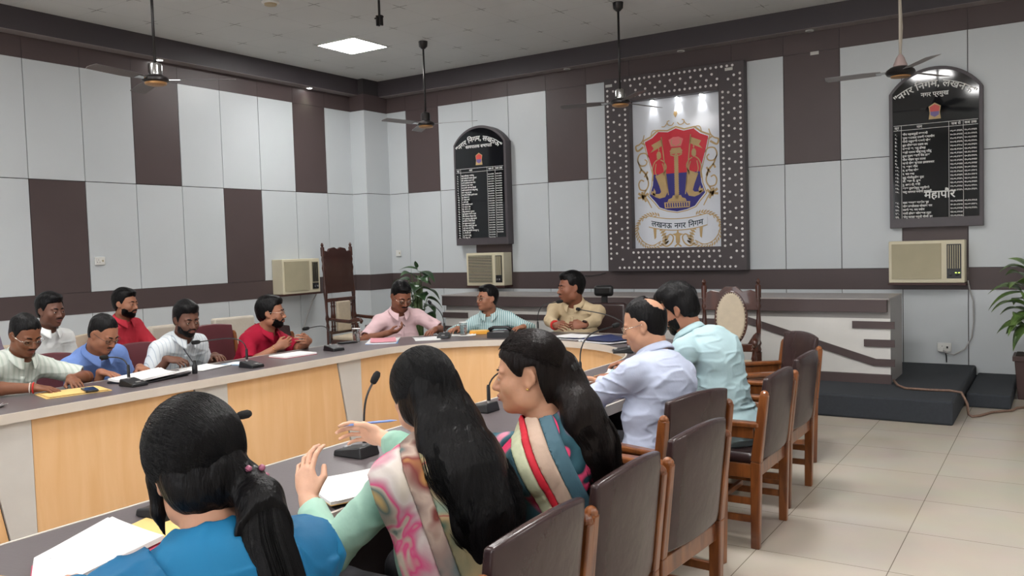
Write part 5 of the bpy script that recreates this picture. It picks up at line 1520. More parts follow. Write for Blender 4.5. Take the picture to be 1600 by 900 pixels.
arm_chair('empty maroon arm chair with bright wooden arm, between the women and the balding man', -1.42, 3.00, 176, group=CG)
arm_chair('maroon leather arm chair of the balding man in the lilac shirt', -1.66, 3.70, 166, group=CG)
arm_chair('maroon leather arm chair of the man in the pale aqua shirt', -1.52, 4.40, 180, group=CG)
arm_chair('empty maroon arm chair just beyond the aqua shirted man, seen edge on', -1.56, 5.12, 180, group=CG)
arm_chair('empty maroon arm chair showing its padded front, farthest of the right row', -1.78, 5.98, 222, group=CG, pad=M_MAROON)
arm_chair('maroon chair under the woman in blue at the near end of the table', -1.13, 0.98, 180, group=CG)

# ---------------------------------------------------------------- carved ceremonial chairs
def throne(label, x, y, heading, high):
    t = thing('carved_chair', label, 'chair', (x, y, 0), rad(heading - 90))
    W = 0.27 if high else 0.235
    top = 1.62 if high else 1.16
    turned = lambda z0, z1, r: [(r * q, z0 + (z1 - z0) * v) for v, q in ((0, .8), (.05, 1.1), (.10, .7), (.16, 1.2), (.22, .75), (.4, .95), (.5, 1.25), (.6, .95), (.78, .75), (.84, 1.2), (.9, .7), (.95, 1.1), (1, .8))]
    for sx in (-1, 1):
        b = MB(); b.box(sx * W - 0.025, sx * W + 0.025, -0.27, -0.22, 0, 0.55)
        M4 = Matrix.Translation((sx * W, -0.245, 0)) @ Matrix.Rotation(0.04, 4, 'X')
        b.lathe(turned(0.55, top - 0.13, 0.021), n=12, M=M4); b.lathe([(0.025, top - 0.13), (0.025, top - 0.02), (0.012, top - 0.01), (0.02, top + 0.01), (0.012, top + 0.03), (0.003, top + 0.04)], n=12, M=M4)
        b.build('rear_post', M_ROSEW, t, smooth='auto')
        b = MB(); b.lathe(turned(0.0, 0.40, 0.028), c=(sx * W, 0.23, 0), n=12); b.lathe(turned(0.44, 0.66, 0.020), c=(sx * W, 0.20, 0), n=12); b.build('front_leg', M_ROSEW, t, smooth='auto')
        b = MB(); b.tube([(sx * W, -0.25, 0.70), (sx * (W + 0.01), -0.1, 0.685), (sx * (W + 0.015), 0.1, 0.675), (sx * (W + 0.015), 0.2, 0.70), (sx * (W + 0.015), 0.26, 0.705), (sx * (W + 0.015), 0.285, 0.685), (sx * (W + 0.015), 0.27, 0.66)], [0.02, 0.022, 0.024, 0.026, 0.026, 0.022, 0.016], n=10)
        b.build('armrest', M_ROSEW, t, smooth=True)
        MB().box(sx * W - 0.015, sx * W + 0.015, -0.23, 0.23, 0.38, 0.44).build('side_rail', M_ROSEW, t, bevel=0.004)
        MB().box(sx * W - 0.010, sx * W + 0.010, -0.23, 0.23, 0.14, 0.17).build('stretcher', M_ROSEW, t, bevel=0.004)
    MB().box(-W, W, 0.20, 0.235, 0.37, 0.44).build('front_rail', M_ROSEW, t, bevel=0.004)
    MB().box(-W, W, -0.255, -0.235, 0.37, 0.44).build('back_rail', M_ROSEW, t, bevel=0.004)
    F = Field((-W - 0.04, -0.27, 0.40), (W + 0.04, 0.29, 0.53), 0.012); F.rbox((0, 0.01, 0.455), (W - 0.01, 0.235, 0.03), 0.024); F.ell((0, 0, 0.475), (0.2, 0.18, 0.028), k=0.03)
    F.mesh('seat', M_CREAMU, t)
    Mb = Matrix.Translation((0, -0.245, 0)) @ Matrix.Rotation(0.04, 4, 'X') @ YM
    if high:
        b = MB(); b.prism([(-W, 1.02), (W, 1.02), (W, 1.52), (W - 0.03, 1.56), (W - 0.09, 1.545), (W - 0.12, 1.585), (0.06, 1.60), (0, 1.575), (-0.06, 1.60), (-W + 0.12, 1.585), (-W + 0.09, 1.545), (-W + 0.03, 1.56), (-W, 1.52)], -0.018, 0.018, M=Mb)
        b.build('upper_back_panel', M_ROSEP, t, bevel=0.004)
        MB().box(-W, W, -0.29, -0.25, 0.91, 0.955).build('cross_rail', M_ROSEW, t, bevel=0.006)
        MB().box(-0.125, 0.125, -0.265, -0.215, 0.53, 0.91).build('back_cushion', M_CREAMU, t, bevel=0.015, seg=3)
        MB().box(-W, W, -0.265, -0.235, 0.50, 0.535).build('cross_rail', M_ROSEW, t, bevel=0.006)
        for sx in (-1, 1):
            for dx in (0.155, 0.20):
                MB().lathe(turned(0.535, 0.915, 0.014), c=(sx * dx, -0.255, 0), n=10).build('spindle', M_ROSEW, t, smooth='auto')
    else:
        b = MB(); b.prism([(-W, 0.92), (W, 0.92), (W, 1.07), (0.17, 1.10), (0.10, 1.085), (0.05, 1.13), (-0.05, 1.13), (-0.10, 1.085), (-0.17, 1.10), (-W, 1.07)], -0.016, 0.016, M=Mb); b.build('top_rail', M_ROSEW, t, bevel=0.005)
        MB().box(-W, W, -0.27, -0.24, 0.55, 0.62).build('cross_rail', M_ROSEW, t, bevel=0.006)
        ov = [(0.125 * math.cos(a), 0.845 + 0.225 * math.sin(a)) for a in np.linspace(0, 2 * math.pi, 33)[:-1]]
        ring = [(x * 1.16, 0.845 + (z - 0.845) * 1.10) for x, z in ov]
        MB().prism(ring, -0.018, 0.022, M=Mb).build('oval_frame', M_ROSEW, t, bevel=0.006)
        MB().prism(ov, -0.026, 0.044, M=Mb).build('oval_cushion', M_CREAMU, t, bevel=0.014, seg=3, smooth='auto')
        nb_ = MB()
        for i in range(44):
            a = 2 * math.pi * i / 44; p = Mb @ Vector((0.128 * math.cos(a), 0.845 + 0.228 * math.sin(a), 0.024)); nb_.lathe([(0.006, 0), (0.004, 0.004)], c=p, n=6, M=Matrix.Rotation(-math.pi / 2, 4, 'X'))
        nb_.build('tack_border', M_CREAMU, t)
        for sx in (-1, 1):
            MB().prism([(sx * 0.14, 0.62), (sx * W, 0.62), (sx * W, 0.74), (sx * 0.19, 0.70)], -0.012, 0.012, M=Mb).build('corner_scroll', M_ROSEW, t, bevel=0.004)
    return t
throne('very tall carved chair with solid dark upper back near the far left corner', -7.50, 7.95, 4, True)
throne('carved chair with cream oval back standing before the counter behind the aqua shirted man', -2.42, 7.12, -78, False)

# ---------------------------------------------------------------- plants
def leaf(mb, base, tip, width, bend=0.25, twist=0.0, mi=0, n=8, fold=0.25):
    base, tip = V(*base), V(*tip); d = tip - base; L = np.linalg.norm(d); t = d / L
    s = np.cross(t, V(0, 0, 1)); s = nrm(s) if np.linalg.norm(s) > 1e-3 else V(1, 0, 0); up = np.cross(s, t)
    s2 = s * math.cos(twist) + up * math.sin(twist); up2 = -s * math.sin(twist) + up * math.cos(twist)
    vs = []; cols = 5
    for i in range(n + 1):
        u = i / n; c = base + d * u + up * (bend * L * (u - u * u) * 1.6) - V(0, 0, bend * L * 0.5 * u ** 3)
        w = width * (math.sin(math.pi * min(1, u * 0.94 + 0.06) ** 0.72)) * (1 if u < 1 else 0.02)
        for j in range(cols):
            v = (j / (cols - 1)) * 2 - 1
            vs.append(tuple(c + s2 * (v * w / 2) + up2 * (abs(v) * w * fold * 0.5)))
    fs = [(i * cols + j, i * cols + j + 1, (i + 1) * cols + j + 1, (i + 1) * cols + j) for i in range(n) for j in range(cols - 1)]
    mb.add(vs, fs, mi)
def leafmat(name, c1, c2):
    m = mat(name, c1, rough=0.3, noise=0.25, nscale=9, bump=0.2, bscale=50, spec=0.5)
    r = [n for n in m.node_tree.nodes if n.type == 'VALTORGB'][0]; r.color_ramp.elements[0].color = c1; r.color_ramp.elements[1].color = c2
    return m
M_LEAF = leafmat('dark_green_leaf', srgb(34, 58, 34), srgb(66, 96, 58)); M_LEAF2 = leafmat('mottled_green_leaf', srgb(40, 70, 30), srgb(120, 150, 80))
M_STEM = mat('green_stem', srgb(84, 104, 62), rough=0.5, noise=0.2); M_SOIL = mat('potting_soil', srgb(40, 30, 24), rough=0.95, noise=0.3)
M_POT = mat('brown_planter', srgb(66, 46, 44), rough=0.5, noise=0.05)
def plant(label, x, y, pot_h, pot_w, leaves, stems, m, z0=0.0, pot_m=None, thick=0.008):
    t = thing('potted_plant', label, 'plant', (x, y, z0))
    b = MB(); w = pot_w / 2; w2 = w * 0.80
    M_ = pot_m or M_POT
    b.add([(-w2, -w2, 0), (w2, -w2, 0), (w2, w2, 0), (-w2, w2, 0), (-w, -w, pot_h), (w, -w, pot_h), (w, w, pot_h), (-w, w, pot_h)], [(3, 2, 1, 0), (4, 5, 6, 7), (0, 1, 5, 4), (1, 2, 6, 5), (2, 3, 7, 6), (3, 0, 4, 7)])
    b.box(-w - 0.012, w + 0.012, -w - 0.012, w + 0.012, pot_h - 0.045, pot_h + 0.003)
    b.build('planter', M_, t, bevel=0.006)
    MB().box(-w + 0.015, w - 0.015, -w + 0.015, w - 0.015, pot_h, pot_h + 0.012).build('soil', M_SOIL, t)
    s = MB()
    for pts, r in stems: s.tube(pts, [r * (1 - 0.6 * i / (len(pts) - 1)) for i in range(len(pts))], n=8)
    s.build('stems', M_STEM, t, smooth=True)
    l = MB()
    for args in leaves: leaf(l, *args)
    o = l.build('foliage', m, t, smooth=True); sd_ = o.modifiers.new('solid', 'SOLIDIFY'); sd_.thickness = 0.0015
    return t
r_ = random.Random(3)
lv = []; stm = []
for i in range(22):
    a = i * 2.4 + r_.random() * 0.5; hh = 0.55 + 0.52 * (i / 21); rr = 0.05 + 0.10 * r_.random()
    e = (math.cos(a) * rr, math.sin(a) * rr * 0.6, hh); q = 0.10 + 0.16 * r_.random()
    tip = (e[0] + math.cos(a) * q, e[1] + math.sin(a) * q * 0.6, hh + 0.05 - 0.16 * r_.random())
    lv.append((e, tip, 0.15 + 0.06 * r_.random(), 0.25, 0.5 * (r_.random() - 0.5)))
    stm.append((((math.cos(a) * 0.03, math.sin(a) * 0.03, 0.24), (e[0] * 0.3, e[1] * 0.3, hh * 0.6), e), 0.011))
lv += [((0.02, 0, 1.10), (-0.20, -0.08, 1.12), 0.06, 0.2, 0.3), ((0.02, 0, 1.08), (0.20, -0.02, 0.98), 0.10, 0.2, 0.2), ((0.0, 0, 1.12), (0.03, -0.05, 1.21), 0.07, 0.1, 0.6)]
for i in range(7): stm.append((((0.05 * math.cos(i), 0.05 * math.sin(i), 0.24), (0.07 * math.cos(i), 0.05 * math.sin(i), 0.5), (0.02 + 0.05 * math.cos(i * 1.7), 0.04 * math.sin(i), 0.95)), 0.014))
plant('tall leafy green potted plant left of the counter, behind the man in pink', -6.55, 7.98, 0.26, 0.30, lv, stm, M_LEAF, z0=0.20)
lv = []; stm = []
for i in range(26):
    a = i * 2.4; hh = 0.62 + 0.62 * (i / 25); rr = 0.04 + 0.06 * r_.random(); e = (math.cos(a) * rr, math.sin(a) * rr, hh - 0.05)
    q = 0.20 + 0.12 * r_.random(); tip = (e[0] + math.cos(a) * q, e[1] + math.sin(a) * q * 0.8, hh - 0.05 - 0.10 * r_.random() + 0.05)
    lv.append((e, tip, 0.15 + 0.06 * r_.random(), 0.35, 0.6 * (r_.random() - 0.5)))
    stm.append((((0, 0, 0.36), (e[0] * 0.3, e[1] * 0.3, hh * 0.7), e), 0.010))
lv += [((-0.08, -0.02, 0.98), (-0.36, -0.10, 0.86), 0.09, 0.3, 0.2), ((-0.06, 0, 1.02), (-0.33, -0.05, 1.04), 0.10, 0.3, 0.1), ((-0.02, -0.04, 1.12), (-0.20, -0.12, 1.34), 0.16, 0.3, 0.5), ((0.0, 0, 0.80), (-0.20, -0.1, 0.62), 0.16, 0.3, 0.2), ((0.0, 0, 0.7), (-0.16, -0.08, 0.48), 0.14, 0.3, 0.2)]
stm.append((((0, 0, 0.36), (-0.01, 0, 0.7), (0, 0.01, 1.1)), 0.03))
plant('big leafed green plant in a brown square pot at the right edge', -0.22, 9.12, 0.40, 0.30, lv, stm, M_LEAF2)

# ---------------------------------------------------------------- everyone in the room
SK_A = skin_mat('skin_dark_brown', 124, 80, 58); SK_B = skin_mat('skin_tan', 158, 108, 84); SK_C = skin_mat('skin_deep_brown', 108, 74, 60)
SK_D = skin_mat('skin_warm_brown', 160, 110, 86); SK_H = skin_mat('skin_ruddy_brown', 134, 86, 66); SK_K = skin_mat('skin_light_tan', 188, 140, 112)
SK_M = skin_mat('skin_wheat', 196, 146, 118); SK_N = skin_mat('skin_fair_wheat', 210, 164, 138)
SH_A = stripe_mat('sage_white_check_shirt', srgb(206, 212, 204), srgb(188, 198, 188), 0.03, 0.4)
SH_B = mat('cornflower_shirt', srgb(112, 140, 200), rough=0.8, noise=0.05, nscale=10, bump=0.25, bscale=25, spec=0.15)
SH_C = stripe_mat('white_fine_stripe_shirt', srgb(214, 220, 224), srgb(172, 184, 196), 0.028, 0.14)
SH_D = mat('crimson_shirt', srgb(158, 26, 52), rough=0.8, noise=0.05, nscale=10, bump=0.25, bscale=25, spec=0.15)
SH_E = mat('white_shirt', srgb(232, 234, 232), rough=0.8, noise=0.03, nscale=10, bump=0.2, bscale=25, spec=0.15)
SH_F = mat('coral_red_shirt', srgb(186, 52, 66), rough=0.8, noise=0.05, nscale=10, bump=0.25, bscale=25, spec=0.15)
SH_G = mat('mauve_shirt', srgb(142, 128, 146), rough=0.8, noise=0.06, nscale=10, bump=0.2, bscale=25, spec=0.15)
SH_H = mat('pale_pink_shirt', srgb(226, 194, 198), rough=0.8, noise=0.04, nscale=10, bump=0.25, bscale=25, spec=0.15)
SH_I = stripe_mat('green_white_stripe_shirt', srgb(208, 224, 224), srgb(92, 150, 156), 0.019, 0.36)
SH_J = mat('khaki_beige_shirt', srgb(196, 176, 144), rough=0.8, noise=0.05, nscale=10, bump=0.25, bscale=25, spec=0.15)
SH_K = mat('pale_lilac_shirt', srgb(184, 192, 214), rough=0.75, noise=0.03, nscale=10, bump=0.25, bscale=18, spec=0.2)
SH_L = mat('pale_aqua_shirt', srgb(170, 196, 202), rough=0.7, noise=0.04, nscale=10, bump=0.25, bscale=18, spec=0.25)
M_THREAD = mat('red_wrist_thread', srgb(190, 40, 36), rough=0.8, noise=0.2, nscale=60)
M_THREADW = mat('white_wrist_thread', srgb(214, 204, 196), rough=0.8, noise=0.1)
M_GOLDJ = mat('gold_jewellery', srgb(220, 180, 110), rough=0.25, metal=0.9, noise=0.05)
M_PENB = mat('blue_pen_plastic', srgb(120, 150, 214), rough=0.3, noise=0.05)
M_PEND = mat('dark_pen_plastic', srgb(22, 22, 34), rough=0.3, noise=0.1)

def pen(label, a, b, m, r=0.0042):
    a, b = Vector(a), Vector(b); d = (b - a); L = d.length
    t = thing('pen', label, 'pen', tuple(a)); t.rotation_euler = d.to_track_quat('Z', 'Y').to_euler()
    MB().lathe([(0.0008, 0), (r * 0.7, 0.014), (r, 0.02), (r, L * 0.62), (r * 0.98, L * 0.63)], n=10).build('barrel', m, t, smooth='auto')
    MB().lathe([(r * 1.1, L * 0.63), (r * 1.1, L - 0.003), (r * 0.7, L)], n=10).build('cap', m, t, smooth='auto')
    return t

# --- left row, at the table
p = Person('man in pale sage checked shirt and rimless glasses, looking down, nearest in the left row', (-5.70, 2.70), 2, (-5.42, 2.77, 1.085), 2, pitch=24, hs=1.04, skin=SK_A, shirt=SH_A, girth=1.08,
           hands={1: dict(w=(-5.14, 2.66, 0.79), d=(0.75, 0.6, -0.1), n=(0.1, 0.1, -1), curl=[0.35, 0.3, 0.35, 0.4], pole=(0.7, -0.5, -0.3)), -1: dict(w=(-5.22, 2.93, 0.80), d=(0.85, -0.2, -0.18), n=(0, 0.1, -1), curl=[0.2, 0.25, 0.3, 0.35], pole=(-0.15, -0.4, -0.8))})
p.short_hair(thick=0.010, recede=0.006); p.moustache(t=0.004); p.glasses(); p.placket(SH_A); p.pocket(SH_A)
b_ = p.bracelet(1, 'red_wrist_thread', M_THREAD, off=0.005, r=0.031, t=0.0045); p.bracelet(1, 'white_wrist_thread', M_THREADW, off=0.022, r=0.031, t=0.003)
p = Person('man in cornflower blue shirt with half-rim glasses and thin moustache reading papers', (-5.74, 3.33), 3, (-5.37, 3.25, 1.045), 14, pitch=30, hs=1.02, skin=SK_B, shirt=SH_B, girth=1.15, fw=1.08,
           hands={1: dict(w=(-5.33, 3.20, 0.795), d=(0.9, 0.2, -0.1), n=(0, 0, -1), curl=0.3, pole=(0.12, -0.4, -0.8)), -1: dict(w=(-5.36, 3.50, 0.785), d=(0.9, -0.2, -0.1), n=(0, 0, -1), curl=0.3)})
p.short_hair(thick=0.007, recede=0.026); p.moustache(t=0.0045); p.glasses(M_WIREB, rim=0.0014); p.placket(SH_B)
p = Person('bearded young man in white fine-striped shirt writing in a notebook', (-5.74, 3.96), 0, (-5.42, 3.93, 1.082), -8, pitch=14, hs=1.05, skin=SK_C, shirt=SH_C, girth=1.05,
           hands={1: dict(w=(-5.36, 3.72, 0.815), d=(0.8, 0.45, -0.12), n=(0.2, 0.5, -0.8), curl=[0.55, 0.65, 0.75, 0.8], thumb=0.9), -1: dict(w=(-5.40, 4.15, 0.785), d=(0.9, -0.3, 0), n=(0, 0, -1), curl=0.3)})
p.short_hair(thick=0.018, quiff=0.030, recede=0.0, sideburn=0.02); p.beard(); p.placket(SH_C)
p = Person('bearded man in crimson shirt and glasses with clasped hands, turned to the right', (-5.76, 4.74), 6, (-5.50, 4.80, 1.055), 34, pitch=0, hs=1.08, skin=SK_D, shirt=SH_D, girth=1.12, fw=1.06,
           hands={1: dict(w=(-5.26, 4.64, 0.80), d=(0.5, 0.8, 0.35), n=(-0.5, 0.6, 0.1), curl=[0.7, 0.7, 0.75, 0.8], thumb=0.7, pole=(0.6, -0.4, -0.5)), -1: dict(w=(-5.14, 4.86, 0.83), d=(0.45, -0.8, 0.2), n=(-0.8, -0.4, 0), curl=[0.6, 0.65, 0.7, 0.75], thumb=0.7)})
p.short_hair(thick=0.020, quiff=0.026, puff=1.1, sideburn=0.01); p.beard(thick=0.003); p.glasses(); p.bracelet(1, 'thin_bracelet', M_GOLDJ, off=0.03, r=0.031, t=0.0022)
# --- behind the left row
p = Person('clean-shaven man in plain white shirt seated in the second row behind the checked shirt', (-6.72, 3.50), 4, (-6.50, 3.52, 1.163), 10, pitch=6, hs=1.06, skin=SK_C, shirt=SH_E, fw=1.05, h=0.006)
p.short_hair(thick=0.018, quiff=0.024); p.moustache(t=0.003)
p = Person('bearded man in coral red shirt seated in the second row by the wall', (-6.96, 4.36), 14, (-6.80, 4.33, 1.152), 22, pitch=4, hs=1.04, skin=SK_D, shirt=SH_F, h=0.006,
           hands={-1: dict(w=(-6.50, 4.52, 0.80), d=(0.7, -0.6, -0.3), n=(0, -0.2, -1), curl=0.4)})
p.short_hair(thick=0.014, quiff=0.018); p.beard(thick=0.003)
p = Person('person in mauve shirt, only a shoulder showing at the left edge of the second row', (-6.62, 2.98), 0, (-6.50, 2.92, 1.19), 0, hs=1.0, skin=SK_C, shirt=SH_G, h=0.007)
p.short_hair()
# --- far end of the table
p = Person('moustached man in pale pink shirt with a pen, at the far end', (-5.42, 6.30), -32, (-5.20, 6.10, 1.108), -24, pitch=26, hs=1.14, sh=0.185, skin=SK_H, shirt=SH_H, girth=1.15, fw=1.03,
           hands={1: dict(w=(-5.16, 5.86, 0.79), d=(0.7, 0.55, 0.15), n=(0.1, 0.5, 0.85), curl=[0.5, 0.6, 0.6, 0.6], thumb=0.8, pole=(0.8, -0.2, -0.4)), -1: dict(w=(-4.86, 6.16, 0.80), d=(0.15, -0.95, -0.18), n=(-0.2, 0.1, -1), curl=0.35, pole=(-0.8, -0.2, -0.4))})
p.short_hair(thick=0.010, quiff=0.012, sideburn=0.01); p.moustache(t=0.0065); p.glasses(); p.placket(SH_H)
p = Person('man in green and white striped shirt with glasses, head turned left, sitting low', (-4.72, 7.00), -62, (-4.72, 6.82, 1.043), -112, pitch=-4, hs=1.04, skin=SK_D, shirt=SH_I, girth=1.12, fw=1.06, pz=0.50,
           hands={1: dict(w=(-4.78, 6.40, 0.785), d=(0.1, -0.95, 0), n=(0, 0, -1), curl=0.35, pole=(0.8, -0.2, -0.4)), -1: dict(w=(-4.24, 6.70, 0.785), d=(-0.2, -0.9, 0), n=(0, 0, -1), curl=0.35, pole=(-0.8, -0.2, -0.4))}, sleeve='long')
p.short_hair(thick=0.013, quiff=0.014); p.glasses()
p = Person('heavy-set man in beige shirt with folded hands and wristwatch, looking left', (-3.92, 7.22), -84, (-3.88, 6.99, 1.142), -130, pitch=2, hs=1.20, sh=0.225, skin=SK_H, shirt=SH_J, girth=1.38, fw=1.14, sleeve='rolled', jaw=1.12, neck_off=(0, -0.045, -0.128),
           hands={1: dict(w=(-3.82, 6.58, 0.825), d=(0.75, -0.5, 0.1), n=(0.2, 0.6, -0.4), curl=[0.6, 0.65, 0.7, 0.75], thumb=0.6, pole=(0.9, -0.2, -0.4)), -1: dict(w=(-3.55, 6.60, 0.83), d=(-0.85, -0.35, 0.05), n=(-0.2, 0.7, -0.3), curl=[0.65, 0.7, 0.75, 0.8], thumb=0.6, pole=(-0.9, -0.2, -0.4))})
p.short_hair(thick=0.016, quiff=0.020, sideburn=0.005); p.moustache(t=0.003); p.placket(SH_J); p.bracelet(-1, 'wristwatch', M_BLACKP, off=0.012, r=0.031, t=0.007, watch=(0.2, -0.9, 0.3)); p.bracelet(1, 'red_wrist_thread', M_THREAD, off=0.010, r=0.034, t=0.012)
# --- right row, men
p = Person('balding man in pale lilac shirt and glasses seen from behind, forearms on the table', (-1.60, 3.66), 166, (-1.68, 3.74, 1.152), 194, pitch=14, hs=1.04, sh=0.185, skin=SK_K, shirt=SH_K, girth=1.12, fw=1.04, sleeve='long', h=0.0045, hunch=0.055, wrinkle=0.007, wst=(0.8, 0.8, 2.4),
           hands={-1: dict(w=(-2.10, 3.72, 0.815), d=(-0.75, 0.62, 0.05), n=(0.3, 0.7, -0.4), curl=[0.55, 0.6, 0.65, 0.7], thumb=0.7, pole=(-0.5, 0.2, -0.8)), 1: dict(w=(-2.06, 3.96, 0.815), d=(-0.9, -0.15, 0.05), n=(0, -0.7, -0.4), curl=[0.6, 0.65, 0.7, 0.7], thumb=0.8)})
p.short_hair(thick=0.008, recede=0.02, bald_top=(0.088, 0.105, 0.062)); p.glasses()
p = Person('bushy-haired man in pale aqua shirt hunched over the table, seen from behind', (-1.47, 4.42), 176, (-1.79, 4.44, 1.168), 190, pitch=26, hs=1.06, sh=0.19, skin=SK_D, shirt=SH_L, girth=1.10, sleeve='long', h=0.005, hunch=0.085, wrinkle=0.008, wst=(0.8, 0.8, 2.6),
           hands={-1: dict(w=(-2.14, 4.30, 0.79), d=(-0.9, 0.3, 0), n=(0, 0, -1), curl=0.35), 1: dict(w=(-2.24, 4.78, 0.80), d=(-0.9, 0.0, 0), n=(0, 0, -1), curl=0.4)})
p.short_hair(thick=0.024, quiff=0.030, puff=1.25, rough=0.012, sideburn=0.02); p.beard(thick=0.004)

# --- women in the right row
BLUE = mat('teal_blue_kurta', srgb(22, 104, 146), rough=0.65, noise=0.06, nscale=7, bump=0.25, bscale=18, spec=0.2)
BLUE2 = mat('teal_blue_dupatta', srgb(18, 95, 137), rough=0.6, noise=0.05, nscale=7, bump=0.2, bscale=18, spec=0.25)
W1 = Person('woman in teal blue kurta with a low side ponytail, seen from behind, nearest the camera', (-1.30, 1.03), 158, (-1.50, 1.095, 1.114), 160, pitch=20, roll=-6, hs=1.07, sh=0.185, woman=True, skin=SK_M, shirt=BLUE, girth=1.12, sleeve='long', collar=False, vneck=0.0,
            h=0.0045, hunch=0.045, wrinkle=0.005, wst=(0.9, 0.9, 1.6), low=0.5, neck_off=(0, -0.05, -0.132),
            hands={1: dict(w=(-1.90, 1.40, 0.79), d=(-0.9, 0.1, 0), n=(0, 0, -1), curl=0.4), -1: dict(w=(-1.90, 1.05, 0.79), d=(-0.9, 0.2, 0), n=(0, 0, -1), curl=0.4)})
W1.band_over('dupatta', BLUE2, W1.ax * 1.0 + W1.fwd * 0.1 - W1.sp * 0.25, 0.155, 0.075, 0.012, seed=2, amp=0.006, zmin=0.62)
W1.band_over('dupatta_end', BLUE2, W1.ax * 1.0 - W1.fwd * 0.1 + W1.sp * 0.35, -0.175, 0.065, 0.012, seed=5, amp=0.005, zmin=0.60)
def dirs_cap(rng, n):
    a = rng.uniform(0, 2 * math.pi, n); z = rng.uniform(-0.95, 1.0, n); r = np.sqrt(1 - z * z)
    d = np.stack([r * np.cos(a), r * np.sin(a), z], 1)
    bad = (d[:, 1] > 0.55) & (d[:, 2] < 0.35); d[bad, 1] *= -1
    return d
def cap_reg(Q):
    ys = [-0.13, -0.05, 0.0, 0.03, 0.055, 0.08, 0.12]; zs = [-0.10, -0.095, -0.07, -0.05, 0.030, 0.058, 0.06]
    return (np.interp(Q[:, 1], ys, zs) - Q[:, 2]) * 0.8
tw = W1.H.p(0.062, -0.080, -0.058)
t1 = [tw, tw + W1.ax * 0.006 - W1.fwd * 0.050 + V(0, 0, -0.045), tw - W1.ax * 0.004 - W1.fwd * 0.108 + V(0, 0, -0.12), tw + W1.ax * 0.006 - W1.fwd * 0.158 + V(0, 0, -0.23), tw + W1.ax * 0.02 - W1.fwd * 0.18 + V(0, 0, -0.42)]
def ex(F):
    F.path([W1.H.p(0.02, -0.07, -0.03), t1[0], t1[1], t1[2], t1[3], t1[4]], [0.046, 0.024, 0.040, 0.052, 0.050, 0.03], k=0.03)
    F.path([W1.H.p(-0.072, 0.03, 0.0), W1.H.p(-0.078, 0.045, -0.06), W1.H.p(-0.074, 0.05, -0.105)], [0.016, 0.011, 0.004], k=0.02)
    F.path([W1.H.p(0.07, 0.03, 0.0), W1.H.p(0.075, 0.0, -0.05), t1[0]], [0.018, 0.02, 0.02], k=0.02)
hair_cap(W1, 'hair', M_HAIR, ex, cap_reg, thick=0.013, amp=0.005, seed=3)
hair_flow(W1, 'hair_strands', M_HAIR, dirs_cap, (0.55, -0.80, -0.75), t1, [(0.02, 0.02), (0.038, 0.034), (0.05, 0.04), (0.05, 0.04), (0.03, 0.03)], 4200, radius=0.0009, rr=(0.093, 0.113, 0.105), seed=4, reg=cap_reg)
s_ = MB(); Rf = frame(t1[1] - t1[0])
s_.tube([t1[0] + Rf[:, 0] * 0.026 * math.cos(a) + Rf[:, 1] * 0.026 * math.sin(a) for a in np.linspace(0, 6.283, 25)], [0.009 + 0.002 * (i % 2) for i in range(25)], n=8, cap=False)
hb = s_.build('hair_band', M_BLACKP, W1.o, smooth=True)
bd = MB()
for i in range(7):
    a = i * 0.9; c_ = t1[0] + Rf[:, 0] * 0.034 * math.cos(a) + Rf[:, 1] * 0.034 * math.sin(a) - W1.fwd * 0.008; bd.lathe([(0.002, -0.007), (0.007, -0.003), (0.007, 0.003), (0.002, 0.007)], c=c_, n=10)
bd.build('hair_band_beads', mat('dusty_pink_beads', srgb(168, 96, 122), rough=0.3, noise=0.3, nscale=60), hb, smooth=True)

MINT = patch_mat('mint_kurta_print', [(0.30, srgb(104, 150, 132)), (0.45, srgb(150, 186, 168)), (0.58, srgb(164, 196, 180)), (0.72, srgb(190, 204, 196))], scale=3.5)
FLORA = patch_mat('floral_dupatta_print', [(0.30, srgb(206, 196, 182)), (0.42, srgb(216, 206, 200)), (0.50, srgb(196, 150, 160)), (0.56, srgb(214, 84, 132)), (0.60, srgb(190, 176, 160)), (0.68, srgb(96, 116, 110)), (0.76, srgb(206, 168, 104))], scale=7.0, off=(3.3, 1, 2), detail=2)
FLORA2 = patch_mat('grey_floral_border', [(0.32, srgb(84, 104, 104)), (0.45, srgb(150, 128, 120)), (0.55, srgb(186, 164, 150)), (0.66, srgb(120, 60, 56)), (0.74, srgb(206, 160, 90))], scale=8.0, off=(1.3, 4, 2))
FLORA3 = patch_mat('ochre_floral_print', [(0.30, srgb(70, 96, 84)), (0.42, srgb(186, 158, 116)), (0.5, srgb(196, 172, 134)), (0.56, srgb(176, 84, 84)), (0.60, srgb(186, 164, 130)), (0.72, srgb(128, 162, 148))], scale=8.0, off=(5, 1, 7), detail=1)
W2 = Person('woman in mint green kurta with very long wavy black hair, gesturing with a pen', (-1.40, 1.85), 168, (-1.565, 1.915, 1.126), 150, pitch=4, hs=1.0, sh=0.155, woman=True, skin=SK_N, shirt=MINT, girth=1.08, sleeve='rolled', collar=False, vneck=0.0,
            h=0.0045, hunch=0.035, wrinkle=0.006, wst=(1, 1, 0.8), low=0.5,
            hands={-1: dict(w=(-1.865, 1.735, 0.825), d=(-0.35, 0.25, 0.85), n=(-0.1, 0.9, -0.25), curl=[0.35, 0.4, 0.45, 0.5], spread=0.2, thumb=0.6, pole=(-0.6, 0.3, -0.8)), 1: dict(w=(-1.96, 2.17, 0.905), d=(-0.9, 0.0, 0.15), n=(0.1, -0.9, -0.2), curl=[0.5, 0.55, 0.55, 0.6], thumb=0.8, pole=(0.25, 0.0, -0.9))})
IR = W2.Ld(V(0.84, 0.54, 0))
W2.band_over('dupatta', FLORA, IR + W2.sp * 0.32, -0.128, 0.050, 0.012, seed=2, amp=0.005, zmin=0.55)
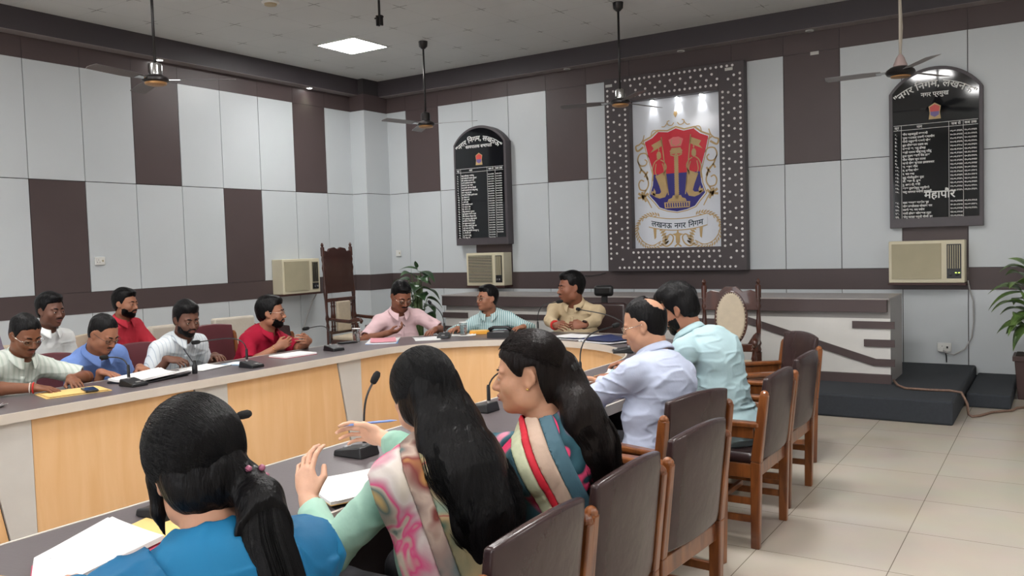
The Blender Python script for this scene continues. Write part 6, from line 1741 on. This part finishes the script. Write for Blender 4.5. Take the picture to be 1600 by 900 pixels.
W2.band_over('dupatta_border', FLORA2, IR + W2.sp * 0.32, -0.055, 0.024, 0.015, seed=3, amp=0.004, zmin=0.55)
W2.band_over('dupatta_end', FLORA3, IR + W2.sp * 0.32, 0.010, 0.042, 0.012, seed=4, amp=0.005, zmin=0.55)
def long_extra(P, top, path, r, k=0.03):
    def f(F): F.path(top + path, r, k=k, flat=(P.fwd, 1.6))
    return f
lt = [W2.H.p(0.02, -0.085, 0.0), W2.nb + V(0, 0, 0.02) - W2.fwd * 0.085, W2.nb - W2.fwd * 0.148 + W2.ax * 0.005 + V(0, 0, -0.10), W2.nb - W2.fwd * 0.188 + W2.ax * 0.02 + V(0, 0, -0.22), W2.nb - W2.fwd * 0.200 + W2.ax * 0.045 + V(0, 0, -0.33), W2.nb - W2.fwd * 0.195 + W2.ax * 0.07 + V(0, 0, -0.41)]
def ex(F):
    F.path(lt, [0.085, 0.110, 0.128, 0.122, 0.098, 0.03], k=0.04, flat=(W2.fwd, 1.9))
hair_cap(W2, 'hair', M_HAIR, ex, cap_reg, thick=0.014, amp=0.008, lo=(0.25, 0.3, 0.62), hi=(0.35, 0.25, 0.16), seed=11)
hair_flow(W2, 'hair_strands', M_HAIR, dirs_cap, (0.1, -1.0, -0.55), lt, [(0.07, 0.05), (0.115, 0.045), (0.142, 0.05), (0.138, 0.05), (0.115, 0.045), (0.08, 0.03)], 4600, radius=0.0010, wave=0.019, wfreq=3.0, rr=(0.094, 0.114, 0.105), seed=8, reg=cap_reg)
cl = MB(); q_ = W2.H.p(0.01, -0.118, -0.015); cl.tube([q_ + W2.ax * x + V(0, 0, 0.004 * math.cos(x * 120)) for x in np.linspace(-0.022, 0.022, 8)], 0.0035, n=8)
cl.build('hair_clip', M_CHROME, W2.o, smooth=True)
pen('blue and white pen held up in the hand of the woman in mint green', (-1.945, 2.235, 0.955), (-2.10, 2.12, 0.945), M_PENB)

MULTI = patch_mat('pink_teal_print', [(0.30, srgb(14, 22, 28)), (0.46, srgb(18, 40, 48)), (0.50, srgb(190, 36, 84)), (0.56, srgb(214, 70, 110)), (0.58, srgb(20, 52, 62)), (0.70, srgb(58, 96, 108)), (0.76, srgb(206, 130, 150))], scale=5.0, off=(7, 2, 1), detail=0.6, distort=1.2)
PINK = patch_mat('pink_dupatta', [(0.35, srgb(206, 44, 92)), (0.5, srgb(216, 66, 108)), (0.58, srgb(60, 92, 102)), (0.7, srgb(40, 66, 76))], scale=4.0, off=(2, 2, 5), detail=0.5)
STR_C = mat('cream_green_band', srgb(196, 200, 168), rough=0.7, noise=0.12, nscale=18, bump=0.2); STR_R = mat('scarlet_band', srgb(206, 34, 54), rough=0.7, noise=0.05, bump=0.2); STR_B = mat('beige_band', srgb(190, 164, 146), rough=0.7, noise=0.08, nscale=14, bump=0.2)
TEAL = mat('slate_teal_cloth', srgb(66, 100, 114), rough=0.7, noise=0.1, bump=0.2)
W3 = Person('woman in black, teal and pink printed dress in profile with a striped dupatta', (-1.34, 2.40), 178, (-1.43, 2.285, 1.140), 207, pitch=4, hs=1.06, sh=0.165, woman=True, skin=SK_M, shirt=MULTI, girth=1.1, sleeve='long', collar=False, vneck=0.0, lips=M_LIPR,
            h=0.0045, hunch=0.03, wrinkle=0.005, wst=(1, 1, 1), low=0.5, fw=1.05, lids=0.4,
            hands={1: dict(w=(-1.88, 2.62, 0.79), d=(-0.9, 0.1, 0), n=(0, 0, -1), curl=0.4), -1: dict(w=(-1.86, 2.34, 0.79), d=(-0.9, 0.2, 0), n=(0, 0, -1), curl=0.4)})
nv_ = W3.Ld(V(0.84, 0.54, 0)) + W3.sp * 0.40
W3.band_over('dupatta', PINK, nv_, -0.160, 0.055, 0.010, seed=1, zmin=0.55)
W3.band_over('cream_stripe', STR_C, nv_, -0.088, 0.019, 0.013, seed=1, zmin=0.55)
W3.band_over('red_stripe', STR_R, nv_, -0.059, 0.0105, 0.0155, seed=1, zmin=0.55)
W3.band_over('beige_stripe', STR_B, nv_, -0.026, 0.022, 0.013, seed=1, zmin=0.55)
W3.band_over('teal_stripe', TEAL, nv_, 0.018, 0.022, 0.011, seed=1, zmin=0.60)
def face_reg(Q):
    x, y, z = Q[:, 0], Q[:, 1], Q[:, 2]
    zl = np.interp(y, [-0.13, -0.055, -0.036, -0.028, 0.004, 0.014, 0.03, 0.055, 0.078, 0.12], [-0.11, -0.10, -0.03, 0.034, 0.032, 0.002, 0.010, 0.038, 0.062, 0.064])
    return (zl - z) * 0.8 + 0.003 * vnoise(Q * V(60, 60, 20))
gp = W3.H.p(0.0, -0.118, 0.005)
ot = [gp, W3.H.p(0.01, -0.125, -0.06), W3.nb - W3.fwd * 0.12 + W3.ax * 0.045 + V(0, 0, 0.0), W3.nb - W3.fwd * 0.145 + W3.ax * 0.07 + V(0, 0, -0.10), W3.nb - W3.fwd * 0.15 + W3.ax * 0.09 + V(0, 0, -0.20), W3.nb - W3.fwd * 0.145 + W3.ax * 0.10 + V(0, 0, -0.31)]
def ex(F): F.path([W3.H.p(0, -0.07, -0.02)] + ot, [0.05, 0.045, 0.075, 0.090, 0.092, 0.075, 0.03], k=0.03, flat=(W3.fwd, 1.7))
hair_cap(W3, 'hair', M_HAIRB, ex, face_reg, thick=0.011, amp=0.005, lo=(0.25, 0.3, 0.5), hi=(0.35, 0.25, 0.16), seed=21)
def dirs_face(rng, n):
    d = dirs_cap(rng, n); d[:, 2] = np.abs(d[:, 2]); bad = (d[:, 1] > 0.2) & (d[:, 2] < 0.45); d[bad, 1] *= -1
    low_ = d[:, 2] < 0.25; d[low_ & (d[:, 1] > -0.3), 2] += 0.35
    return d
hair_flow(W3, 'hair_strands', M_HAIRB, dirs_face, (0.0, -1.0, -0.25), ot, [(0.02, 0.02), (0.05, 0.03), (0.075, 0.045), (0.095, 0.05), (0.092, 0.05), (0.06, 0.03)], 4200, radius=0.0009, wave=0.016, wfreq=2.8, rr=(0.088, 0.108, 0.0985), seed=9, reg=face_reg)
cl = MB()
for a in (-0.5, 0, 0.5): cl.tube([gp + W3.ax * (0.012 * math.sin(a)), gp - W3.fwd * 0.02 + W3.ax * (0.04 * math.sin(a)) + V(0, 0, 0.02), gp - W3.fwd * 0.035 + W3.ax * 0.03 * math.sin(a) + V(0, 0, -0.002)], [0.010, 0.013, 0.004], n=8)
cl.build('hair_clip', M_BLACKP, W3.o, smooth=True)
for sx_ in (-1, 1):
    e = MB(); e.lathe([(0.001, -0.004), (0.0045, -0.002), (0.0045, 0.002), (0.001, 0.004)], c=W3.H.p(sx_ * 0.081, 0.0, -0.034), n=12); e.build('ear_stud', M_GOLDJ, W3.o, smooth=True)
pen('dark pen in the hand of the man in the pink shirt', (-5.02, 5.93, 0.845), (-5.12, 5.99, 0.875), M_PEND)
pen('dark pen held over the notebook by the man in the striped white shirt', (-5.21, 3.83, 0.765), (-5.29, 3.80, 0.885), M_PEND)
pen('pale pen between the fingers of the balding man in lilac', (-2.12, 3.90, 0.82), (-1.99, 3.98, 0.835), mat('pale_pen', srgb(214, 200, 190), rough=0.3, noise=0.05))

# chairs of the seated people out on the left and at the far end
LG = 'arm chairs of the left row and far end'
arm_chair('maroon chair hidden behind the man in sage checks', -5.80, 2.76, 2, pad=M_MAROON2, group=LG)
arm_chair('maroon chair of the man in cornflower blue', -5.84, 3.30, 5, pad=M_MAROON2, group=LG, wide=0.46)
arm_chair('maroon chair of the bearded man in fine white stripes', -5.84, 3.98, 0, pad=M_MAROON2, group=LG)
arm_chair('plum leather chair behind the man in crimson', -5.88, 4.72, 6, pad=M_MAROON2, group=LG, wide=0.56, top=0.93)
arm_chair('chair of the man in the plain white shirt, second row', -6.80, 3.48, 4, pad=M_CREAMU, group=LG)
arm_chair('chair of the man in coral red, second row', -7.05, 4.36, 14, pad=M_CREAMU, group=LG)
arm_chair('chair of the person in mauve, second row', -6.72, 2.90, 0, pad=M_CREAMU, group=LG, wide=0.46)
arm_chair('empty arm chair with ivory back cover, right of the coral shirted man', -6.95, 5.08, 2, pad=M_MAROON, group='arm chairs with ivory back covers by the left wall', cover=True)
arm_chair('empty ivory covered arm chair with wooden arm, behind the man in white stripes', -7.05, 5.85, -8, pad=M_IVORY, group='arm chairs with ivory back covers by the left wall', cover=True)
arm_chair('empty dark maroon arm chair at the table just right of the man in crimson', -5.92, 5.38, -4, pad=M_MAROON, group=LG, wide=0.48)
arm_chair('chair of the man in pale pink', -5.52, 6.37, -32, pad=M_MAROON, group=LG, top=0.80)
arm_chair('chair of the man in green stripes', -4.80, 7.14, -62, pad=M_MAROON, group=LG, top=0.80)
# high-backed office chair of the man in beige
oc = thing('office_chair', 'maroon high backed office chair with black head rest under the man in beige', 'chair', (-3.80, 7.24, 0), rad(-84 - 90))
b = MB()
for i in range(5):
    a = 2 * math.pi * i / 5; b.bar((0, 0, 0.10), (0.27 * math.cos(a), 0.27 * math.sin(a), 0.065), 0.05, 0.03, w2=0.035, d2=0.025)
    b.lathe([(0.02, -0.0), (0.027, 0.012), (0.027, 0.04), (0.02, 0.052)], c=(0.27 * math.cos(a), 0.27 * math.sin(a), 0.0), n=12)
b.build('star_base', M_BLACKP, oc, bevel=0.004)
MB().tube([(0, 0, 0.09), (0, 0, 0.40)], 0.028, n=14).build('gas_column', M_CHROME, oc, smooth='auto')
MB().box(-0.27, 0.27, -0.24, 0.27, 0.395, 0.465).build('seat', M_MAROON, oc, bevel=0.03, seg=4, smooth='auto')
MB().add([(-0.27, -0.30, 0.46), (0.27, -0.30, 0.46), (0.27, -0.22, 0.46), (-0.27, -0.22, 0.46), (-0.24, -0.37, 0.96), (0.24, -0.37, 0.96), (0.24, -0.30, 0.96), (-0.24, -0.30, 0.96)], [(3, 2, 1, 0), (4, 5, 6, 7), (0, 1, 5, 4), (1, 2, 6, 5), (2, 3, 7, 6), (3, 0, 4, 7)]).build('backrest', M_MAROON, oc, bevel=0.03, seg=4, smooth='auto')
MB().box(-0.10, 0.10, -0.38, -0.32, 1.02, 1.13).build('head_rest', M_BLACKP, oc, bevel=0.03, seg=4, smooth='auto')
MB().bar((0, -0.36, 0.92), (0, -0.37, 1.05), 0.06, 0.02).build('head_rest_bar', M_BLACKP, oc)
for sx_ in (-1, 1):
    b = MB(); b.tube([(sx_ * 0.28, -0.15, 0.43), (sx_ * 0.31, -0.13, 0.60), (sx_ * 0.31, 0.12, 0.62), (sx_ * 0.28, 0.16, 0.43)], 0.016, n=8); b.build('armrest', M_BLACKP, oc, smooth=True)

# ---------------------------------------------------------------- microphones, papers and small things on the table
M_MESH = mat('black_foam_windscreen', srgb(14, 14, 15), rough=0.95, noise=0.3, nscale=200, bump=0.6, bscale=500)
M_CTRL = mat('silver_button', srgb(170, 170, 172), rough=0.3, metal=0.6, noise=0.1)
TZ = 0.7506
def mic(label, x, y, rz, head, up=0.16, straight=False, sleeve=True):
    t = thing('microphone', label, 'microphone', (x, y, TZ), rad(rz), 'gooseneck microphones along the table')
    Mi = Matrix.Rotation(-rad(rz), 4, 'Z') @ Matrix.Translation((-x, -y, -TZ))
    b = MB(); b.add([(-0.055, -0.075, 0), (0.055, -0.075, 0), (0.055, 0.075, 0), (-0.055, 0.075, 0), (-0.052, -0.072, 0.022), (0.052, -0.072, 0.022), (0.050, 0.065, 0.045), (-0.050, 0.065, 0.045)], [(3, 2, 1, 0), (4, 5, 6, 7), (0, 1, 5, 4), (1, 2, 6, 5), (2, 3, 7, 6), (3, 0, 4, 7)])
    b.build('base', M_BLACKP, t, bevel=0.006, seg=3, smooth='auto')
    MB().box(-0.014, 0.014, -0.060, -0.040, 0.024, 0.031).build('talk_button', M_CTRL, t, bevel=0.002)
    MB().lathe([(0.010, 0.036), (0.010, 0.052), (0.007, 0.054)], c=(0, 0.045, 0), n=14).build('socket_ring', M_CTRL, t, smooth='auto')
    h = Mi @ Vector(head); p0 = Vector((0, 0.045, 0.045)); p1 = p0 + Vector((0, 0, up))
    d = (h - p1); pts = [p0, p0 + Vector((0, 0, up * 0.5))]
    a, b2, c, e = p0 + Vector((0, 0, up * 0.5)), p1 + Vector((0, 0, up * 0.55)), h - d * 0.45 + Vector((0, 0, 0.02)), h
    for i in range(1, 13):
        u = i / 12; pts.append(a * (1 - u) ** 3 + b2 * 3 * u * (1 - u) ** 2 + c * 3 * u * u * (1 - u) + e * u ** 3)
    MB().tube(pts, 0.0042, n=8).build('gooseneck', M_BLACKP, t, smooth=True)
    if sleeve: MB().tube([p0, p0 + Vector((0, 0, 0.075)), p0 + Vector((0, 0, 0.085))], [0.0095, 0.009, 0.006], n=12).build('neck_sleeve', M_BLACKP, t, smooth='auto')
    dr = (pts[-1] - pts[-2]).normalized()
    MB().tube([h - dr * 0.012, h - dr * 0.004, h + dr * 0.012, h + dr * 0.034, h + dr * 0.046, h + dr * 0.050], [0.006, 0.013, 0.015, 0.015, 0.011, 0.004], n=14).build('windscreen', M_MESH, t, smooth=True)
    return t
mic('gooseneck microphone between the blue shirt and the open white file', -4.86, 3.12, 90, (-5.05, 3.07, 0.925), 0.09)
mic('gooseneck microphone in front of the bearded man in white stripes', -4.80, 3.99, 90, (-5.09, 3.78, 0.942), 0.13)
mic('gooseneck microphone on the bend of the table right of the crimson shirt', -4.93, 4.93, 80, (-5.14, 4.86, 0.932), 0.12)
mic('gooseneck microphone right of the man in pale pink', -4.62, 5.98, 30, (-4.92, 6.18, 1.045), 0.12)
mic('gooseneck microphone with a tall curve before the beige shirt', -3.86, 6.30, 0, (-3.72, 6.46, 1.045), 0.17)
mic('gooseneck microphone leaning far left across the papers before the beige shirt', -2.68, 5.58, -60, (-3.34, 6.15, 1.01), 0.15)
mic('gooseneck microphone arching over towards the balding man', -2.35, 4.24, -90, (-2.24, 4.55, 1.055), 0.17)
mic('upright gooseneck microphone left of the woman in mint green', -2.32, 2.42, -90, (-2.29, 2.50, 1.03), 0.12)
mic('gooseneck microphone behind the head of the woman in blue', -2.33, 1.58, -90, (-2.33, 1.88, 1.005), 0.17)
mic('gooseneck microphone just past the face of the woman in profile', -2.38, 3.36, -90, (-2.14, 3.44, 0.985), 0.10)

M_PAPER = mat('white_paper', srgb(236, 236, 234), rough=0.8, noise=0.015, nscale=10, bump=0.05, bscale=20)
def line_paper():
    m, nt, b = new_mat('printed_paper'); b.inputs['Roughness'].default_value = 0.8
    tc = nt.nodes.new('ShaderNodeTexCoord'); mp = nt.nodes.new('ShaderNodeMapping'); mp.inputs['Scale'].default_value = (60, 60, 60)
    nt.links.new(tc.outputs['Object'], mp.inputs['Vector'])
    n = nt.nodes.new('ShaderNodeTexNoise'); n.inputs['Scale'].default_value = 0.35; n.inputs['Detail'].default_value = 6; nt.links.new(mp.outputs[0], n.inputs['Vector'])
    r = nt.nodes.new('ShaderNodeValToRGB'); r.color_ramp.elements[0].position = 0.28; r.color_ramp.elements[0].color = srgb(150, 152, 156); r.color_ramp.elements[1].position = 0.36; r.color_ramp.elements[1].color = srgb(234, 234, 234)
    nt.links.new(n.outputs['Fac'], r.inputs[0]); nt.links.new(r.outputs[0], b.inputs['Base Color']); return m
M_PRINT = line_paper()
M_MANILA = mat('manila_folder', srgb(226, 190, 120), rough=0.7, noise=0.04); M_YEL = mat('yellow_paper', srgb(232, 208, 110), rough=0.7, noise=0.04)
M_PINKF = mat('pink_file_card', srgb(208, 88, 116), rough=0.6, noise=0.06); M_PINKP = mat('pink_sheet', srgb(226, 150, 162), rough=0.7, noise=0.04)
M_BLUEF = mat('blue_folder', srgb(60, 128, 190), rough=0.4, noise=0.05); M_LBLUE = mat('pale_blue_cover', srgb(150, 180, 206), rough=0.5, noise=0.06)
M_REDC = mat('red_book_cover', srgb(170, 40, 60), rough=0.5, noise=0.06); M_NAVY = mat('navy_folder', srgb(30, 44, 92), rough=0.4, noise=0.08)
M_BLKC = mat('black_cover', srgb(22, 22, 24), rough=0.45, noise=0.1); M_PURP = mat('plum_notebook', srgb(96, 48, 74), rough=0.5, noise=0.1)
def sheets(name, label, cat, corners, layers, group=None, z=TZ, curl=0.0):
    """corners: four world points; layers: (part name, material, thickness, grow, turn)"""
    cx_ = sum(c[0] for c in corners) / 4; cy_ = sum(c[1] for c in corners) / 4
    t = thing(name, label, cat, (cx_, cy_, z), 0, group); zz = 0.0
    for nm, m, th, gr, tn in layers:
        P = []
        for c in corners:
            x, y = (c[0] - cx_) * gr, (c[1] - cy_) * gr; a = rad(tn); P.append((x * math.cos(a) - y * math.sin(a), x * math.sin(a) + y * math.cos(a)))
        n = 8; vs = []; fs = []
        for i in range(n + 1):
            for j in range(n + 1):
                u, v = i / n, j / n
                x = (P[0][0] * (1 - u) + P[1][0] * u) * (1 - v) + (P[3][0] * (1 - u) + P[2][0] * u) * v; y = (P[0][1] * (1 - u) + P[1][1] * u) * (1 - v) + (P[3][1] * (1 - u) + P[2][1] * u) * v
                vs.append((x, y, zz + curl * (abs(2 * u - 1) ** 3) * (0.5 + 0.5 * v)))
        for i in range(n):
            for j in range(n): fs.append((i * (n + 1) + j, (i + 1) * (n + 1) + j, (i + 1) * (n + 1) + j + 1, i * (n + 1) + j + 1))
        o = MB().add(vs, fs).build(nm, m, t)
        s = o.modifiers.new('solid', 'SOLIDIFY'); s.thickness = th; s.offset = 1.0
        zz += th + 0.0004
    return t
def rect(cx_, cy_, w, l, a):
    a = rad(a); return [(cx_ + x * math.cos(a) - y * math.sin(a), cy_ + x * math.sin(a) + y * math.cos(a)) for x, y in ((-w / 2, -l / 2), (w / 2, -l / 2), (w / 2, l / 2), (-w / 2, l / 2))]
sheets('paper_file', 'manila envelope under the hands of the man in sage checks', 'envelope', rect(-4.97, 2.80, 0.24, 0.36, -14), [('envelope', M_MANILA, 0.004, 1.0, 0), ('sheet', M_BLKC, 0.002, 0.9, 2), ('flap', M_MANILA, 0.003, 0.92, 1)])
sheets('loose_papers', 'few crumpled white papers at the left end of the table', 'papers', rect(-4.90, 2.28, 0.12, 0.16, 20), [('sheet', M_PAPER, 0.001, 1.0, 0), ('sheet', M_PAPER, 0.001, 0.9, 25)], curl=0.018)
sheets('open_file', 'large open white file on a black folder before the man in blue', 'file', [(-5.10, 3.10), (-4.84, 3.16), (-4.90, 3.56), (-5.16, 3.52)], [('folder', M_BLKC, 0.010, 1.02, 0), ('sheets', M_PAPER, 0.012, 1.0, 0), ('sheet', M_PAPER, 0.001, 0.97, 3)], curl=0.022)
sheets('notebook', 'open white notebook written in by the man in white stripes', 'notebook', rect(-5.10, 3.83, 0.22, 0.28, 10), [('cover', M_BLKC, 0.003, 1.03, 0), ('pages', M_PAPER, 0.012, 1.0, 0)], curl=0.006)
sheets('magazine', 'pale blue printed booklet right of the open notebook', 'booklet', rect(-5.04, 4.08, 0.20, 0.16, 5), [('cover', M_LBLUE, 0.004, 1.0, 0), ('sheet', M_PRINT, 0.002, 0.75, 20)])
b = MB(); b.lathe([(0.016, 0), (0.018, 0.004), (0.018, 0.055), (0.012, 0.064), (0.010, 0.085), (0.011, 0.088), (0.008, 0.090)], n=18)
tag(b.build('ink_bottle', M_BLACKP, smooth='auto', loc=(-4.93, 3.62, TZ)), 'small black bottle standing before the open notebook', 'bottle')
sheets('notebook', 'closed white notebook with red cover under the hands in crimson sleeves', 'notebook', rect(-5.00, 4.56, 0.20, 0.30, -4), [('cover', M_REDC, 0.003, 1.03, 0), ('pages', M_PAPER, 0.012, 1.0, 0)])
sheets('wallet', 'flat dark wallet lying left of the blue folder', 'wallet', rect(-5.20, 5.36, 0.09, 0.16, -15), [('cover', M_BLKC, 0.006, 1.0, 0), ('strap', M_MANILA, 0.002, 0.5, 0), ('flap', M_BLKC, 0.003, 0.96, 0)])
sheets('blue_folder', 'blue folder with pink sheet and white papers before the man in pale pink', 'folder', rect(-4.98, 5.58, 0.26, 0.40, 38), [('cover', M_BLUEF, 0.004, 1.04, 0), ('sheets', M_PAPER, 0.006, 1.0, -3), ('pink_sheet', M_PINKP, 0.002, 0.85, 4)], curl=0.004)
sheets('white_papers', 'white papers under the left hand of the man in pale pink', 'papers', rect(-4.72, 5.86, 0.22, 0.28, 44), [('sheet', M_PAPER, 0.002, 1.0, 0), ('sheet', M_PRINT, 0.001, 0.96, 6)], curl=0.004)
def tumbler(label, x, y, liquid):
    t = thing('drinking_glass', label, 'glass', (x, y, TZ), 0, 'water glasses on the table')
    m, nt, bs = new_mat('clear_glass'); bs.inputs['Transmission Weight'].default_value = 1.0; bs.inputs['Roughness'].default_value = 0.02; bs.inputs['IOR'].default_value = 1.45
    MB().lathe([(0.026, 0), (0.030, 0.004), (0.036, 0.115), (0.0335, 0.115), (0.028, 0.010), (0.002, 0.009)], n=28).build('tumbler', m, t, smooth='auto')
    m2, nt, bs = new_mat('water'); bs.inputs['Transmission Weight'].default_value = 1.0; bs.inputs['Roughness'].default_value = 0.0; bs.inputs['IOR'].default_value = 1.33
    MB().lathe([(0.002, 0.0105), (0.0275, 0.0110), (0.0275 + 0.0055 * liquid, 0.010 + 0.1 * liquid), (0.002, 0.010 + 0.1 * liquid)], n=28).build('water', m2, t, smooth='auto')
    MB().lathe([(0.037, 0.1155), (0.0372, 0.119), (0.01, 0.121)], n=24).build('paper_lid', M_PAPER, t, smooth='auto')
tumbler('water glass at the left of the blue folder', -5.19, 5.47, 0.6)
tumbler('water glass between the pink shirted and green striped men', -4.58, 6.22, 0.8)
def boxy(name, label, cat, x, y, rz, w, l, h, m, z=TZ, extra=None):
    t = thing(name, label, cat, (x, y, z), rad(rz)); MB().box(-w / 2, w / 2, -l / 2, l / 2, 0, h).build('body', m, t, bevel=0.003)
    if extra: extra(t)
    return t
def tissue(t):
    MB().box(-0.075, 0.075, -0.045, 0.045, 0.0302, 0.034).build('lid', M_MANILA, t, bevel=0.001)
boxy('yellow_box', 'flat yellow box before the man in green stripes', 'box', -4.50, 6.36, 35, 0.18, 0.11, 0.03, mat('amber_card', srgb(226, 160, 54), rough=0.5, noise=0.05), extra=tissue)
sheets('white_papers', 'white napkins and papers beside the yellow box', 'papers', rect(-4.56, 6.20, 0.22, 0.12, 35), [('sheet', M_PAPER, 0.001, 1.0, 0), ('sheet', M_PAPER, 0.001, 0.8, 20)], curl=0.01)
sheets('notebook', 'plum notebook behind the yellow box', 'notebook', rect(-4.38, 6.50, 0.16, 0.22, -40), [('cover', M_PURP, 0.003, 1.0, 0), ('pages', M_PAPER, 0.010, 0.96, 0), ('cover', M_PURP, 0.003, 1.0, 0)])
def cradle(t):
    MB().tube([(-0.10, 0, 0.06), (-0.06, 0, 0.085), (0.06, 0, 0.085), (0.10, 0, 0.06)], [0.022, 0.014, 0.014, 0.022], n=12).build('handset', M_BLACKP, t, smooth=True)
    MB().box(-0.05, 0.05, -0.085, -0.02, 0.050, 0.055).build('key_pad', M_CTRL, t, bevel=0.002)
boxy('telephone', 'black desk telephone right of the yellow box', 'telephone', -4.16, 6.20, 20, 0.20, 0.19, 0.05, M_BLACKP, extra=cradle)
sheets('white_papers', 'stack of white printed papers beside a navy folder before the beige shirt', 'papers', [(-3.72, 6.24), (-3.36, 6.18), (-3.24, 6.46), (-3.60, 6.52)], [('sheets', M_PAPER, 0.010, 1.0, 0), ('cover', M_NAVY, 0.002, 0.8, -12), ('sheet', M_PRINT, 0.002, 0.85, 8)], curl=0.004)
sheets('document_folder', 'black and navy document folder under papers at the far right of the table', 'folder', [(-3.34, 6.12), (-2.98, 5.98), (-2.80, 6.30), (-3.16, 6.44)], [('cover', M_BLKC, 0.006, 1.05, 0), ('sheets', M_PRINT, 0.012, 0.98, 4), ('cover', M_NAVY, 0.003, 0.9, 8)], curl=0.014)
sheets('yellow_papers', 'yellow papers before the hands of the balding man', 'papers', rect(-2.20, 4.42, 0.20, 0.24, 20), [('sheet', M_YEL, 0.003, 1.0, 0), ('sheet', M_YEL, 0.001, 0.9, 12)], curl=0.012)
sheets('white_papers', 'white papers between the yellow papers and the aqua sleeve', 'papers', rect(-2.22, 4.66, 0.24, 0.26, 10), [('sheets', M_PAPER, 0.004, 1.0, 0), ('sheet', M_PRINT, 0.001, 0.94, 14)], curl=0.014)
def screen(t): MB().box(-0.034, 0.034, -0.072, 0.072, 0.0095, 0.0102).build('screen', M_LENSB, t)
M_LENSB = mat('phone_screen', srgb(30, 38, 48), rough=0.06, noise=0.1)
boxy('mobile_phone', 'black mobile phone lying on the white papers near the aqua sleeve', 'phone', -2.16, 4.68, 60, 0.075, 0.155, 0.0095, M_BLACKP, z=TZ + 0.0085, extra=screen)
boxy('mobile_phone', 'dark mobile phone on the manila envelope by the checked sleeve', 'phone', -4.90, 2.86, 70, 0.072, 0.15, 0.009, M_BLACKP, z=TZ + 0.0105, extra=screen)
sheets('white_papers', 'white stapled papers lying left of the woman in mint green', 'papers', [(-1.90, 1.86), (-2.16, 2.00), (-2.02, 2.26), (-1.78, 2.12)], [('folder', M_BLKC, 0.006, 0.98, 3), ('board', M_MANILA, 0.003, 1.0, 0), ('sheets', M_PAPER, 0.010, 1.0, 0), ('sheet', M_PAPER, 0.001, 0.96, 5)], curl=0.008)
sheets('document_file', 'thick white papers on a pink file before the woman in blue', 'file', [(-1.98, 0.98), (-2.26, 1.14), (-2.40, 1.45), (-2.10, 1.42)], [('cover', M_PINKF, 0.006, 1.03, 0), ('sheets', M_PAPER, 0.014, 0.98, 0), ('sheet', M_PRINT, 0.001, 0.95, 2)], curl=0.003)
sheets('yellow_folder', 'pale yellow folder sticking out beyond the white papers near the low microphone', 'folder', rect(-2.22, 1.50, 0.24, 0.20, 12), [('cover', M_YEL, 0.002, 1.0, 0), ('flap', M_MANILA, 0.002, 0.95, 5)])
sheets('yellow_folder', 'pale yellow folder at the bottom left corner of the picture', 'folder', [(-2.32, 0.80), (-2.06, 0.86), (-2.03, 1.13), (-2.29, 1.05)], [('cover', M_MANILA, 0.003, 1.0, 0), ('sheet', M_YEL, 0.002, 0.96, 3)])
bpy.context.view_layer.update()
